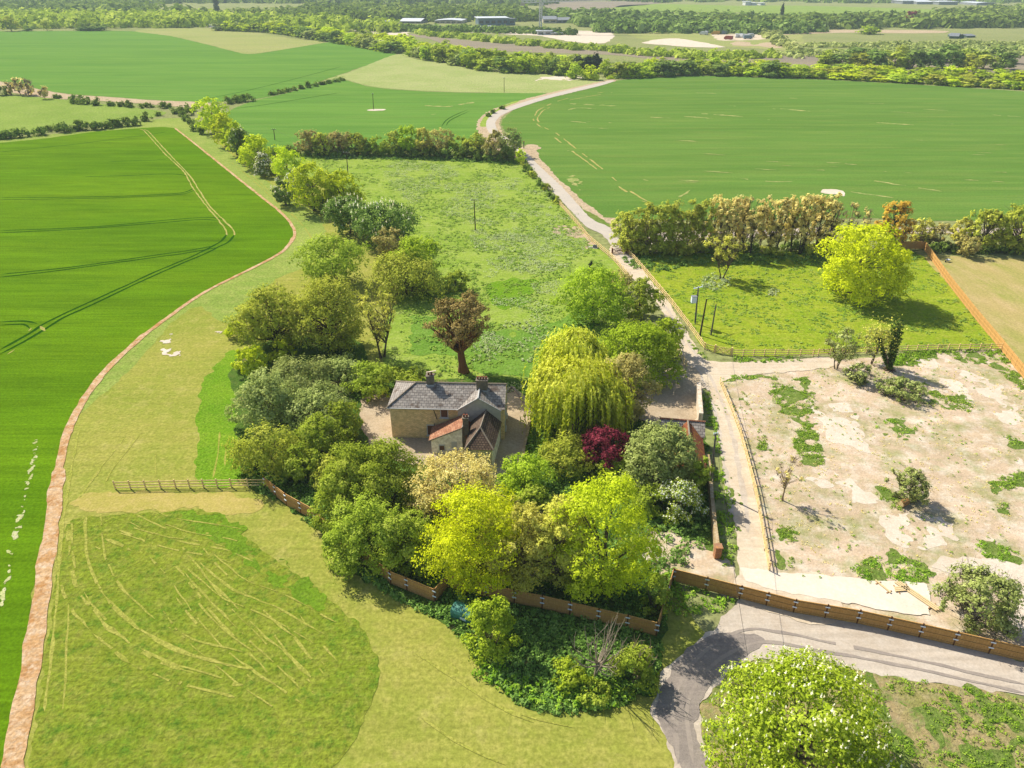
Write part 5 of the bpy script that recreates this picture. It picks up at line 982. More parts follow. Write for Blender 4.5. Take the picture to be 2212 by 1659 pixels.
boarded_fence([(575, 1056), (620, 1092), (683, 1127), (740, 1180), (845, 1262), (880, 1276), (940, 1301), (967, 1270), (1052, 1291), (1171, 1315), (1354, 1358), (1417, 1374), (1451, 1257)] , 'brown boarded fence zigzagging below the garden trees')
boarded_fence([(1453, 1257), (1597, 1294), (1713, 1324), (1850, 1347), (1984, 1377), (2212, 1430), (2420, 1480)], 'long brown boarded fence with steel brackets along the gravel road')
boarded_fence(r7r([(1150, 562), (1418, 566), (1600, 830), (1800, 1090), (2030, 1370), (2212, 1600)]) + [(2290, 920)], 'sunlit orange boarded fence between paddock and parched lawn', mat='orange', bay=1.9)
boarded_fence(r7r([(560, 572), (800, 568)]), 'short red-brown fence run shaded by the poplar row', mat='fencedk', bay=1.9)
rail_fence(r6([(210, 218), (350, 378), (440, 490), (560, 592), (620, 640), (690, 722), (775, 822)]), 'pale rail fence between the meadow and the track')
rail_fence(r6([(745, 602), (800, 655), (900, 770), (1000, 890), (1100, 1010), (1220, 1170), (1355, 1358)]), 'golden rail fence between the track and the paddock')
rail_fence(r6([(1355, 1360), (1430, 1382)]), 'one-bay golden rail fence joining the gate to the corner')
field_gate(r6([(1436, 1385)])[0], r6([(1566, 1408)])[0], 'golden cross-braced field gate into the paddock', 'rail')
rail_fence(r6([(1572, 1410), (1660, 1412), (1910, 1410), (2212, 1412)]) + r7r([(580, 1408), (960, 1390), (1440, 1372), (2025, 1362)]), 'long golden rail fence along the paddock edge of the soil plot')
rail_fence(q2([(1722, 575), (1800, 760), (1870, 950), (1930, 1170), (1980, 1370), (2022, 1600)]) + q3([(490, 1575)]), 'golden rail fence down the side of the farm track')
rail_fence(q2([(1410, 300), (1440, 395), (1478, 455)]), 'short rail fence under the green dome tree', rails=3)
field_gate(r6([(622, 606)])[0], r6([(745, 604)])[0], 'dark red field gate closing the track', 'gatewood')
# ------------------------------------------------------------------ the stone house
hx, hy = -15.95, 80.45; HR_ = math.radians(-2.2)
house = thing('stone_house', (hx, hy, 0), 'derelict stone house with slate roof and boarded windows', 'house', None, HR_)
L0, D0, E0, R0 = 14.95, 6.3, 5.0, 6.75
def gable_block(x0, x1, y0, y1, ze, zr, axis, mat, m2=None):
    mb = MB()
    if axis == 'x':
        c = (y0 + y1) / 2; mb.solid([(x0, y0, 0), (x1, y0, 0), (x1, y1, 0), (x0, y1, 0), (x0, y0, ze), (x1, y0, ze), (x1, y1, ze), (x0, y1, ze), (x0, c, zr), (x1, c, zr)], [(3, 2, 1, 0), (0, 1, 5, 4), (2, 3, 7, 6), (1, 2, 6, 9, 5), (3, 0, 4, 8, 7), (4, 5, 9, 8), (6, 7, 8, 9)])
    else:
        c = (x0 + x1) / 2; mb.solid([(x0, y0, 0), (x1, y0, 0), (x1, y1, 0), (x0, y1, 0), (x0, y0, ze), (x1, y0, ze), (x1, y1, ze), (x0, y1, ze), (c, y0, zr), (c, y1, zr)], [(3, 2, 1, 0), (1, 2, 6, 5), (3, 0, 4, 7), (0, 1, 5, 8, 4), (2, 3, 7, 9, 6), (5, 6, 9, 8), (7, 4, 8, 9)])
    return mb
# main range: hip at the thicket end, gable at the yard end
mb = MB().solid([(0, 0, 0), (L0, 0, 0), (L0, D0, 0), (0, D0, 0), (0, 0, E0), (L0, 0, E0), (L0, D0, E0), (0, D0, E0), (L0, D0 / 2, R0 - .1)], [(3, 2, 1, 0), (0, 1, 5, 4), (1, 2, 6, 8, 5), (2, 3, 7, 6), (3, 0, 4, 7), (4, 5, 8), (6, 7, 4, 8)])
main = mb.build('main_wall', MT['stone'], house)
o = .28; ez = E0 - .12; hipx = 3.1; c = D0 / 2
rf = MB().slab([(-o, -o, ez), (L0 + .12, -o, ez), (L0 + .12, c, R0), (hipx, c, R0)], .12).slab([(L0 + .12, D0 + o, ez), (-o, D0 + o, ez), (hipx, c, R0), (L0 + .12, c, R0)], .12).slab([(-o, D0 + o, ez), (-o, -o, ez), (hipx, c, R0)], .12)
roof = rf.build('slate_roof', MT['slate'], house)
MB().tube([(hipx, c, R0 + .03), (L0 + .14, c, R0 + .03)], .12, 6).tube([(hipx, c, R0 + .03), (-o, -o, ez + .05)], .11, 6).tube([(hipx, c, R0 + .03), (-o, D0 + o, ez + .05)], .11, 6).build('ridge_tiles', MT['ridge'], roof)
MB().box((4.3, -o - .06, ez - .08), (9.2, .12, .1)).build('gutter', MT['frame'], house)
MB().tube([(5.75, -.1, E0 - .1), (5.75, -.1, 4.6), (6.15, -.1, 3.1)], .055, 6).tube([(5.75, -.1, 2.4), (5.75, -.1, 1.9)], .05, 6).build('downpipe', MT['pipe'], house)
def chimney(x, y, z0, z1, wx, wy, npots, mat='chim'):
    ch = MB().box((x, y, (z0 + z1) / 2), (wx, wy, z1 - z0)).box((x, y, z1 + .06), (wx + .16, wy + .16, .14)).build('chimney', MT[mat], house)
    MB().box((x, y - .03, z0 + .38), (wx + .12, wy + .1, .22)).build('flashing', MT['lead'], ch)
    for i in range(npots):
        px = x + (i - (npots - 1) / 2) * .36
        MB().tube([(px, y, z1 + .1), (px, y, z1 + .45), (px, y, z1 + .52)], [.14, .12, .15], 8).build('chimney_pot', MT['pot'], ch)
    return ch
ch1 = chimney(5.05, 3.1, 6.2, 7.85, .95, .8, 2)
MB().box((5.55, 3.1, 8.25), (1.3, .2, .06), .3).build('loose_slab', MT['walltop'], ch1).rotation_euler = (0, -.04, 0)
# cross wing with rendered gable
gx0, gx1, gyf, gz, gr = 8.85, 14.6, -.3, 4.75, 6.62; gc = (gx0 + gx1) / 2 - .1
MB().solid([(gx0 + .1, gyf, 0), (gx1 - .1, gyf, 0), (gx1 - .1, gyf, gz - .1), (gc, gyf, gr - .12), (gx0 + .1, gyf, gz - .1), (gx0 + .1, .2, 0), (gx1 - .1, .2, 0), (gx1 - .1, .2, gz - .1), (gc, .2, gr - .12), (gx0 + .1, .2, gz - .1)], [(0, 1, 2, 3, 4), (9, 8, 7, 6, 5), (0, 5, 6, 1), (1, 6, 7, 2), (2, 7, 8, 3), (3, 8, 9, 4), (4, 9, 5, 0)]).build('gable_wall', MT['render'], house)
cr = MB().slab([(gx0, gyf - .15, gz), (gc, gyf - .15, gr), (gc, 3.05, gr), (gx0, .1, gz)], .1).slab([(gc, gyf - .15, gr), (gx1, gyf - .15, gz), (gx1, .1, gz), (gc, 3.05, gr)], .1).build('cross_roof', MT['slate'], house)
MB().tube([(gc, gyf - .17, gr + .03), (gc, 2.9, gr + .03)], .1, 6).beam((gx0, gyf - .17, gz + .02), (gc, gyf - .17, gr + .02), .08, .1).beam((gc, gyf - .17, gr + .02), (gx1, gyf - .17, gz + .02), .08, .1).build('ridge_tiles', MT['frame'], cr)
chimney(11.95, 2.35, 5.9, 7.75, 1.45, .75, 4)
# lower brown-tiled wing towards the garden, hipped
we, wr = 3.15, 4.85; y0, y1 = -6.6, -.32
wl0, wl1, wrr0, wrr1 = (10.75, y1), (10.5, y0), (14.5, y1), (13.85, y0)
MB().prism([(10.85, y1), (10.62, y0 + .12), (13.72, y0 + .12), (14.36, y1)], 0, we - .05).build('wing_wall', MT['creamw'], house)
MB().solid([(14.375, y1 - .02, .02), (13.735, y0 + .12, .02), (13.735, y0 + .12, we - .08), (14.375, y1 - .02, we - .08), (14.425, y1 - .02, .02), (13.785, y0 + .12, .02), (13.785, y0 + .12, we - .08), (14.425, y1 - .02, we - .08)], [(0, 1, 2, 3), (7, 6, 5, 4), (0, 4, 5, 1), (1, 5, 6, 2), (2, 6, 7, 3), (3, 7, 4, 0)]).build('whitewashed_wall', MT['white'], house)
rA, rB = (12.62, y1, wr), (12.2, -4.5, wr)
wr_o = MB().slab([rA, rB, (13.98, y0 - .12, we - .15), (14.66, y1, we - .15)], .1).slab([rB, rA, (10.6, y1, we - .15), (10.36, y0 - .12, we - .15)], .1).slab([rB, (10.36, y0 - .12, we - .15), (13.98, y0 - .12, we - .15)], .1).build('tiled_roof', MT['browntile'], house)
MB().tube([rA, rB], .11, 6).tube([rB, (10.36, y0 - .12, we - .1)], .1, 6).tube([rB, (13.98, y0 - .12, we - .1)], .1, 6).build('ridge_tiles', MT['ridge'], wr_o)
MB().slab([(9.75, -.34, 3.3), (10.75, -.34, 2.95), (10.6, -4.6, 2.75), (9.75, -2.3, 2.6)], .1).build('mossy_roof', MT['mosstile'], house)
# lean-to
lx0, lx1, ly0, ly1 = 5.75, 9.75, -3.45, -.32
MB().solid([(lx0, ly0, 0), (lx1, ly0, 0), (lx1, ly1, 0), (lx0, ly1, 0), (lx0, ly0, 2.1), (lx1, ly0, 4.0), (lx1, ly1, 4.0), (lx0, ly1, 2.1)], [(3, 2, 1, 0), (0, 1, 5, 4), (1, 2, 6, 5), (2, 3, 7, 6), (3, 0, 4, 7), (4, 5, 6, 7)]).build('lean_to_wall', MT['white'], house)
lr = MB().slab([(lx0 - .3, ly0 - .16, 2.07), (lx1 + .1, ly0 - .16, 4.15), (lx1 + .1, ly1 + .01, 4.15), (lx0 - .3, ly1 + .01, 2.07)], .09).build('lean_to_roof', MT['redtile'], house)
MB().tube([(lx1 + .1, ly0 - .18, 4.2), (lx1 + .1, ly1, 4.2)], .1, 6).beam((lx0 - .3, ly0 - .18, 2.04), (lx1 + .1, ly0 - .18, 4.12), .04, .16).build('verge', MT['ridge'], lr)
chimney(10.2, -2.9, 0, 5.2, .7, .62, 2)
def window(x0, x1, z0, z1, y, board=True, axis='x', sill=True):
    g = lambda a, d: (a, y + d) if axis == 'x' else (y - d, a)
    cx_, cz = (x0 + x1) / 2, (z0 + z1) / 2; W = x1 - x0; Hh = z1 - z0
    def bx(mb, a, z, wa, hz, d, th):
        p = g(a, d); return mb.box((p[0], p[1], z), (wa, th, hz) if axis == 'x' else (th, wa, hz))
    mb = MB(); bx(mb, x0 + .05, cz, .1, Hh, -.05, .12); bx(mb, x1 - .05, cz, .1, Hh, -.05, .12); bx(mb, cx_, z1 - .05, W - .2, .1, -.05, .12); bx(mb, cx_, z0 + .05, W - .2, .1, -.05, .12)
    wdw = mb.build('window', MT['frame'], house)
    bx(MB(), cx_, cz, W - .2, Hh - .2, -.03, .06).build('board' if board else 'pane', MT['board' if board else 'glass'], wdw)
    if sill: bx(MB(), cx_, z0 - .05, W + .24, .1, -.1, .24).build('sill', MT['frame'], wdw)
window(6.6, 7.65, 3.35, 4.75, 0); window(4.7, 5.75, .55, 2.2, 0)
for a in (1.4, 4.6): window(a, a + 1.0, 3.1, 4.5, L0, False, 'y')
for a in (1.2, 4.4): window(a, a + 1.2, .7, 2.2, L0, False, 'y')
window(6.7, 7.5, .5, 1.4, ly0, True, 'x', False)
MB().box((8.7, ly0 - .03, 1.4), (.7, .05, 1.0)).build('shutter', MT['frame'], house)
# ------------------------------------------------------------------ outbuilding and garden walls
a0, a1 = G(1428, 904, 3.3), G(1521.5, 911.5, 3.3); b0, b1 = G(1487, 906, 3.3), G(1531, 984, 3.3); e1 = G(1523, 947, 2.0)
ob = thing('outbuilding', (a0[0], a0[1], 0), 'low outbuilding with slate and lichened red tile roofs against the track', 'outbuilding', None, math.atan2(a1[1] - a0[1], a1[0] - a0[0]))
LO = math.dist(a0, a1)
MB().solid([(0, -1.6, 0), (LO, -1.6, 0), (LO, 0.2, 0), (0, .2, 0), (0, -1.6, 2.1), (LO, -1.6, 2.1), (LO, .2, 3.15), (0, .2, 3.15)], [(3, 2, 1, 0), (0, 1, 5, 4), (1, 2, 6, 5), (2, 3, 7, 6), (3, 0, 4, 7), (4, 5, 6, 7)]).build('wall', MT['wallstone'], ob)
r_ = MB().slab([(-.15, -1.85, 2.05), (LO + .12, -1.85, 2.05), (LO + .12, .05, 3.28), (-.15, .05, 3.28)], .1).build('slate_roof', MT['slate'], ob); MB().tube([(-.2, .06, 3.32), (LO + .15, .06, 3.32)], .12, 6).build('ridge_tiles', MT['redtile'], r_)
xo = LO * .62; ly = -9.2
MB().solid([(xo - 1.7, ly, 0), (xo + 1.75, ly, 0), (xo + 1.75, -1.62, 0), (xo - 1.7, -1.62, 0), (xo - 1.7, ly, 1.9), (xo + 1.75, ly, 1.9), (xo + 1.75, -1.62, 1.9), (xo - 1.7, -1.62, 1.9), (xo, ly, 3.2), (xo, -1.62, 3.2)], [(3, 2, 1, 0), (1, 2, 6, 5), (3, 0, 4, 7), (0, 1, 5, 8, 4), (2, 3, 7, 9, 6), (5, 6, 9, 8), (7, 4, 8, 9)]).build('side_wall', MT['wallstone'], ob)
r2_ = MB().slab([(xo, ly - .1, 3.36), (xo + 1.95, ly - .1, 1.9), (xo + 1.95, -1.3, 1.9), (xo, -.1, 3.36)], .1).slab([(xo, ly - .1, 3.36), (xo, -.1, 3.36), (xo - 1.9, -1.3, 1.9), (xo - 1.9, ly - .1, 1.9)], .1).build('tiled_roof', MT['mosstile'], ob); MB().tube([(xo, ly - .12, 3.4), (xo, -.1, 3.4)], .12, 6).build('ridge_tiles', MT['ridge'], r2_)
def garden_wall(pv, label, h, th, mat, pier=False):
    P = Gs(pv); P0 = P[0]; t = thing('garden_wall', (P0[0], P0[1], 0), label, 'wall'); vs = []; n = len(P)
    for i, p in enumerate(P):
        a, b = P[max(i - 1, 0)], P[min(i + 1, n - 1)]; L = math.dist(a, b); nx, ny = -(b[1] - a[1]) / L, (b[0] - a[0]) / L
        for s, z in ((-1, 0), (1, 0), (1, h), (-1, h)): vs.append((p[0] - P0[0] + nx * th / 2 * s, p[1] - P0[1] + ny * th / 2 * s, z))
    MB().solid(vs, [(0, 1, 2, 3)] + [(i * 4 + k, i * 4 + 4 + k, i * 4 + 4 + (k + 1) % 4, i * 4 + (k + 1) % 4) for i in range(n - 1) for k in range(4)] + [tuple((n - 1) * 4 + k for k in (3, 2, 1, 0))]).build('wall_body', MT[mat], t)
    if pier:
        p = P[-1]; pr = MB().box((p[0] - P0[0], p[1] - P0[1], .75), (.66, .66, 1.5)).build('pier', MT['brick'], t); MB().box((p[0] - P0[0], p[1] - P0[1], 1.56), (.8, .8, .12)).build('cap', MT['brick'], pr)
garden_wall([(1506, 850), (1508, 880), (1511, 918)], 'thick white-plastered wall between the yard and the track', 1.9, .55, 'walltop')
garden_wall([(1526, 1000), (1531, 1040), (1536, 1100), (1542, 1160), (1548, 1204)], 'old pale garden wall ending in an orange brick pier', 1.35, .4, 'wallstone', True)
garden_wall([(1094, 850), (1105, 838), (1118, 850), (1132, 872), (1150, 882)], 'low curved edging wall by the house yard', .3, .25, 'ridge')
garden_wall([(1145, 905), (1140, 940), (1133, 965), (1128, 1000)], 'low stone kerb wall between the house yard and the garden', .55, .35, 'wallstone')
# ------------------------------------------------------------------ poles and wires
def pole(bx, by, tx, ty, label, arm=0.0, arm_rot=0.0, r=.13, mat='pole', extra=None):
    x, y = G(bx, by); h = Hz(bx, by, ty); d = ray(tx, ty); t_ = y / d[1]; ox = d[0] * t_ - x
    t = thing('utility_pole', (x, y, 0), label, 'utility pole')
    MB().tube([(0, 0, -.2), (ox * .5, 0, h / 2), (ox, 0, h)], [r * 1.15, r, r * .75], 8).build('shaft', MT[mat], t)
    if arm:
        ca, sa = math.cos(arm_rot) * arm / 2, math.sin(arm_rot) * arm / 2
        cm = MB().beam((ox - ca, -sa, h - .12), (ox + ca, sa, h - .12), .11, .13).build('crossarm', MT['steel' if extra else 'greypole'], t)
        for k in (-1, 0, 1): MB().tube([(ox + ca * k * .92, sa * k * .92, h - .06), (ox + ca * k * .92, sa * k * .92, h + .16)], [.04, .06], 6).build('insulator', MT['steel'], cm)
    if extra == 'transformer':
        tm = MB().box((ox - .55, -.25, h - 2.2), (.85, .7, 1.15)).build('transformer', MT['steel'], t); MB().box((ox - .55, -.25, h - 1.59), (.95, .8, .07)).build('lid', MT['greyw'], tm)
        MB().beam((ox, 0, h - 2.75), (ox - .95, -.25, h - 2.75), .1, .1).build('bracket', MT['steel'], t)
    return (x + ox, y, h)
p_mid = pole(1027, 499, 1024, 431, 'dark utility pole standing alone in the meadow', 1.5, .2)
p_av = pole(752, 379, 748, 329, 'utility pole with crossarm beside the avenue', 1.9, -.1)
p_hr = pole(594, 303, 591, 279, 'small utility pole behind the avenue hedge', 1.6, .1)
pole(807, 237, 805, 202, 'dark pole on a bare scrape in the middle field', .9, 0)
pole(1089, 200, 1089, 168, 'dark pole at the edge of the pale meadow', .8, 0)
p_tr = pole(1501.5, 699, 1508.5, 620, 'pole carrying a grey transformer box by the track', 2.0, .5, .14, 'greypole', 'transformer')
pole(1512, 725, 1526.5, 646, 'leaning brown pole, middle one of three by the track', 0, 0, .14)
pole(1535.5, 724, 1547, 657, 'leaning grey pole, paddock side of three by the track', 0, 0, .12, 'greypole')
p_wl = pole(1534, 1058, 1546, 937, 'leaning wooden pole beside the garden wall and track', .5, .3, .13, 'greypole')
def wire(a, b, sag, label):
    P = [(a[0] + (b[0] - a[0]) * k / 14, a[1] + (b[1] - a[1]) * k / 14, a[2] + (b[2] - a[2]) * k / 14 - sag * 4 * (k / 14) * (1 - k / 14)) for k in range(15)]
    tag(MB().tube(P, .017, 4).build('overhead_wire', MT['wire']), label, 'wire', 'overhead wires')
wire(p_tr, p_wl, .9, 'thin black wire between the transformer pole and the pole by the wall')
xe, ye = G(1640, 1560, 5.5); wire(p_wl, (xe, ye, 5.5), .8, 'thin black wire dropping from the wall pole towards the flowering chestnut')
wire(p_av, p_mid, 1.2, 'thin wire crossing the meadow from the avenue pole'); wire(p_av, p_hr, 1.2, 'thin wire passing behind the avenue trees')
wire(p_mid, p_tr, 1.6, 'thin wire from the meadow pole to the transformer pole')
# ------------------------------------------------------------------ small things
x, y = G(1004, 1334); tk = thing('oil_tank', (x, y, 0), 'green domed oil tank in the undergrowth by the fence', 'tank', None, -.42)
pr = [(-.75, .12), (-.75, .95), (-.62, 1.2), (-.3, 1.38), (0, 1.43), (.3, 1.38), (.62, 1.2), (.75, .95), (.75, .12)]; n = len(pr)
MB().solid([(-1.15, a, b) for a, b in pr] + [(1.15, a, b) for a, b in pr], [tuple(reversed(range(n))), tuple(range(n, 2 * n))] + [(i, (i + 1) % n, (i + 1) % n + n, i + n) for i in range(n)]).build('tank_body', MT['green'], tk)
MB().box((.2, -.765, .62), (.62, .03, .3)).build('plate', MT['steel'], tk); MB().box((0, 0, .06), (2.1, 1.4, .12)).build('plinth', MT['conc'], tk)
x, y = G(1950, 1092); lg = thing('cut_log', (x, y, 0), 'short thick tan log lying by the grey-green bush', 'log', None, .5)
MB().tube([(-.55, 0, .42), (.55, 0, .42)], [.44, .42], 12).build('bark_sides', MT['log'], lg)
for s in (-1, 1): MB().tube([(s * .551, 0, .42), (s * .56, 0, .42)], [.38, .37], 12).build('cut_face', MT['plank'], lg)
def planks(px, L, ang, n, label, sp=.2):
    x, y = G(*px); t = thing('timber_stack', (x, y, .124), label, 'timber', 'timber laid on the concrete', ang)
    for i in range(n): MB().box((((i * 37) % 5 - 2) * .05, (i - (n - 1) / 2) * sp, .1), (L, .17, .07)).build('plank', MT['plank'], t)
    for s in (-.35, .35): MB().box((L * s, 0, .03), (.09, n * sp + .5, .062)).build('bearer', MT['log'], t)
planks(q7([(1590, 370)])[0], 4.4, -1.02, 3, 'longest stack of pale planks on the concrete slab', .24)
planks(q7([(1395, 320)])[0], 1.9, -1.15, 1, 'single short plank on bearers on the concrete slab')
planks(q7([(1500, 330)])[0], 1.5, .1, 3, 'small heap of brownish timber between the plank stacks', .22)
x, y = G(1281, 535); tr_ = thing('water_trough', (x, y, 0), 'dark trough on a pale concrete base in the meadow', 'trough', None, -.3)
MB().box((0, 0, .05), (2.2, 1.4, .1)).build('base_slab', MT['conc'], tr_)
MB().box((.45, .3, .36), (.9, .06, .5)).box((.45, -.3, .36), (.9, .06, .5)).box((.03, 0, .36), (.06, .54, .5)).box((.87, 0, .36), (.06, .54, .5)).box((.45, 0, .14), (.78, .54, .06)).build('tub', MT['greyw'], tr_)
x, y = G(2046, 566); gd = thing('garden_barrow', (x, y, 0), 'small dark and white barrow on the parched lawn', 'barrow', None, .4)
MB().solid([(-.45, -.3, .55), (.45, -.36, .6), (.45, .36, .6), (-.45, .3, .55), (-.25, -.2, .25), (.3, -.22, .25), (.3, .22, .25), (-.25, .2, .25)], [(7, 6, 5, 4), (0, 4, 5, 1), (1, 5, 6, 2), (2, 6, 7, 3), (3, 7, 4, 0)]).build('tray', MT['vanw'], gd)
MB().tube([(-.55, -.05, .18), (-.55, .05, .18)], .18, 10).build('wheel', MT['tyre'], gd); MB().beam((-.55, -.2, .2), (1.1, -.3, .62), .04, .04).beam((-.55, .2, .2), (1.1, .3, .62), .04, .04).beam((-.55, -.2, .2), (-.55, .2, .2), .04, .04).build('handle', MT['pipe'], gd)
x, y = G(1131.5, 321); sp_ = thing('marker_post', (x, y, 0), 'dark upright post on the chalk verge of the lane', 'post')
MB().tube([(0, 0, -.1), (0, 0, 2.3)], .16, 8).build('shaft', MT['pipe'], sp_); MB().box((.02, 0, 2.42), (.42, .3, .26)).build('head', MT['redp'], sp_)
x, y = G(1690, 1236 + 2)
# ================================================================== UNDERGROWTH AND FAR COUNTRY
def scatter(name, P, dens, hh, ls, mat, label, cat, seed, nl=12, rad=.35, world=False, thr=None, ns=4.0, up=.35, flat=.8):
    """leafy ground cover nobody could count: small clumps of leaves"""
    rng = np.random.default_rng(seed); P = P if world else Gs(P); P = smooth_poly(P, True, 2)
    a = np.array(P); area = abs(np.sum(a[:, 0] * np.roll(a[:, 1], -1) - np.roll(a[:, 0], -1) * a[:, 1])) / 2
    q = pts_in(P, int(area * dens), rng)
    if thr is not None: q = q[fbm(q[:, 0] / ns, q[:, 1] / ns, seed, 3) > thr]
    if len(q) == 0: return
    hgt = hh * (.35 + .65 * rng.random(len(q))) * (1 + .5 * fbm(q[:, 0] / 3, q[:, 1] / 3, seed + 3, 2))
    n = len(q) * nl; d = rng.normal(size=(n, 3)); d /= np.linalg.norm(d, axis=1, keepdims=True); d[:, 2] = np.abs(d[:, 2])
    C = np.column_stack([np.repeat(q, nl, 0), np.zeros(n)]); H_ = np.repeat(hgt, nl)
    Pn = C + d * np.column_stack([np.full(n, rad), np.full(n, rad), H_]) * (.5 + .5 * rng.random((n, 1)))**.7 + np.array([0, 0, .1])
    Nn = d * flat + rng.normal(size=(n, 3)) * .45 + np.array([0, 0, up])
    tint = np.clip(.5 * rng.random(n) + .5 * np.repeat(rng.random(len(q)), nl), 0, 1)
    o = link(name, np_mesh(name, leaf_quads(Pn, Nn, np.full(n, ls), rng), np.arange(n * 4).reshape(-1, 4), LM[mat], tint))
    return tag(o, label, cat, None, 'stuff')
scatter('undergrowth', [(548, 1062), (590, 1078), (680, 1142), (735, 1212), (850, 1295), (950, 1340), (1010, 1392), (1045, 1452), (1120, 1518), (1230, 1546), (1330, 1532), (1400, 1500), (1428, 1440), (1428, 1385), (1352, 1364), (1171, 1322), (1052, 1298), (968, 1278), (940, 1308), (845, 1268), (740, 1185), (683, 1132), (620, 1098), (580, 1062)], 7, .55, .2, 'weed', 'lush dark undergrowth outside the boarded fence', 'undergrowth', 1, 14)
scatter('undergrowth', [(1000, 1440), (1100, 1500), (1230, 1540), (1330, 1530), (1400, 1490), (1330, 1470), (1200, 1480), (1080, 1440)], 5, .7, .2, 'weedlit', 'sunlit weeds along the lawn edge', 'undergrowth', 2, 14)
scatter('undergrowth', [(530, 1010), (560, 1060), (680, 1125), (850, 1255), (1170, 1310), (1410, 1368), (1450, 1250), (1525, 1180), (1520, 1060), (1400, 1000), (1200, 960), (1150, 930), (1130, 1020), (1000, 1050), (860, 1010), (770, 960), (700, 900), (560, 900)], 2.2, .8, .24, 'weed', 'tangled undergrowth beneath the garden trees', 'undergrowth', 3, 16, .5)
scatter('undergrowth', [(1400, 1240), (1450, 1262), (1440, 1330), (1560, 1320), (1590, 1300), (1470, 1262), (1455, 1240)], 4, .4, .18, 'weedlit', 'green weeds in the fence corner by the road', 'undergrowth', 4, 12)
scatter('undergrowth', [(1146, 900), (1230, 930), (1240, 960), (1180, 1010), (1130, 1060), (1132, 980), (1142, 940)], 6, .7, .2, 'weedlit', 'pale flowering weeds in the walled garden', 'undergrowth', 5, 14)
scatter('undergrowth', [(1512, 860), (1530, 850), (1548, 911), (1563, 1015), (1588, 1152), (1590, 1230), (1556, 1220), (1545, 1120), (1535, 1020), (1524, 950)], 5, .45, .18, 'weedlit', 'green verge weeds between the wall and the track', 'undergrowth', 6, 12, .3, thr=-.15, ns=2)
scatter('undergrowth', [(1340, 560), (1400, 590), (1500, 575), (1700, 572), (1900, 575), (1985, 560), (1980, 548), (1790, 548), (1530, 552), (1380, 556)], 1.2, .6, .34, 'weed', 'shady weeds under the poplar row', 'undergrowth', 7, 12, .5)
scatter('undergrowth', [(640, 342), (900, 346), (1125, 356), (1130, 346), (900, 338), (640, 334)], .9, .7, .42, 'weed', 'rank weeds at the foot of the hedgerow', 'undergrowth', 8, 12, .6)
scatter('undergrowth', r6([(760, 640), (1000, 960), (1200, 1240), (1340, 1400), (1400, 1440), (1330, 1440), (1240, 1320), (1100, 1100), (950, 880), (820, 720)]), 2.2, .4, .24, 'weedlit', 'long verge grass beside the golden track fence', 'undergrowth', 9, 10, .35)
scatter('undergrowth', r6([(1580, 1415), (2212, 1412), (2212, 1450), (1700, 1470), (1580, 1460)]) , 4, .35, .2, 'weedlit', 'weeds along the foot of the paddock rail fence', 'undergrowth', 10, 12, .35, thr=-.2)
scatter('undergrowth', r7r([(1150, 1400), (1500, 1370), (2020, 1370), (2100, 1480), (1900, 1400), (1500, 1400), (1300, 1480), (1180, 1480)]), 3.5, .4, .22, 'weedlit', 'green weeds below the rail fence by the ivy trunk', 'undergrowth', 11, 12, .35)
for i, p in enumerate(WP): scatter('weeds', p, 7, .22, .12, 'weedlit', 'leafy weeds spreading over the bare soil plot', 'weeds', 20 + i, 10, .28, thr=-.15, ns=1.8)
scatter('weeds', [(1560, 826), (1800, 790), (2000, 775), (2200, 830), (2400, 1000), (2400, 1230), (2100, 1200), (1950, 1245), (1690, 1230), (1640, 1040)], .5, .18, .11, 'weedlit', 'sparse weed tufts dotted over the bare soil', 'weeds', 50, 9, .2, thr=.05, ns=3)
scatter('soil_litter', [(1560, 826), (1800, 790), (2000, 775), (2200, 830), (2400, 1000), (2400, 1230), (2100, 1200), (1950, 1245), (1690, 1230), (1640, 1040)], 1.2, .04, .1, 'tan', 'dry stalks and clods littering the bare soil', 'litter', 51, 5, .2, thr=.0, ns=2.5)
scatter('grass_tufts', [(1590, 1450), (1690, 1434), (1873, 1454), (2212, 1512), (2400, 1600), (2400, 1800), (1580, 1800), (1520, 1600)], 5.0, .26, .11, 'weedlit', 'weed tufts on the dry verge below the gravel road', 'weeds', 52, 10, .25, thr=-.05, ns=2)
scatter('cow_parsley', r5([(1300, 420), (1720, 430), (1760, 520), (2080, 700), (2150, 960), (2000, 1100), (1900, 1420), (1500, 1640), (1450, 1380), (1500, 1100), (1420, 900), (1300, 800), (1040, 690), (840, 470), (960, 380)]), 1.6, .4, .2, 'parsley', 'pale drifts of cow parsley over the meadow', 'flowers', 30, 6, .7, thr=.06, ns=7, up=2)
scatter('cow_parsley', r5([(1420, 840), (1700, 860), (1950, 960), (1980, 1080), (1700, 1120), (1480, 1020)]), 2.6, .4, .2, 'parsley', 'densest white drift of cow parsley in the meadow', 'flowers', 31, 6, .7, thr=-.1, ns=4, up=2)
scatter('cow_parsley', [(1010, 700), (1170, 700), (1175, 800), (1130, 850), (1030, 830), (1000, 770)], 1.6, .5, .22, 'parsley', 'cow parsley in the long grass behind the house', 'flowers', 32, 6, .3, thr=0, ns=4, up=1.2)
scatter('long_grass', [(640, 338), (900, 345), (1120, 350), (1200, 435), (1300, 545), (1300, 700), (1180, 840), (1030, 830), (870, 760), (880, 600), (800, 470)], 1.1, .35, .3, 'tuftdeep', 'long uneven meadow grass', 'grass', 33, 5, .5, thr=-.1, ns=5, up=2.5, flat=.5)
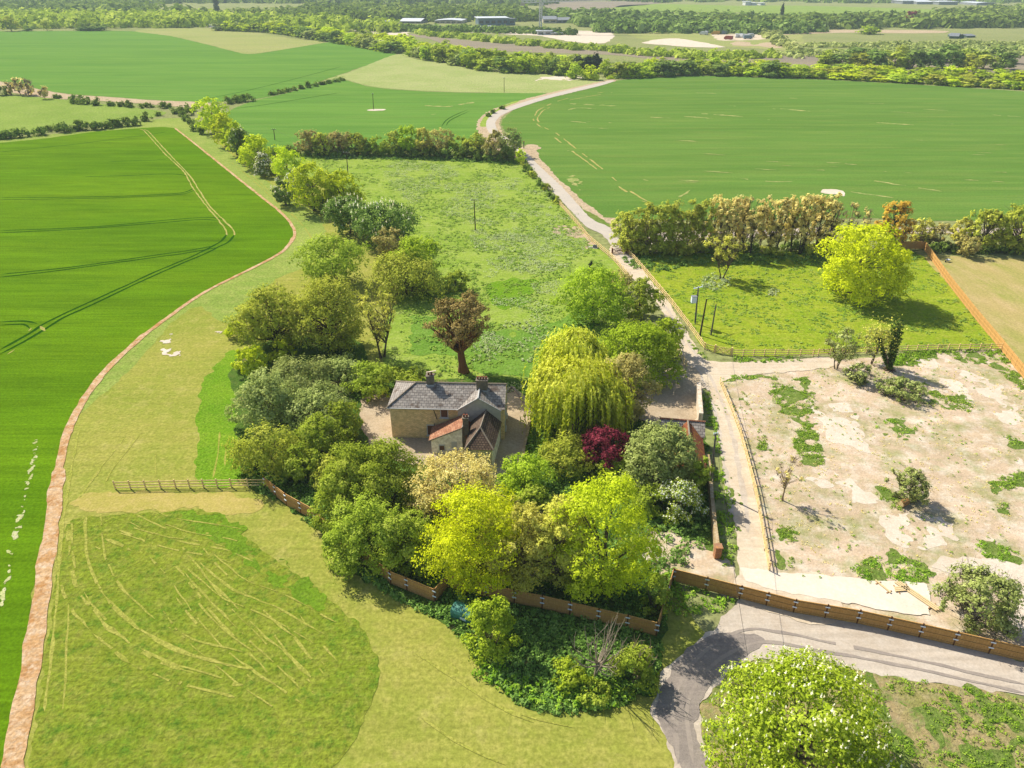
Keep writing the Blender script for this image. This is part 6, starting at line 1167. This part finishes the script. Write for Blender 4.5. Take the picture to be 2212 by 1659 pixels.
scatter('paddock_tussocks', [(1420, 600), (1500, 575), (1980, 568), (2050, 628), (2150, 748), (1760, 758), (1560, 745), (1490, 705)], 1.2, .16, .26, 'tuftdeep', 'uneven grass tussocks in the paddock', 'grass', 34, 5, .45, thr=-.05, ns=3, up=2.5, flat=.5)
scatter('crop_leaves', field_edge[13:] + [(-60, 1680), (-60, 1000), (100, 760), (300, 640)], 3.0, .18, .17, 'tuftdeep', 'cereal leaves ruffling the near crop', 'crop', 37, 4, .2) if False else None
scatter('white_scrub', r6([(1340, 800), (1440, 760), (1560, 800), (1540, 880), (1420, 905), (1340, 870)]), 2.5, .5, .26, 'parsley', 'pale scrubby weeds under the small paddock tree', 'weeds', 38, 8, .4)
scatter('white_scrub', r6([(1855, 905), (1900, 885), (1950, 910), (1930, 940), (1870, 935)]), 4, .6, .26, 'parsley', 'round patch of pale weeds in the open paddock', 'weeds', 39, 8, .4)
def wood(name, pv, n, size, hgt, mat, label, seed, leaves=26, world=None):
    rng = np.random.default_rng(seed); P = smooth_poly(world or Gs(pv), True, 20); q = pts_in(P, n, rng); k = leaves
    s = size * (.6 + .8 * rng.random(n)); hh = hgt * (.55 + .75 * rng.random(n)); N_ = n * k
    d = rng.normal(size=(N_, 3)); d[:, 2] = np.abs(d[:, 2]) * .9; d /= np.linalg.norm(d, axis=1, keepdims=True)
    S_ = np.repeat(s, k); H_ = np.repeat(hh, k); wob = (.8 + .35 * rng.random(N_))
    Pn = np.column_stack([np.repeat(q, k, 0) + d[:, :2] * (S_ * .5 * wob)[:, None], H_ * .12 + d[:, 2] * H_ * .86 * wob])
    low = rng.random(N_) < .22; Pn[low, 2] *= .4
    V = leaf_quads(Pn, d + rng.normal(size=(N_, 3)) * .3 + np.array([0, 0, .2]), S_ * .36, rng, 1.2)
    o = link(name, np_mesh(name, V, np.arange(N_ * 4).reshape(-1, 4), LM[mat], np.clip(.35 * rng.random(N_) + .65 * np.repeat(rng.random(n), k), 0, 1)))
    return tag(o, label, 'woodland', None, 'stuff')
# ------------------------------------------------------------------ tree belts (each tree its own object, shared shapes)
def proto(kind, w, h, dist, seed, mat):
    tr, cr, bl = grow(kind, w, h, dist, seed)
    V = np.vstack([tr[0], cr[0]]); F = np.vstack([tr[1], cr[1] + len(tr[0])]); tint = np.concatenate([np.zeros(len(tr[1])), cr[2]])
    me = np_mesh('belt_tree', V, F, [BARK_DK, LM[mat]], tint); me.polygons.foreach_set('material_index', np.concatenate([np.zeros(len(tr[1]), np.int32), np.ones(len(cr[1]), np.int32)])); return me
KINDS['far'] = dict(shape='dome', mat='lime', bare=.03, clumps=26, rc=.32, cov=2.1, limbs=4, lob=.2)
KINDS['farcone'] = dict(shape='cone', mat='conifer', bare=.02, clumps=22, rc=.34, cov=2.2, limbs=2)
PRO = {}
for nm, kd, mat in [('yellow', 'far', 'lime'), ('bright', 'far', 'bright'), ('mid', 'far', 'mid'), ('deep', 'far', 'dark'), ('olive', 'far', 'olive'), ('grey', 'far', 'greygreen'), ('conifer', 'farcone', 'conifer'), ('copper', 'far', 'purple')]:
    PRO[nm] = [proto(kd, 8, 8, 420, 900 + len(PRO) * 7 + k, mat) for k in range(2)]
rb = random.Random(11)
def belt(lower, upper, rows, kinds, hm, label, group, step=5.5, jit=1.6):
    lo = smooth_poly(Gs(lower), False, 6); up = smooth_poly(Gs(upper), False, 6)
    for r in range(rows):
        f = r / max(1, rows - 1) if rows > 1 else 0; P = []
        for i in range(60):
            u = i / 59; a = lo[min(len(lo) - 1, int(u * (len(lo) - 1)))]; b = up[min(len(up) - 1, int(u * (len(up) - 1)))]
            P.append((a[0] + (b[0] - a[0]) * f, a[1] + (b[1] - a[1]) * f))
        for x, y in resample_len(P, step):
            k = rb.choice(kinds(r) if callable(kinds) else kinds); o = link('belt_tree', rb.choice(PRO[k]))
            h = hm * rb.uniform(.72, 1.15); o.location = (x + rb.uniform(-jit, jit), y + rb.uniform(-jit, jit), 0); o.rotation_euler = (0, 0, rb.uniform(0, 6.28)); ww = rb.uniform(.85, 1.25) * step * 1.45 / 8
            o.scale = (ww, ww, h / 8); tag(o, label, 'tree', group)
def resample_len(P, step):
    out = []; acc = 0
    for a, b in zip(P, P[1:]):
        L = math.dist(a, b)
        while acc < L: t = acc / L; out.append((a[0] + (b[0] - a[0]) * t, a[1] + (b[1] - a[1]) * t)); acc += step
        acc -= L
    return out
belt([(470, 66), (560, 68), (640, 78), (700, 88), (760, 97), (855, 114)], [(520, 67), (600, 71), (680, 79), (760, 88), (850, 97), (905, 107)], 3, lambda r: ['yellow', 'yellow', 'bright', 'mid'] if r else ['mid', 'deep', 'bright', 'grey'], 8.5, 'leafy tree in the belt bordering the hill field', 'tree belt beside the hill field', 11)
belt([(893, 122), (960, 135), (1030, 148), (1090, 156), (1160, 158), (1235, 164)], [(905, 116), (980, 124), (1050, 134), (1120, 143), (1200, 148), (1290, 154)], 3, lambda r: ['mid', 'deep', 'mid', 'bright', 'grey'] if r == 0 else ['yellow', 'bright', 'yellow', 'mid'], 9, 'leafy tree in the belt behind the pale meadow', 'tree belt behind the pale meadow', 9.5)
belt([(1335, 168), (1420, 165), (1480, 161), (1600, 164), (1740, 168)], [(1330, 159), (1420, 154), (1500, 150), (1600, 152), (1750, 157)], 3, lambda r: ['mid', 'deep', 'bright', 'bright'] if r < 2 else ['bright', 'yellow', 'mid'], 7, 'leafy tree in the belt along the wide field hedge', 'tree belt along the wide field', 9.5)
belt([(1760, 168), (1900, 175), (2050, 184), (2212, 192), (2300, 198)], [(1780, 153), (1900, 157), (2050, 161), (2212, 167), (2300, 171)], 3, ['yellow', 'yellow', 'bright', 'olive'], 4.2, 'low yellow-green tree in the plantation behind the wide field', 'young plantation behind the wide field', 9)
belt([(1780, 142), (1860, 146), (1960, 146), (2060, 148), (2170, 150)], [(1800, 132), (1880, 134), (1980, 134), (2080, 135), (2175, 137)], 2, ['deep', 'mid', 'deep', 'olive'], 9.5, 'tall dark oak standing behind the young plantation', 'dark oaks behind the plantation', 11)
for bx, by, h, w, k, lb in [(1245, 170, 9, 11, 'bright', 'big bright tree at the lane mouth'), (1275, 172, 8, 11, 'yellow', 'broad yellow-green tree at the lane mouth'), (1268, 158, 9, 13, 'conifer', 'dark conifer in the belt by the lane'), (1288, 156, 10, 14, 'conifer', 'taller dark conifer next to the first one'), (1252, 155, 9, 12, 'conifer', 'third dark conifer, on the meadow side'), (1305, 165, 10, 10, 'bright', 'rounded tree between the conifers and the cottage'), (1350, 166, 7, 12, 'olive', 'bronze-olive tree beside the cottage'), (1392, 160, 9, 8, 'bright', 'fresh green tree against the cottage roof')]:
    o = link('belt_tree', PRO[k][0]); x, y = G(bx, by); o.location = (x, y, 0); o.scale = (w / 8, w / 8, h / 8); o.rotation_euler = (0, 0, bx); tag(o, lb, 'tree')
wood('scrub_belt', [(895, 75), (1000, 85), (1120, 98), (1250, 109), (1330, 115), (1450, 125), (1560, 130), (1680, 125), (1690, 119), (1560, 118), (1450, 115), (1340, 108), (1260, 102), (1130, 91), (1010, 79), (905, 70)], 300, 7, 3.6, 'mid', 'narrow tree belt in front of the building site', 61, 30)
HGE = smooth_poly(Gs([(1318, 171), (1400, 167), (1474, 161), (1570, 161), (1674, 165), (1800, 171), (1907, 176), (2050, 185), (2212, 195), (2330, 203)]), False, 4)
for i, (x, y) in enumerate(resample_len(HGE, 4.6)):
    if i < 62:
        o = link('hedge_bush', PRO[('yellow', 'deep', 'bright')[i % 3]][i % 2]); o.location = (x, y, 0); o.scale = (.62, .34, .24 + .04 * (i % 3)); tag(o, 'low trimmed bush in the hedge edging the wide field', 'bush', 'hedge edging the wide field')
for bx, by, h, w, k, lb in [(25, 67, 13, 20, 'olive', 'large olive tree on the hill field skyline'), (62, 67, 5, 12, 'deep', 'dark bush beside the skyline tree'), (102, 66, 9, 8, 'olive', 'lone small tree on the hill field skyline'), (195, 66, 7, 22, 'deep', 'dark square copse on the hill field skyline'), (215, 66, 7, 20, 'deep', 'second half of the dark skyline copse'), (180, 66, 7, 18, 'deep', 'dark end of the skyline copse')]:
    o = link('skyline_tree', PRO[k][1]); x, y = G(bx, by); o.location = (x, y, 0); o.scale = (w / 8, w / 8, h / 8); tag(o, lb, 'tree')
# ------------------------------------------------------------------ distant woodland (one mass per wood)
W_ = wood
W_('distant_woodland', [(-120, 64), (0, 62), (120, 62), (300, 60), (420, 60), (520, 55), (640, 62), (760, 68), (860, 70), (870, 60), (760, 54), (600, 47), (420, 42), (200, 38), (0, 36), (-150, 40)], 900, 13, 10, 'mid', 'hazy fresh-green woods behind the hill field', 1)
W_('distant_woodland', [(-200, 36), (0, 34), (200, 34), (330, 36), (420, 40), (340, 27), (300, 15), (420, 8), (700, 8), (1000, 10), (1160, 12), (1160, 2), (700, -4), (200, -8), (-300, -6)], 1500, 22, 13, 'hedge', 'blue-hazed woods along the skyline', 2, 22)
W_('distant_woodland', [(430, 36), (560, 41), (700, 44), (820, 47), (960, 47), (1040, 47), (1160, 46), (1160, 38), (1100, 26), (900, 20), (700, 18), (640, 28), (600, 34)], 1000, 15, 10, 'hedge', 'hazy green woods behind the white office buildings', 3)
W_('distant_woodland', [(1165, 46), (1230, 46), (1262, 60), (1300, 56), (1420, 58), (1500, 62), (1660, 64), (1800, 60), (1900, 56), (1990, 54), (1880, 46), (1700, 44), (1560, 42), (1420, 40), (1300, 34), (1180, 32)], 800, 14, 9, 'dark', 'hazy woods behind the tower crane', 4)
W_('distant_woodland', [(1500, 64), (1650, 65), (1800, 63), (1990, 62), (2212, 60), (2350, 58), (2350, 22), (2212, 24), (2100, 30), (1980, 42), (1860, 48), (1650, 54)], 1100, 15, 10, 'hedge', 'hazy trees of the distant village', 5)
W_('distant_woodland', [(1420, 6), (1560, 4), (1700, 5), (1900, 8), (2100, 8), (2400, 6), (2400, -4), (1900, -6), (1400, -5), (1160, -4), (1170, 4), (1300, 1)], 700, 24, 10, 'hedge', 'faint woods on the far skyline', 6, 20)
W_('scrub', [(1680, 118), (1850, 112), (2000, 106), (2212, 104), (2350, 100), (2350, 118), (2212, 122), (2050, 126), (1850, 126), (1700, 126)], 420, 6, 3.2, 'greygreen', 'young scrub on the fallow field', 7, 18)
W_('scrub', [(1720, 98), (1850, 96), (2000, 94), (2120, 92), (2240, 96), (2230, 100), (2100, 100), (1900, 102), (1750, 103)], 260, 6, 2.6, 'greygreen', 'sapling rows before the village', 8, 14)
W_('roadside_trees', [(760, 68), (860, 69), (1000, 70), (1100, 73), (1240, 76), (1240, 71), (1100, 67), (1000, 64), (860, 62), (770, 62)], 230, 9, 5, 'dark', 'dark roadside trees below the white offices', 9)
W_('roadside_trees', [(1300, 71), (1450, 72), (1600, 74), (1740, 72), (1780, 68), (1640, 64), (1450, 62), (1300, 62)], 330, 11, 9, 'dark', 'dark trees along the road behind the crane', 10)
W_('roadside_trees', [(1640, 73), (1680, 76), (1690, 92), (1740, 112), (1725, 114), (1680, 98), (1660, 84)], 60, 8, 5, 'greygreen', 'hedge trees along the site boundary', 11)
for bx, by, h, w, k, lb in [(1965, 56, 15, 20, 'copper', 'round copper beech among the village trees'), (1880, 74, 8, 22, 'bright', 'pale green tree at the village corner'), (1687, 48, 20, 9, 'conifer', 'tall dark conifer spire among the distant trees'), (470, 30, 24, 12, 'conifer', 'dark spire tree rising over the far woods')]:
    o = link('village_tree', PRO[k][0]); x, y = G(bx, by); o.location = (x, y, 0); o.scale = (w / 8, w / 8, h / 8); tag(o, lb, 'tree')
# ------------------------------------------------------------------ far buildings
def bldg(name, pl, pr, htop, depth, roof, wall, rmat, label, cat='building', rise=.3, win=True):
    a, b = G(*pl), G(*pr); L = math.dist(a, b); ang = math.atan2(b[1] - a[1], b[0] - a[0]); h = Hz((pl[0] + pr[0]) / 2, (pl[1] + pr[1]) / 2, htop)
    t = thing(name, (a[0], a[1], 0), label, cat, None, ang); he = h * (1 - rise) if roof != 'flat' else h - .6
    MB().box((L / 2, depth / 2, he / 2), (L, depth, he)).build('wall', MT[wall], t)
    if roof == 'flat': MB().box((L / 2, depth / 2, he + .3), (L + 2.5, depth + 2.5, .6)).build('roof', MT[rmat], t)
    elif roof == 'gable': MB().slab([(-.4, -.5, he), (L + .4, -.5, he), (L + .4, depth / 2, h), (-.4, depth / 2, h)], .25).slab([(L + .4, depth + .5, he), (-.4, depth + .5, he), (-.4, depth / 2, h), (L + .4, depth / 2, h)], .25).solid([(0, 0, he - .3), (0, depth, he - .3), (0, depth / 2, h - .3), (.3, 0, he - .3), (.3, depth, he - .3), (.3, depth / 2, h - .3)], [(0, 2, 1), (3, 4, 5), (0, 1, 4, 3), (1, 2, 5, 4), (2, 0, 3, 5)]).build('roof', MT[rmat], t)
    elif roof == 'end': MB().slab([(-.4, -.4, he), (L / 2, -.4, h), (L / 2, depth, h), (-.4, depth, he)], .25).slab([(L + .4, depth, he), (L / 2, depth, h), (L / 2, -.4, h), (L + .4, -.4, he)], .25).build('roof', MT[rmat], t); MB().solid([(0, -.02, he - .01), (L, -.02, he - .01), (L / 2, -.02, h - .25), (0, .3, he - .01), (L, .3, he - .01), (L / 2, .3, h - .25)], [(0, 1, 2), (5, 4, 3), (0, 3, 4, 1), (1, 4, 5, 2), (2, 5, 3, 0)]).build('gable', MT[wall], t)
    elif roof == 'arch':
        n = 9; vs = []
        for s in (0, depth):
            for i in range(n): u = i / (n - 1); vs.append((L * u, s, he + (h - he) * math.sin(PI * (u * .8 + .1))))
        k = n; MB().solid(vs + [(x, y, z - .5) for x, y, z in vs], [(i, i + 1, i + 1 + k, i + k) for i in range(n - 1)] + [(i + 2 * k, i + 3 * k, i + 1 + 3 * k, i + 1 + 2 * k) for i in range(n - 1)] + [(i, i + 2 * k, i + 1 + 2 * k, i + 1) for i in range(n - 1)] + [(i + k, i + 1 + k, i + 1 + 3 * k, i + 3 * k) for i in range(n - 1)]).build('roof', MT[rmat], t)
    if win:
        m = max(1, min(14, int(L / 6)))
        for i in range(m): MB().box((L * (i + .5) / m, -.06, he * .5), (L / m * .66, .1, he * .4)).build('window', MT['glass'], t)
    return t
bldg('office_building', fa([(1190, 248)])[0], fa([(1480, 245)])[0], fa([(0, 172)])[0][1], 30, 'flat', 'bluew', 'tincw', 'wide white-roofed office with blue glass front')
bldg('office_annexe', fa([(1482, 243)])[0], fa([(1545, 240)])[0], fa([(0, 178)])[0][1], 26, 'flat', 'bluew', 'greyw', 'blue-grey annexe with tall flue at the end of the white office')
bldg('arched_building', fa([(765, 226)])[0], fa([(1030, 228)])[0], fa([(0, 190)])[0][1], 40, 'arch', 'creamw', 'tincw', 'low building with long curved white roof')
bldg('angular_building', fa([(425, 226)])[0], fa([(630, 228)])[0], fa([(0, 183)])[0][1], 36, 'gable', 'greyw', 'tincw', 'pale angular building with sloping grey roof', rise=.5)
bldg('dark_hall', fa([(125, 224)])[0], fa([(330, 224)])[0], fa([(0, 200)])[0][1], 24, 'gable', 'dkgreen', 'greyw', 'low dark green hall behind the roadside trees', rise=.45)
bldg('terrace_block', fa([(1815, 225)])[0], fa([(1945, 225)])[0], fa([(0, 160)])[0][1], 26, 'gable', 'creamw', 'greyw', 'grey stepped block with gabled roofs beside the crane', rise=.4)
bldg('terrace_block', fa([(1950, 225)])[0], fa([(2100, 222)])[0], fa([(0, 172)])[0][1], 24, 'gable', 'greyw', 'greyw', 'second grey stepped block, lower than its neighbour', rise=.4)
bldg('site_office', fa([(1758, 338)])[0], fa([(1895, 338)])[0], fa([(0, 296)])[0][1], 8, 'flat', 'vanw', 'tincw', 'white stacked site cabins at the foot of the crane')
bldg('site_office', fa([(1900, 339)])[0], fa([(1995, 338)])[0], fa([(0, 316)])[0][1], 6, 'flat', 'creamw', 'tincw', 'lower cream site cabins beside the white ones')
bldg('gatehouse', fa([(1210, 290)])[0], fa([(1320, 288)])[0], fa([(0, 255)])[0][1], 10, 'flat', 'creamw', 'tincw', 'pale gatehouse at the road below the white office')
bldg('barn', fc([(1318, 458)])[0], fc([(1425, 462)])[0], fc([(0, 400)])[0][1], 20, 'gable', 'dkgreen', 'greyw', 'grey-roofed barn among scrub on the fallow field', 'barn', .5, False)
bldg('barn', fc([(1420, 452)])[0], fc([(1495, 452)])[0], fc([(0, 408)])[0][1], 18, 'end', 'dkgreen', 'greyw', 'dark green gable-ended barn next to the grey-roofed one', 'barn', .4, False)
bldg('barn', fc([(1530, 448)])[0], fc([(1630, 446)])[0], fc([(0, 408)])[0][1], 12, 'gable', 'dkgreen', 'greyw', 'small dark open barn standing apart', 'barn', .45, False)
for i, (x0, x1, yb, yt, rf_, lb) in enumerate([(395, 445, 285, 240, 'end', 'white gabled village house among green trees'), (700, 765, 275, 240, 'gable', 'long pale village house beside the copper beech'), (1070, 1100, 315, 258, 'end', 'tall narrow white gable in the village'), (1225, 1255, 300, 255, 'end', 'white gable house with dark roof in the village'), (1960, 1995, 295, 245, 'end', 'white village house near the edge trees'), (285, 325, 335, 290, 'end', 'white cottage behind the field edge trees'), (325, 365, 345, 312, 'gable', 'small pale cottage next to the white one'), (865, 935, 262, 225, 'gable', 'pinkish village house behind the copper beech'), (1825, 1860, 280, 245, 'end', 'small white house between dark village trees'), (958, 1000, 318, 275, 'gable', 'grey-walled house in the village gap')]):
    bldg('village_house', fc([(x0, yb)])[0], fc([(x1, yb)])[0], fc([(0, yt)])[0][1], 9, rf_, 'vanw', 'houser' if i % 2 else 'greyw', lb, 'house', .42, False)
for x0, x1, yb, yt, lb in [(590, 628, 152, 135, 'small white farmhouse below the skyline woods'), (693, 712, 150, 136, 'white gabled cottage beside a dark tree')]:
    bldg('farmhouse', fd([(x0, yb + 3)])[0], fd([(x1, yb + 3)])[0], fd([(0, yt)])[0][1], 9, 'gable', 'vanw', 'houser', lb, 'house', .45, False)
bldg('cottage', rm([(1918, 475)])[0], rm([(1985, 478)])[0], rm([(0, 428)])[0][1], 7, 'end', 'vanw', 'houser', 'white-gabled cottage hidden in the trees at the lane mouth', 'house', .5)
for x0, x1, yb, yt, rf_, lb in [(765, 930, 42, 8, 'flat', 'long grey warehouse on the far skyline'), (935, 1130, 46, 4, 'gable', 'dark-roofed warehouse beside the long grey one'), (1195, 1420, 52, 18, 'flat', 'white warehouse with flat roof on the skyline'), (1430, 1640, 30, -6, 'flat', 'tall white warehouse behind the others'), (1645, 1880, 58, 28, 'arch', 'white curved-roof warehouse on the skyline')]:
    bldg('warehouse', fc([(x0, yb + 6)])[0], fc([(x1, yb + 6)])[0], fc([(0, yt)])[0][1], 60, rf_, 'greyw', 'tincw', lb, 'warehouse', .35, False)
for x0, x1, yb, yt, lb in [(925, 985, 58, 15, 'tall white works building on the far plain'), (995, 1050, 58, 30, 'low cream works shed on the far plain'), (1090, 1140, 58, 32, 'white works shed at the end of the row')]:
    bldg('works_building', fb([(x0, yb)])[0], fb([(x1, yb)])[0], fb([(0, yt)])[0][1], 20, 'flat', 'vanw', 'tincw', lb, 'building', .2, False)
# tower crane
bx_, by_ = fa([(1788, 322)])[0]; x, y = G(bx_, by_); hc = Hz(bx_, by_, fa([(0, 30)])[0][1]); cr_ = thing('tower_crane', (x, y, 0), 'tall white tower crane over the building site', 'crane')
def lattice(a, b, s, r, n):
    mb = MB(); a = Vector(a); b = Vector(b); d = (b - a).normalized(); u = d.cross(Vector((.2, 1, .1))).normalized(); w_ = d.cross(u)
    C4 = [(u * i + w_ * j) * s / 2 for i, j in ((-1, -1), (1, -1), (1, 1), (-1, 1))]
    for c_ in C4: mb.beam(a + c_, b + c_, r, r)
    for k in range(n):
        p, q = a + (b - a) * (k / n), a + (b - a) * ((k + 1) / n)
        for i in range(4): mb.beam(p + C4[i], q + C4[(i + 1) % 4], r * .7, r * .7)
    return mb
lattice((0, 0, 0), (0, 0, hc), 2.4, .6, 14).build('mast', MT['cranew'], cr_)
jl = 74; lattice((-20, 2, hc + 1.2), (jl, -14, hc + 4.5), 2.0, .5, 22).build('jib', MT['cranew'], cr_)
MB().box((-18, 1.8, hc - .8), (4, 2.2, 3.2)).build('counterweight', MT['conc'], cr_); MB().box((1.8, -1.6, hc - .6), (2, 2, 2.2)).build('cab', MT['cranew'], cr_); lattice((0, 0, hc), (0, 0, hc + 8), 1.4, .3, 4).build('apex', MT['cranew'], cr_)
MB().box((0, 0, .6), (7, 7, 1.2)).build('base', MT['conc'], cr_)
# site and road vehicles
def vehicle(px, L, Wd, Hh, mat, label, cat, group, name, rz=0.0, cabw=True):
    x, y = G(*px); t = thing(name, (x, y, .1), label, cat, group, rz)
    MB().solid([(-L / 2, -Wd / 2, .4), (L / 2, -Wd / 2, .4), (L / 2, Wd / 2, .4), (-L / 2, Wd / 2, .4), (-L / 2, -Wd / 2, Hh), (L * .28, -Wd / 2, Hh), (L * .28, Wd / 2, Hh), (-L / 2, Wd / 2, Hh), (L / 2, -Wd / 2, Hh * .5), (L / 2, Wd / 2, Hh * .5)], [(3, 2, 1, 0), (0, 1, 8, 5, 4), (2, 3, 7, 6, 9), (1, 2, 9, 8), (8, 9, 6, 5), (4, 5, 6, 7), (3, 0, 4, 7)]).build('body', MT[mat], t)
    MB().solid([(L * .47, -Wd * .42, Hh * .56), (L * .47, Wd * .42, Hh * .56), (L * .31, Wd * .42, Hh * .93), (L * .31, -Wd * .42, Hh * .93), (L * .49, -Wd * .42, Hh * .57), (L * .49, Wd * .42, Hh * .57), (L * .33, Wd * .42, Hh * .95), (L * .33, -Wd * .42, Hh * .95)], [(3, 2, 1, 0), (4, 5, 6, 7), (0, 1, 5, 4), (1, 2, 6, 5), (2, 3, 7, 6), (3, 0, 4, 7)]).build('windscreen', MT['glass'], t)
    for sx in (-.32, .3):
        for sy in (-1, 1): MB().tube([(L * sx, sy * Wd * .42, .42), (L * sx, sy * Wd * .52, .42)], .42, 10).build('wheel', MT['tyre'], t)
for px in fa([(715, 276), (762, 276), (798, 277)]): vehicle(px, 9, 2.6, 3.6, 'vanw', 'white lorry parked along the site road', 'lorry', 'white lorries on the site road', 'lorry')
for px, m_, lb in zip(fb([(470, 380), (495, 378), (600, 378), (700, 372), (740, 432), (830, 408), (880, 408), (930, 412), (985, 405), (950, 425)]), ['vanw', 'vanw', 'yel', 'bluew', 'redp', 'vanw', 'vanw', 'vanw', 'vanw', 'bluew'], ['white van at the crane side of the site yard', 'second white van at the crane side of the site yard', 'yellow tipper beside the spoil', 'blue lorry at the back of the site yard', 'red lorry in front of the white vans', 'white van behind the red lorry', 'white van in the middle of the site yard', 'large white van beside the blue truck', 'white van at the end of the yard', 'blue truck before the white vans']):
    vehicle(px, 8, 2.6, 3.2, m_, lb, 'vehicle', 'vehicles in the site yard', 'site_vehicle', (px[0] * 7) % 3)
for px in fd([(1235, 156), (1325, 170), (1305, 168)]): vehicle(px, 7, 2.4, 2.8, 'vanw', 'pale vehicle on the distant main road', 'vehicle', 'vehicles on the main road', 'road_vehicle', -.6)
# ================================================================== LIGHT, SKY, CAMERA
SUN_EL = math.radians(44); sdir = Vector((-.743 * math.cos(SUN_EL), .669 * math.cos(SUN_EL), math.sin(SUN_EL)))
sun_d = bpy.data.lights.new('sun', 'SUN'); sun_d.energy = 4.9; sun_d.angle = math.radians(.53); sun_d.color = (1, .94, .82)
sun = bpy.data.objects.new('sun', sun_d); COL.objects.link(sun); sun.location = (-200, 200, 300)
sun.rotation_euler = (-sdir).to_track_quat('-Z', 'Y').to_euler()
w = bpy.data.worlds.new('World'); SC.world = w; w.use_nodes = True; wn = w.node_tree; wn.nodes.clear()
sky = wn.nodes.new('ShaderNodeTexSky'); sky.sky_type = 'NISHITA'; sky.sun_disc = False; sky.sun_elevation = SUN_EL
sky.sun_rotation = math.atan2(-.743, .669) % (2 * PI); sky.air_density = 1.0; sky.dust_density = 1.5
bg = wn.nodes.new('ShaderNodeBackground'); bg.inputs[1].default_value = .1
wo = wn.nodes.new('ShaderNodeOutputWorld'); wn.links.new(sky.outputs[0], bg.inputs[0]); wn.links.new(bg.outputs[0], wo.inputs[0])
cam_d = bpy.data.cameras.new('camera'); cam_d.sensor_width = 36; cam_d.lens = 36 * FPX / 2212; cam_d.clip_end = 20000; cam_d.clip_start = .5
cam = bpy.data.objects.new('camera', cam_d); COL.objects.link(cam); cam.location = (0, 0, CAM_H); cam.rotation_euler = (PI / 2 - PITCH, 0, 0)
SC.camera = cam
# the air between the drone and the far woods
m, nt, out = new_mat('hazy air')
pv = nt.nodes.new('ShaderNodeVolumePrincipled'); pv.inputs['Color'].default_value = (.74, .88, 1.0, 1); pv.inputs['Density'].default_value = HAZE; pv.inputs['Anisotropy'].default_value = 0
nt.links.new(pv.outputs[0], out.inputs['Volume'])
if HAZE > 0:
    hz = MB().box((0, 4350, 39), (14400, 9700, 80)).build('haze', m); tag(hz, 'pale blue haze in the air over the far fields', 'haze', None, 'stuff')
SC.view_settings.view_transform = 'Standard'; SC.view_settings.look = 'None'; SC.view_settings.exposure = EXPO; SC.view_settings.gamma = 1
SC.view_settings.use_curve_mapping = False
cy = SC.cycles; cy.max_bounces = 6; cy.diffuse_bounces = 3; cy.glossy_bounces = 2; cy.transmission_bounces = 3; cy.volume_bounces = 1; cy.transparent_max_bounces = 4
cy.use_denoising = True; cy.use_adaptive_sampling = False
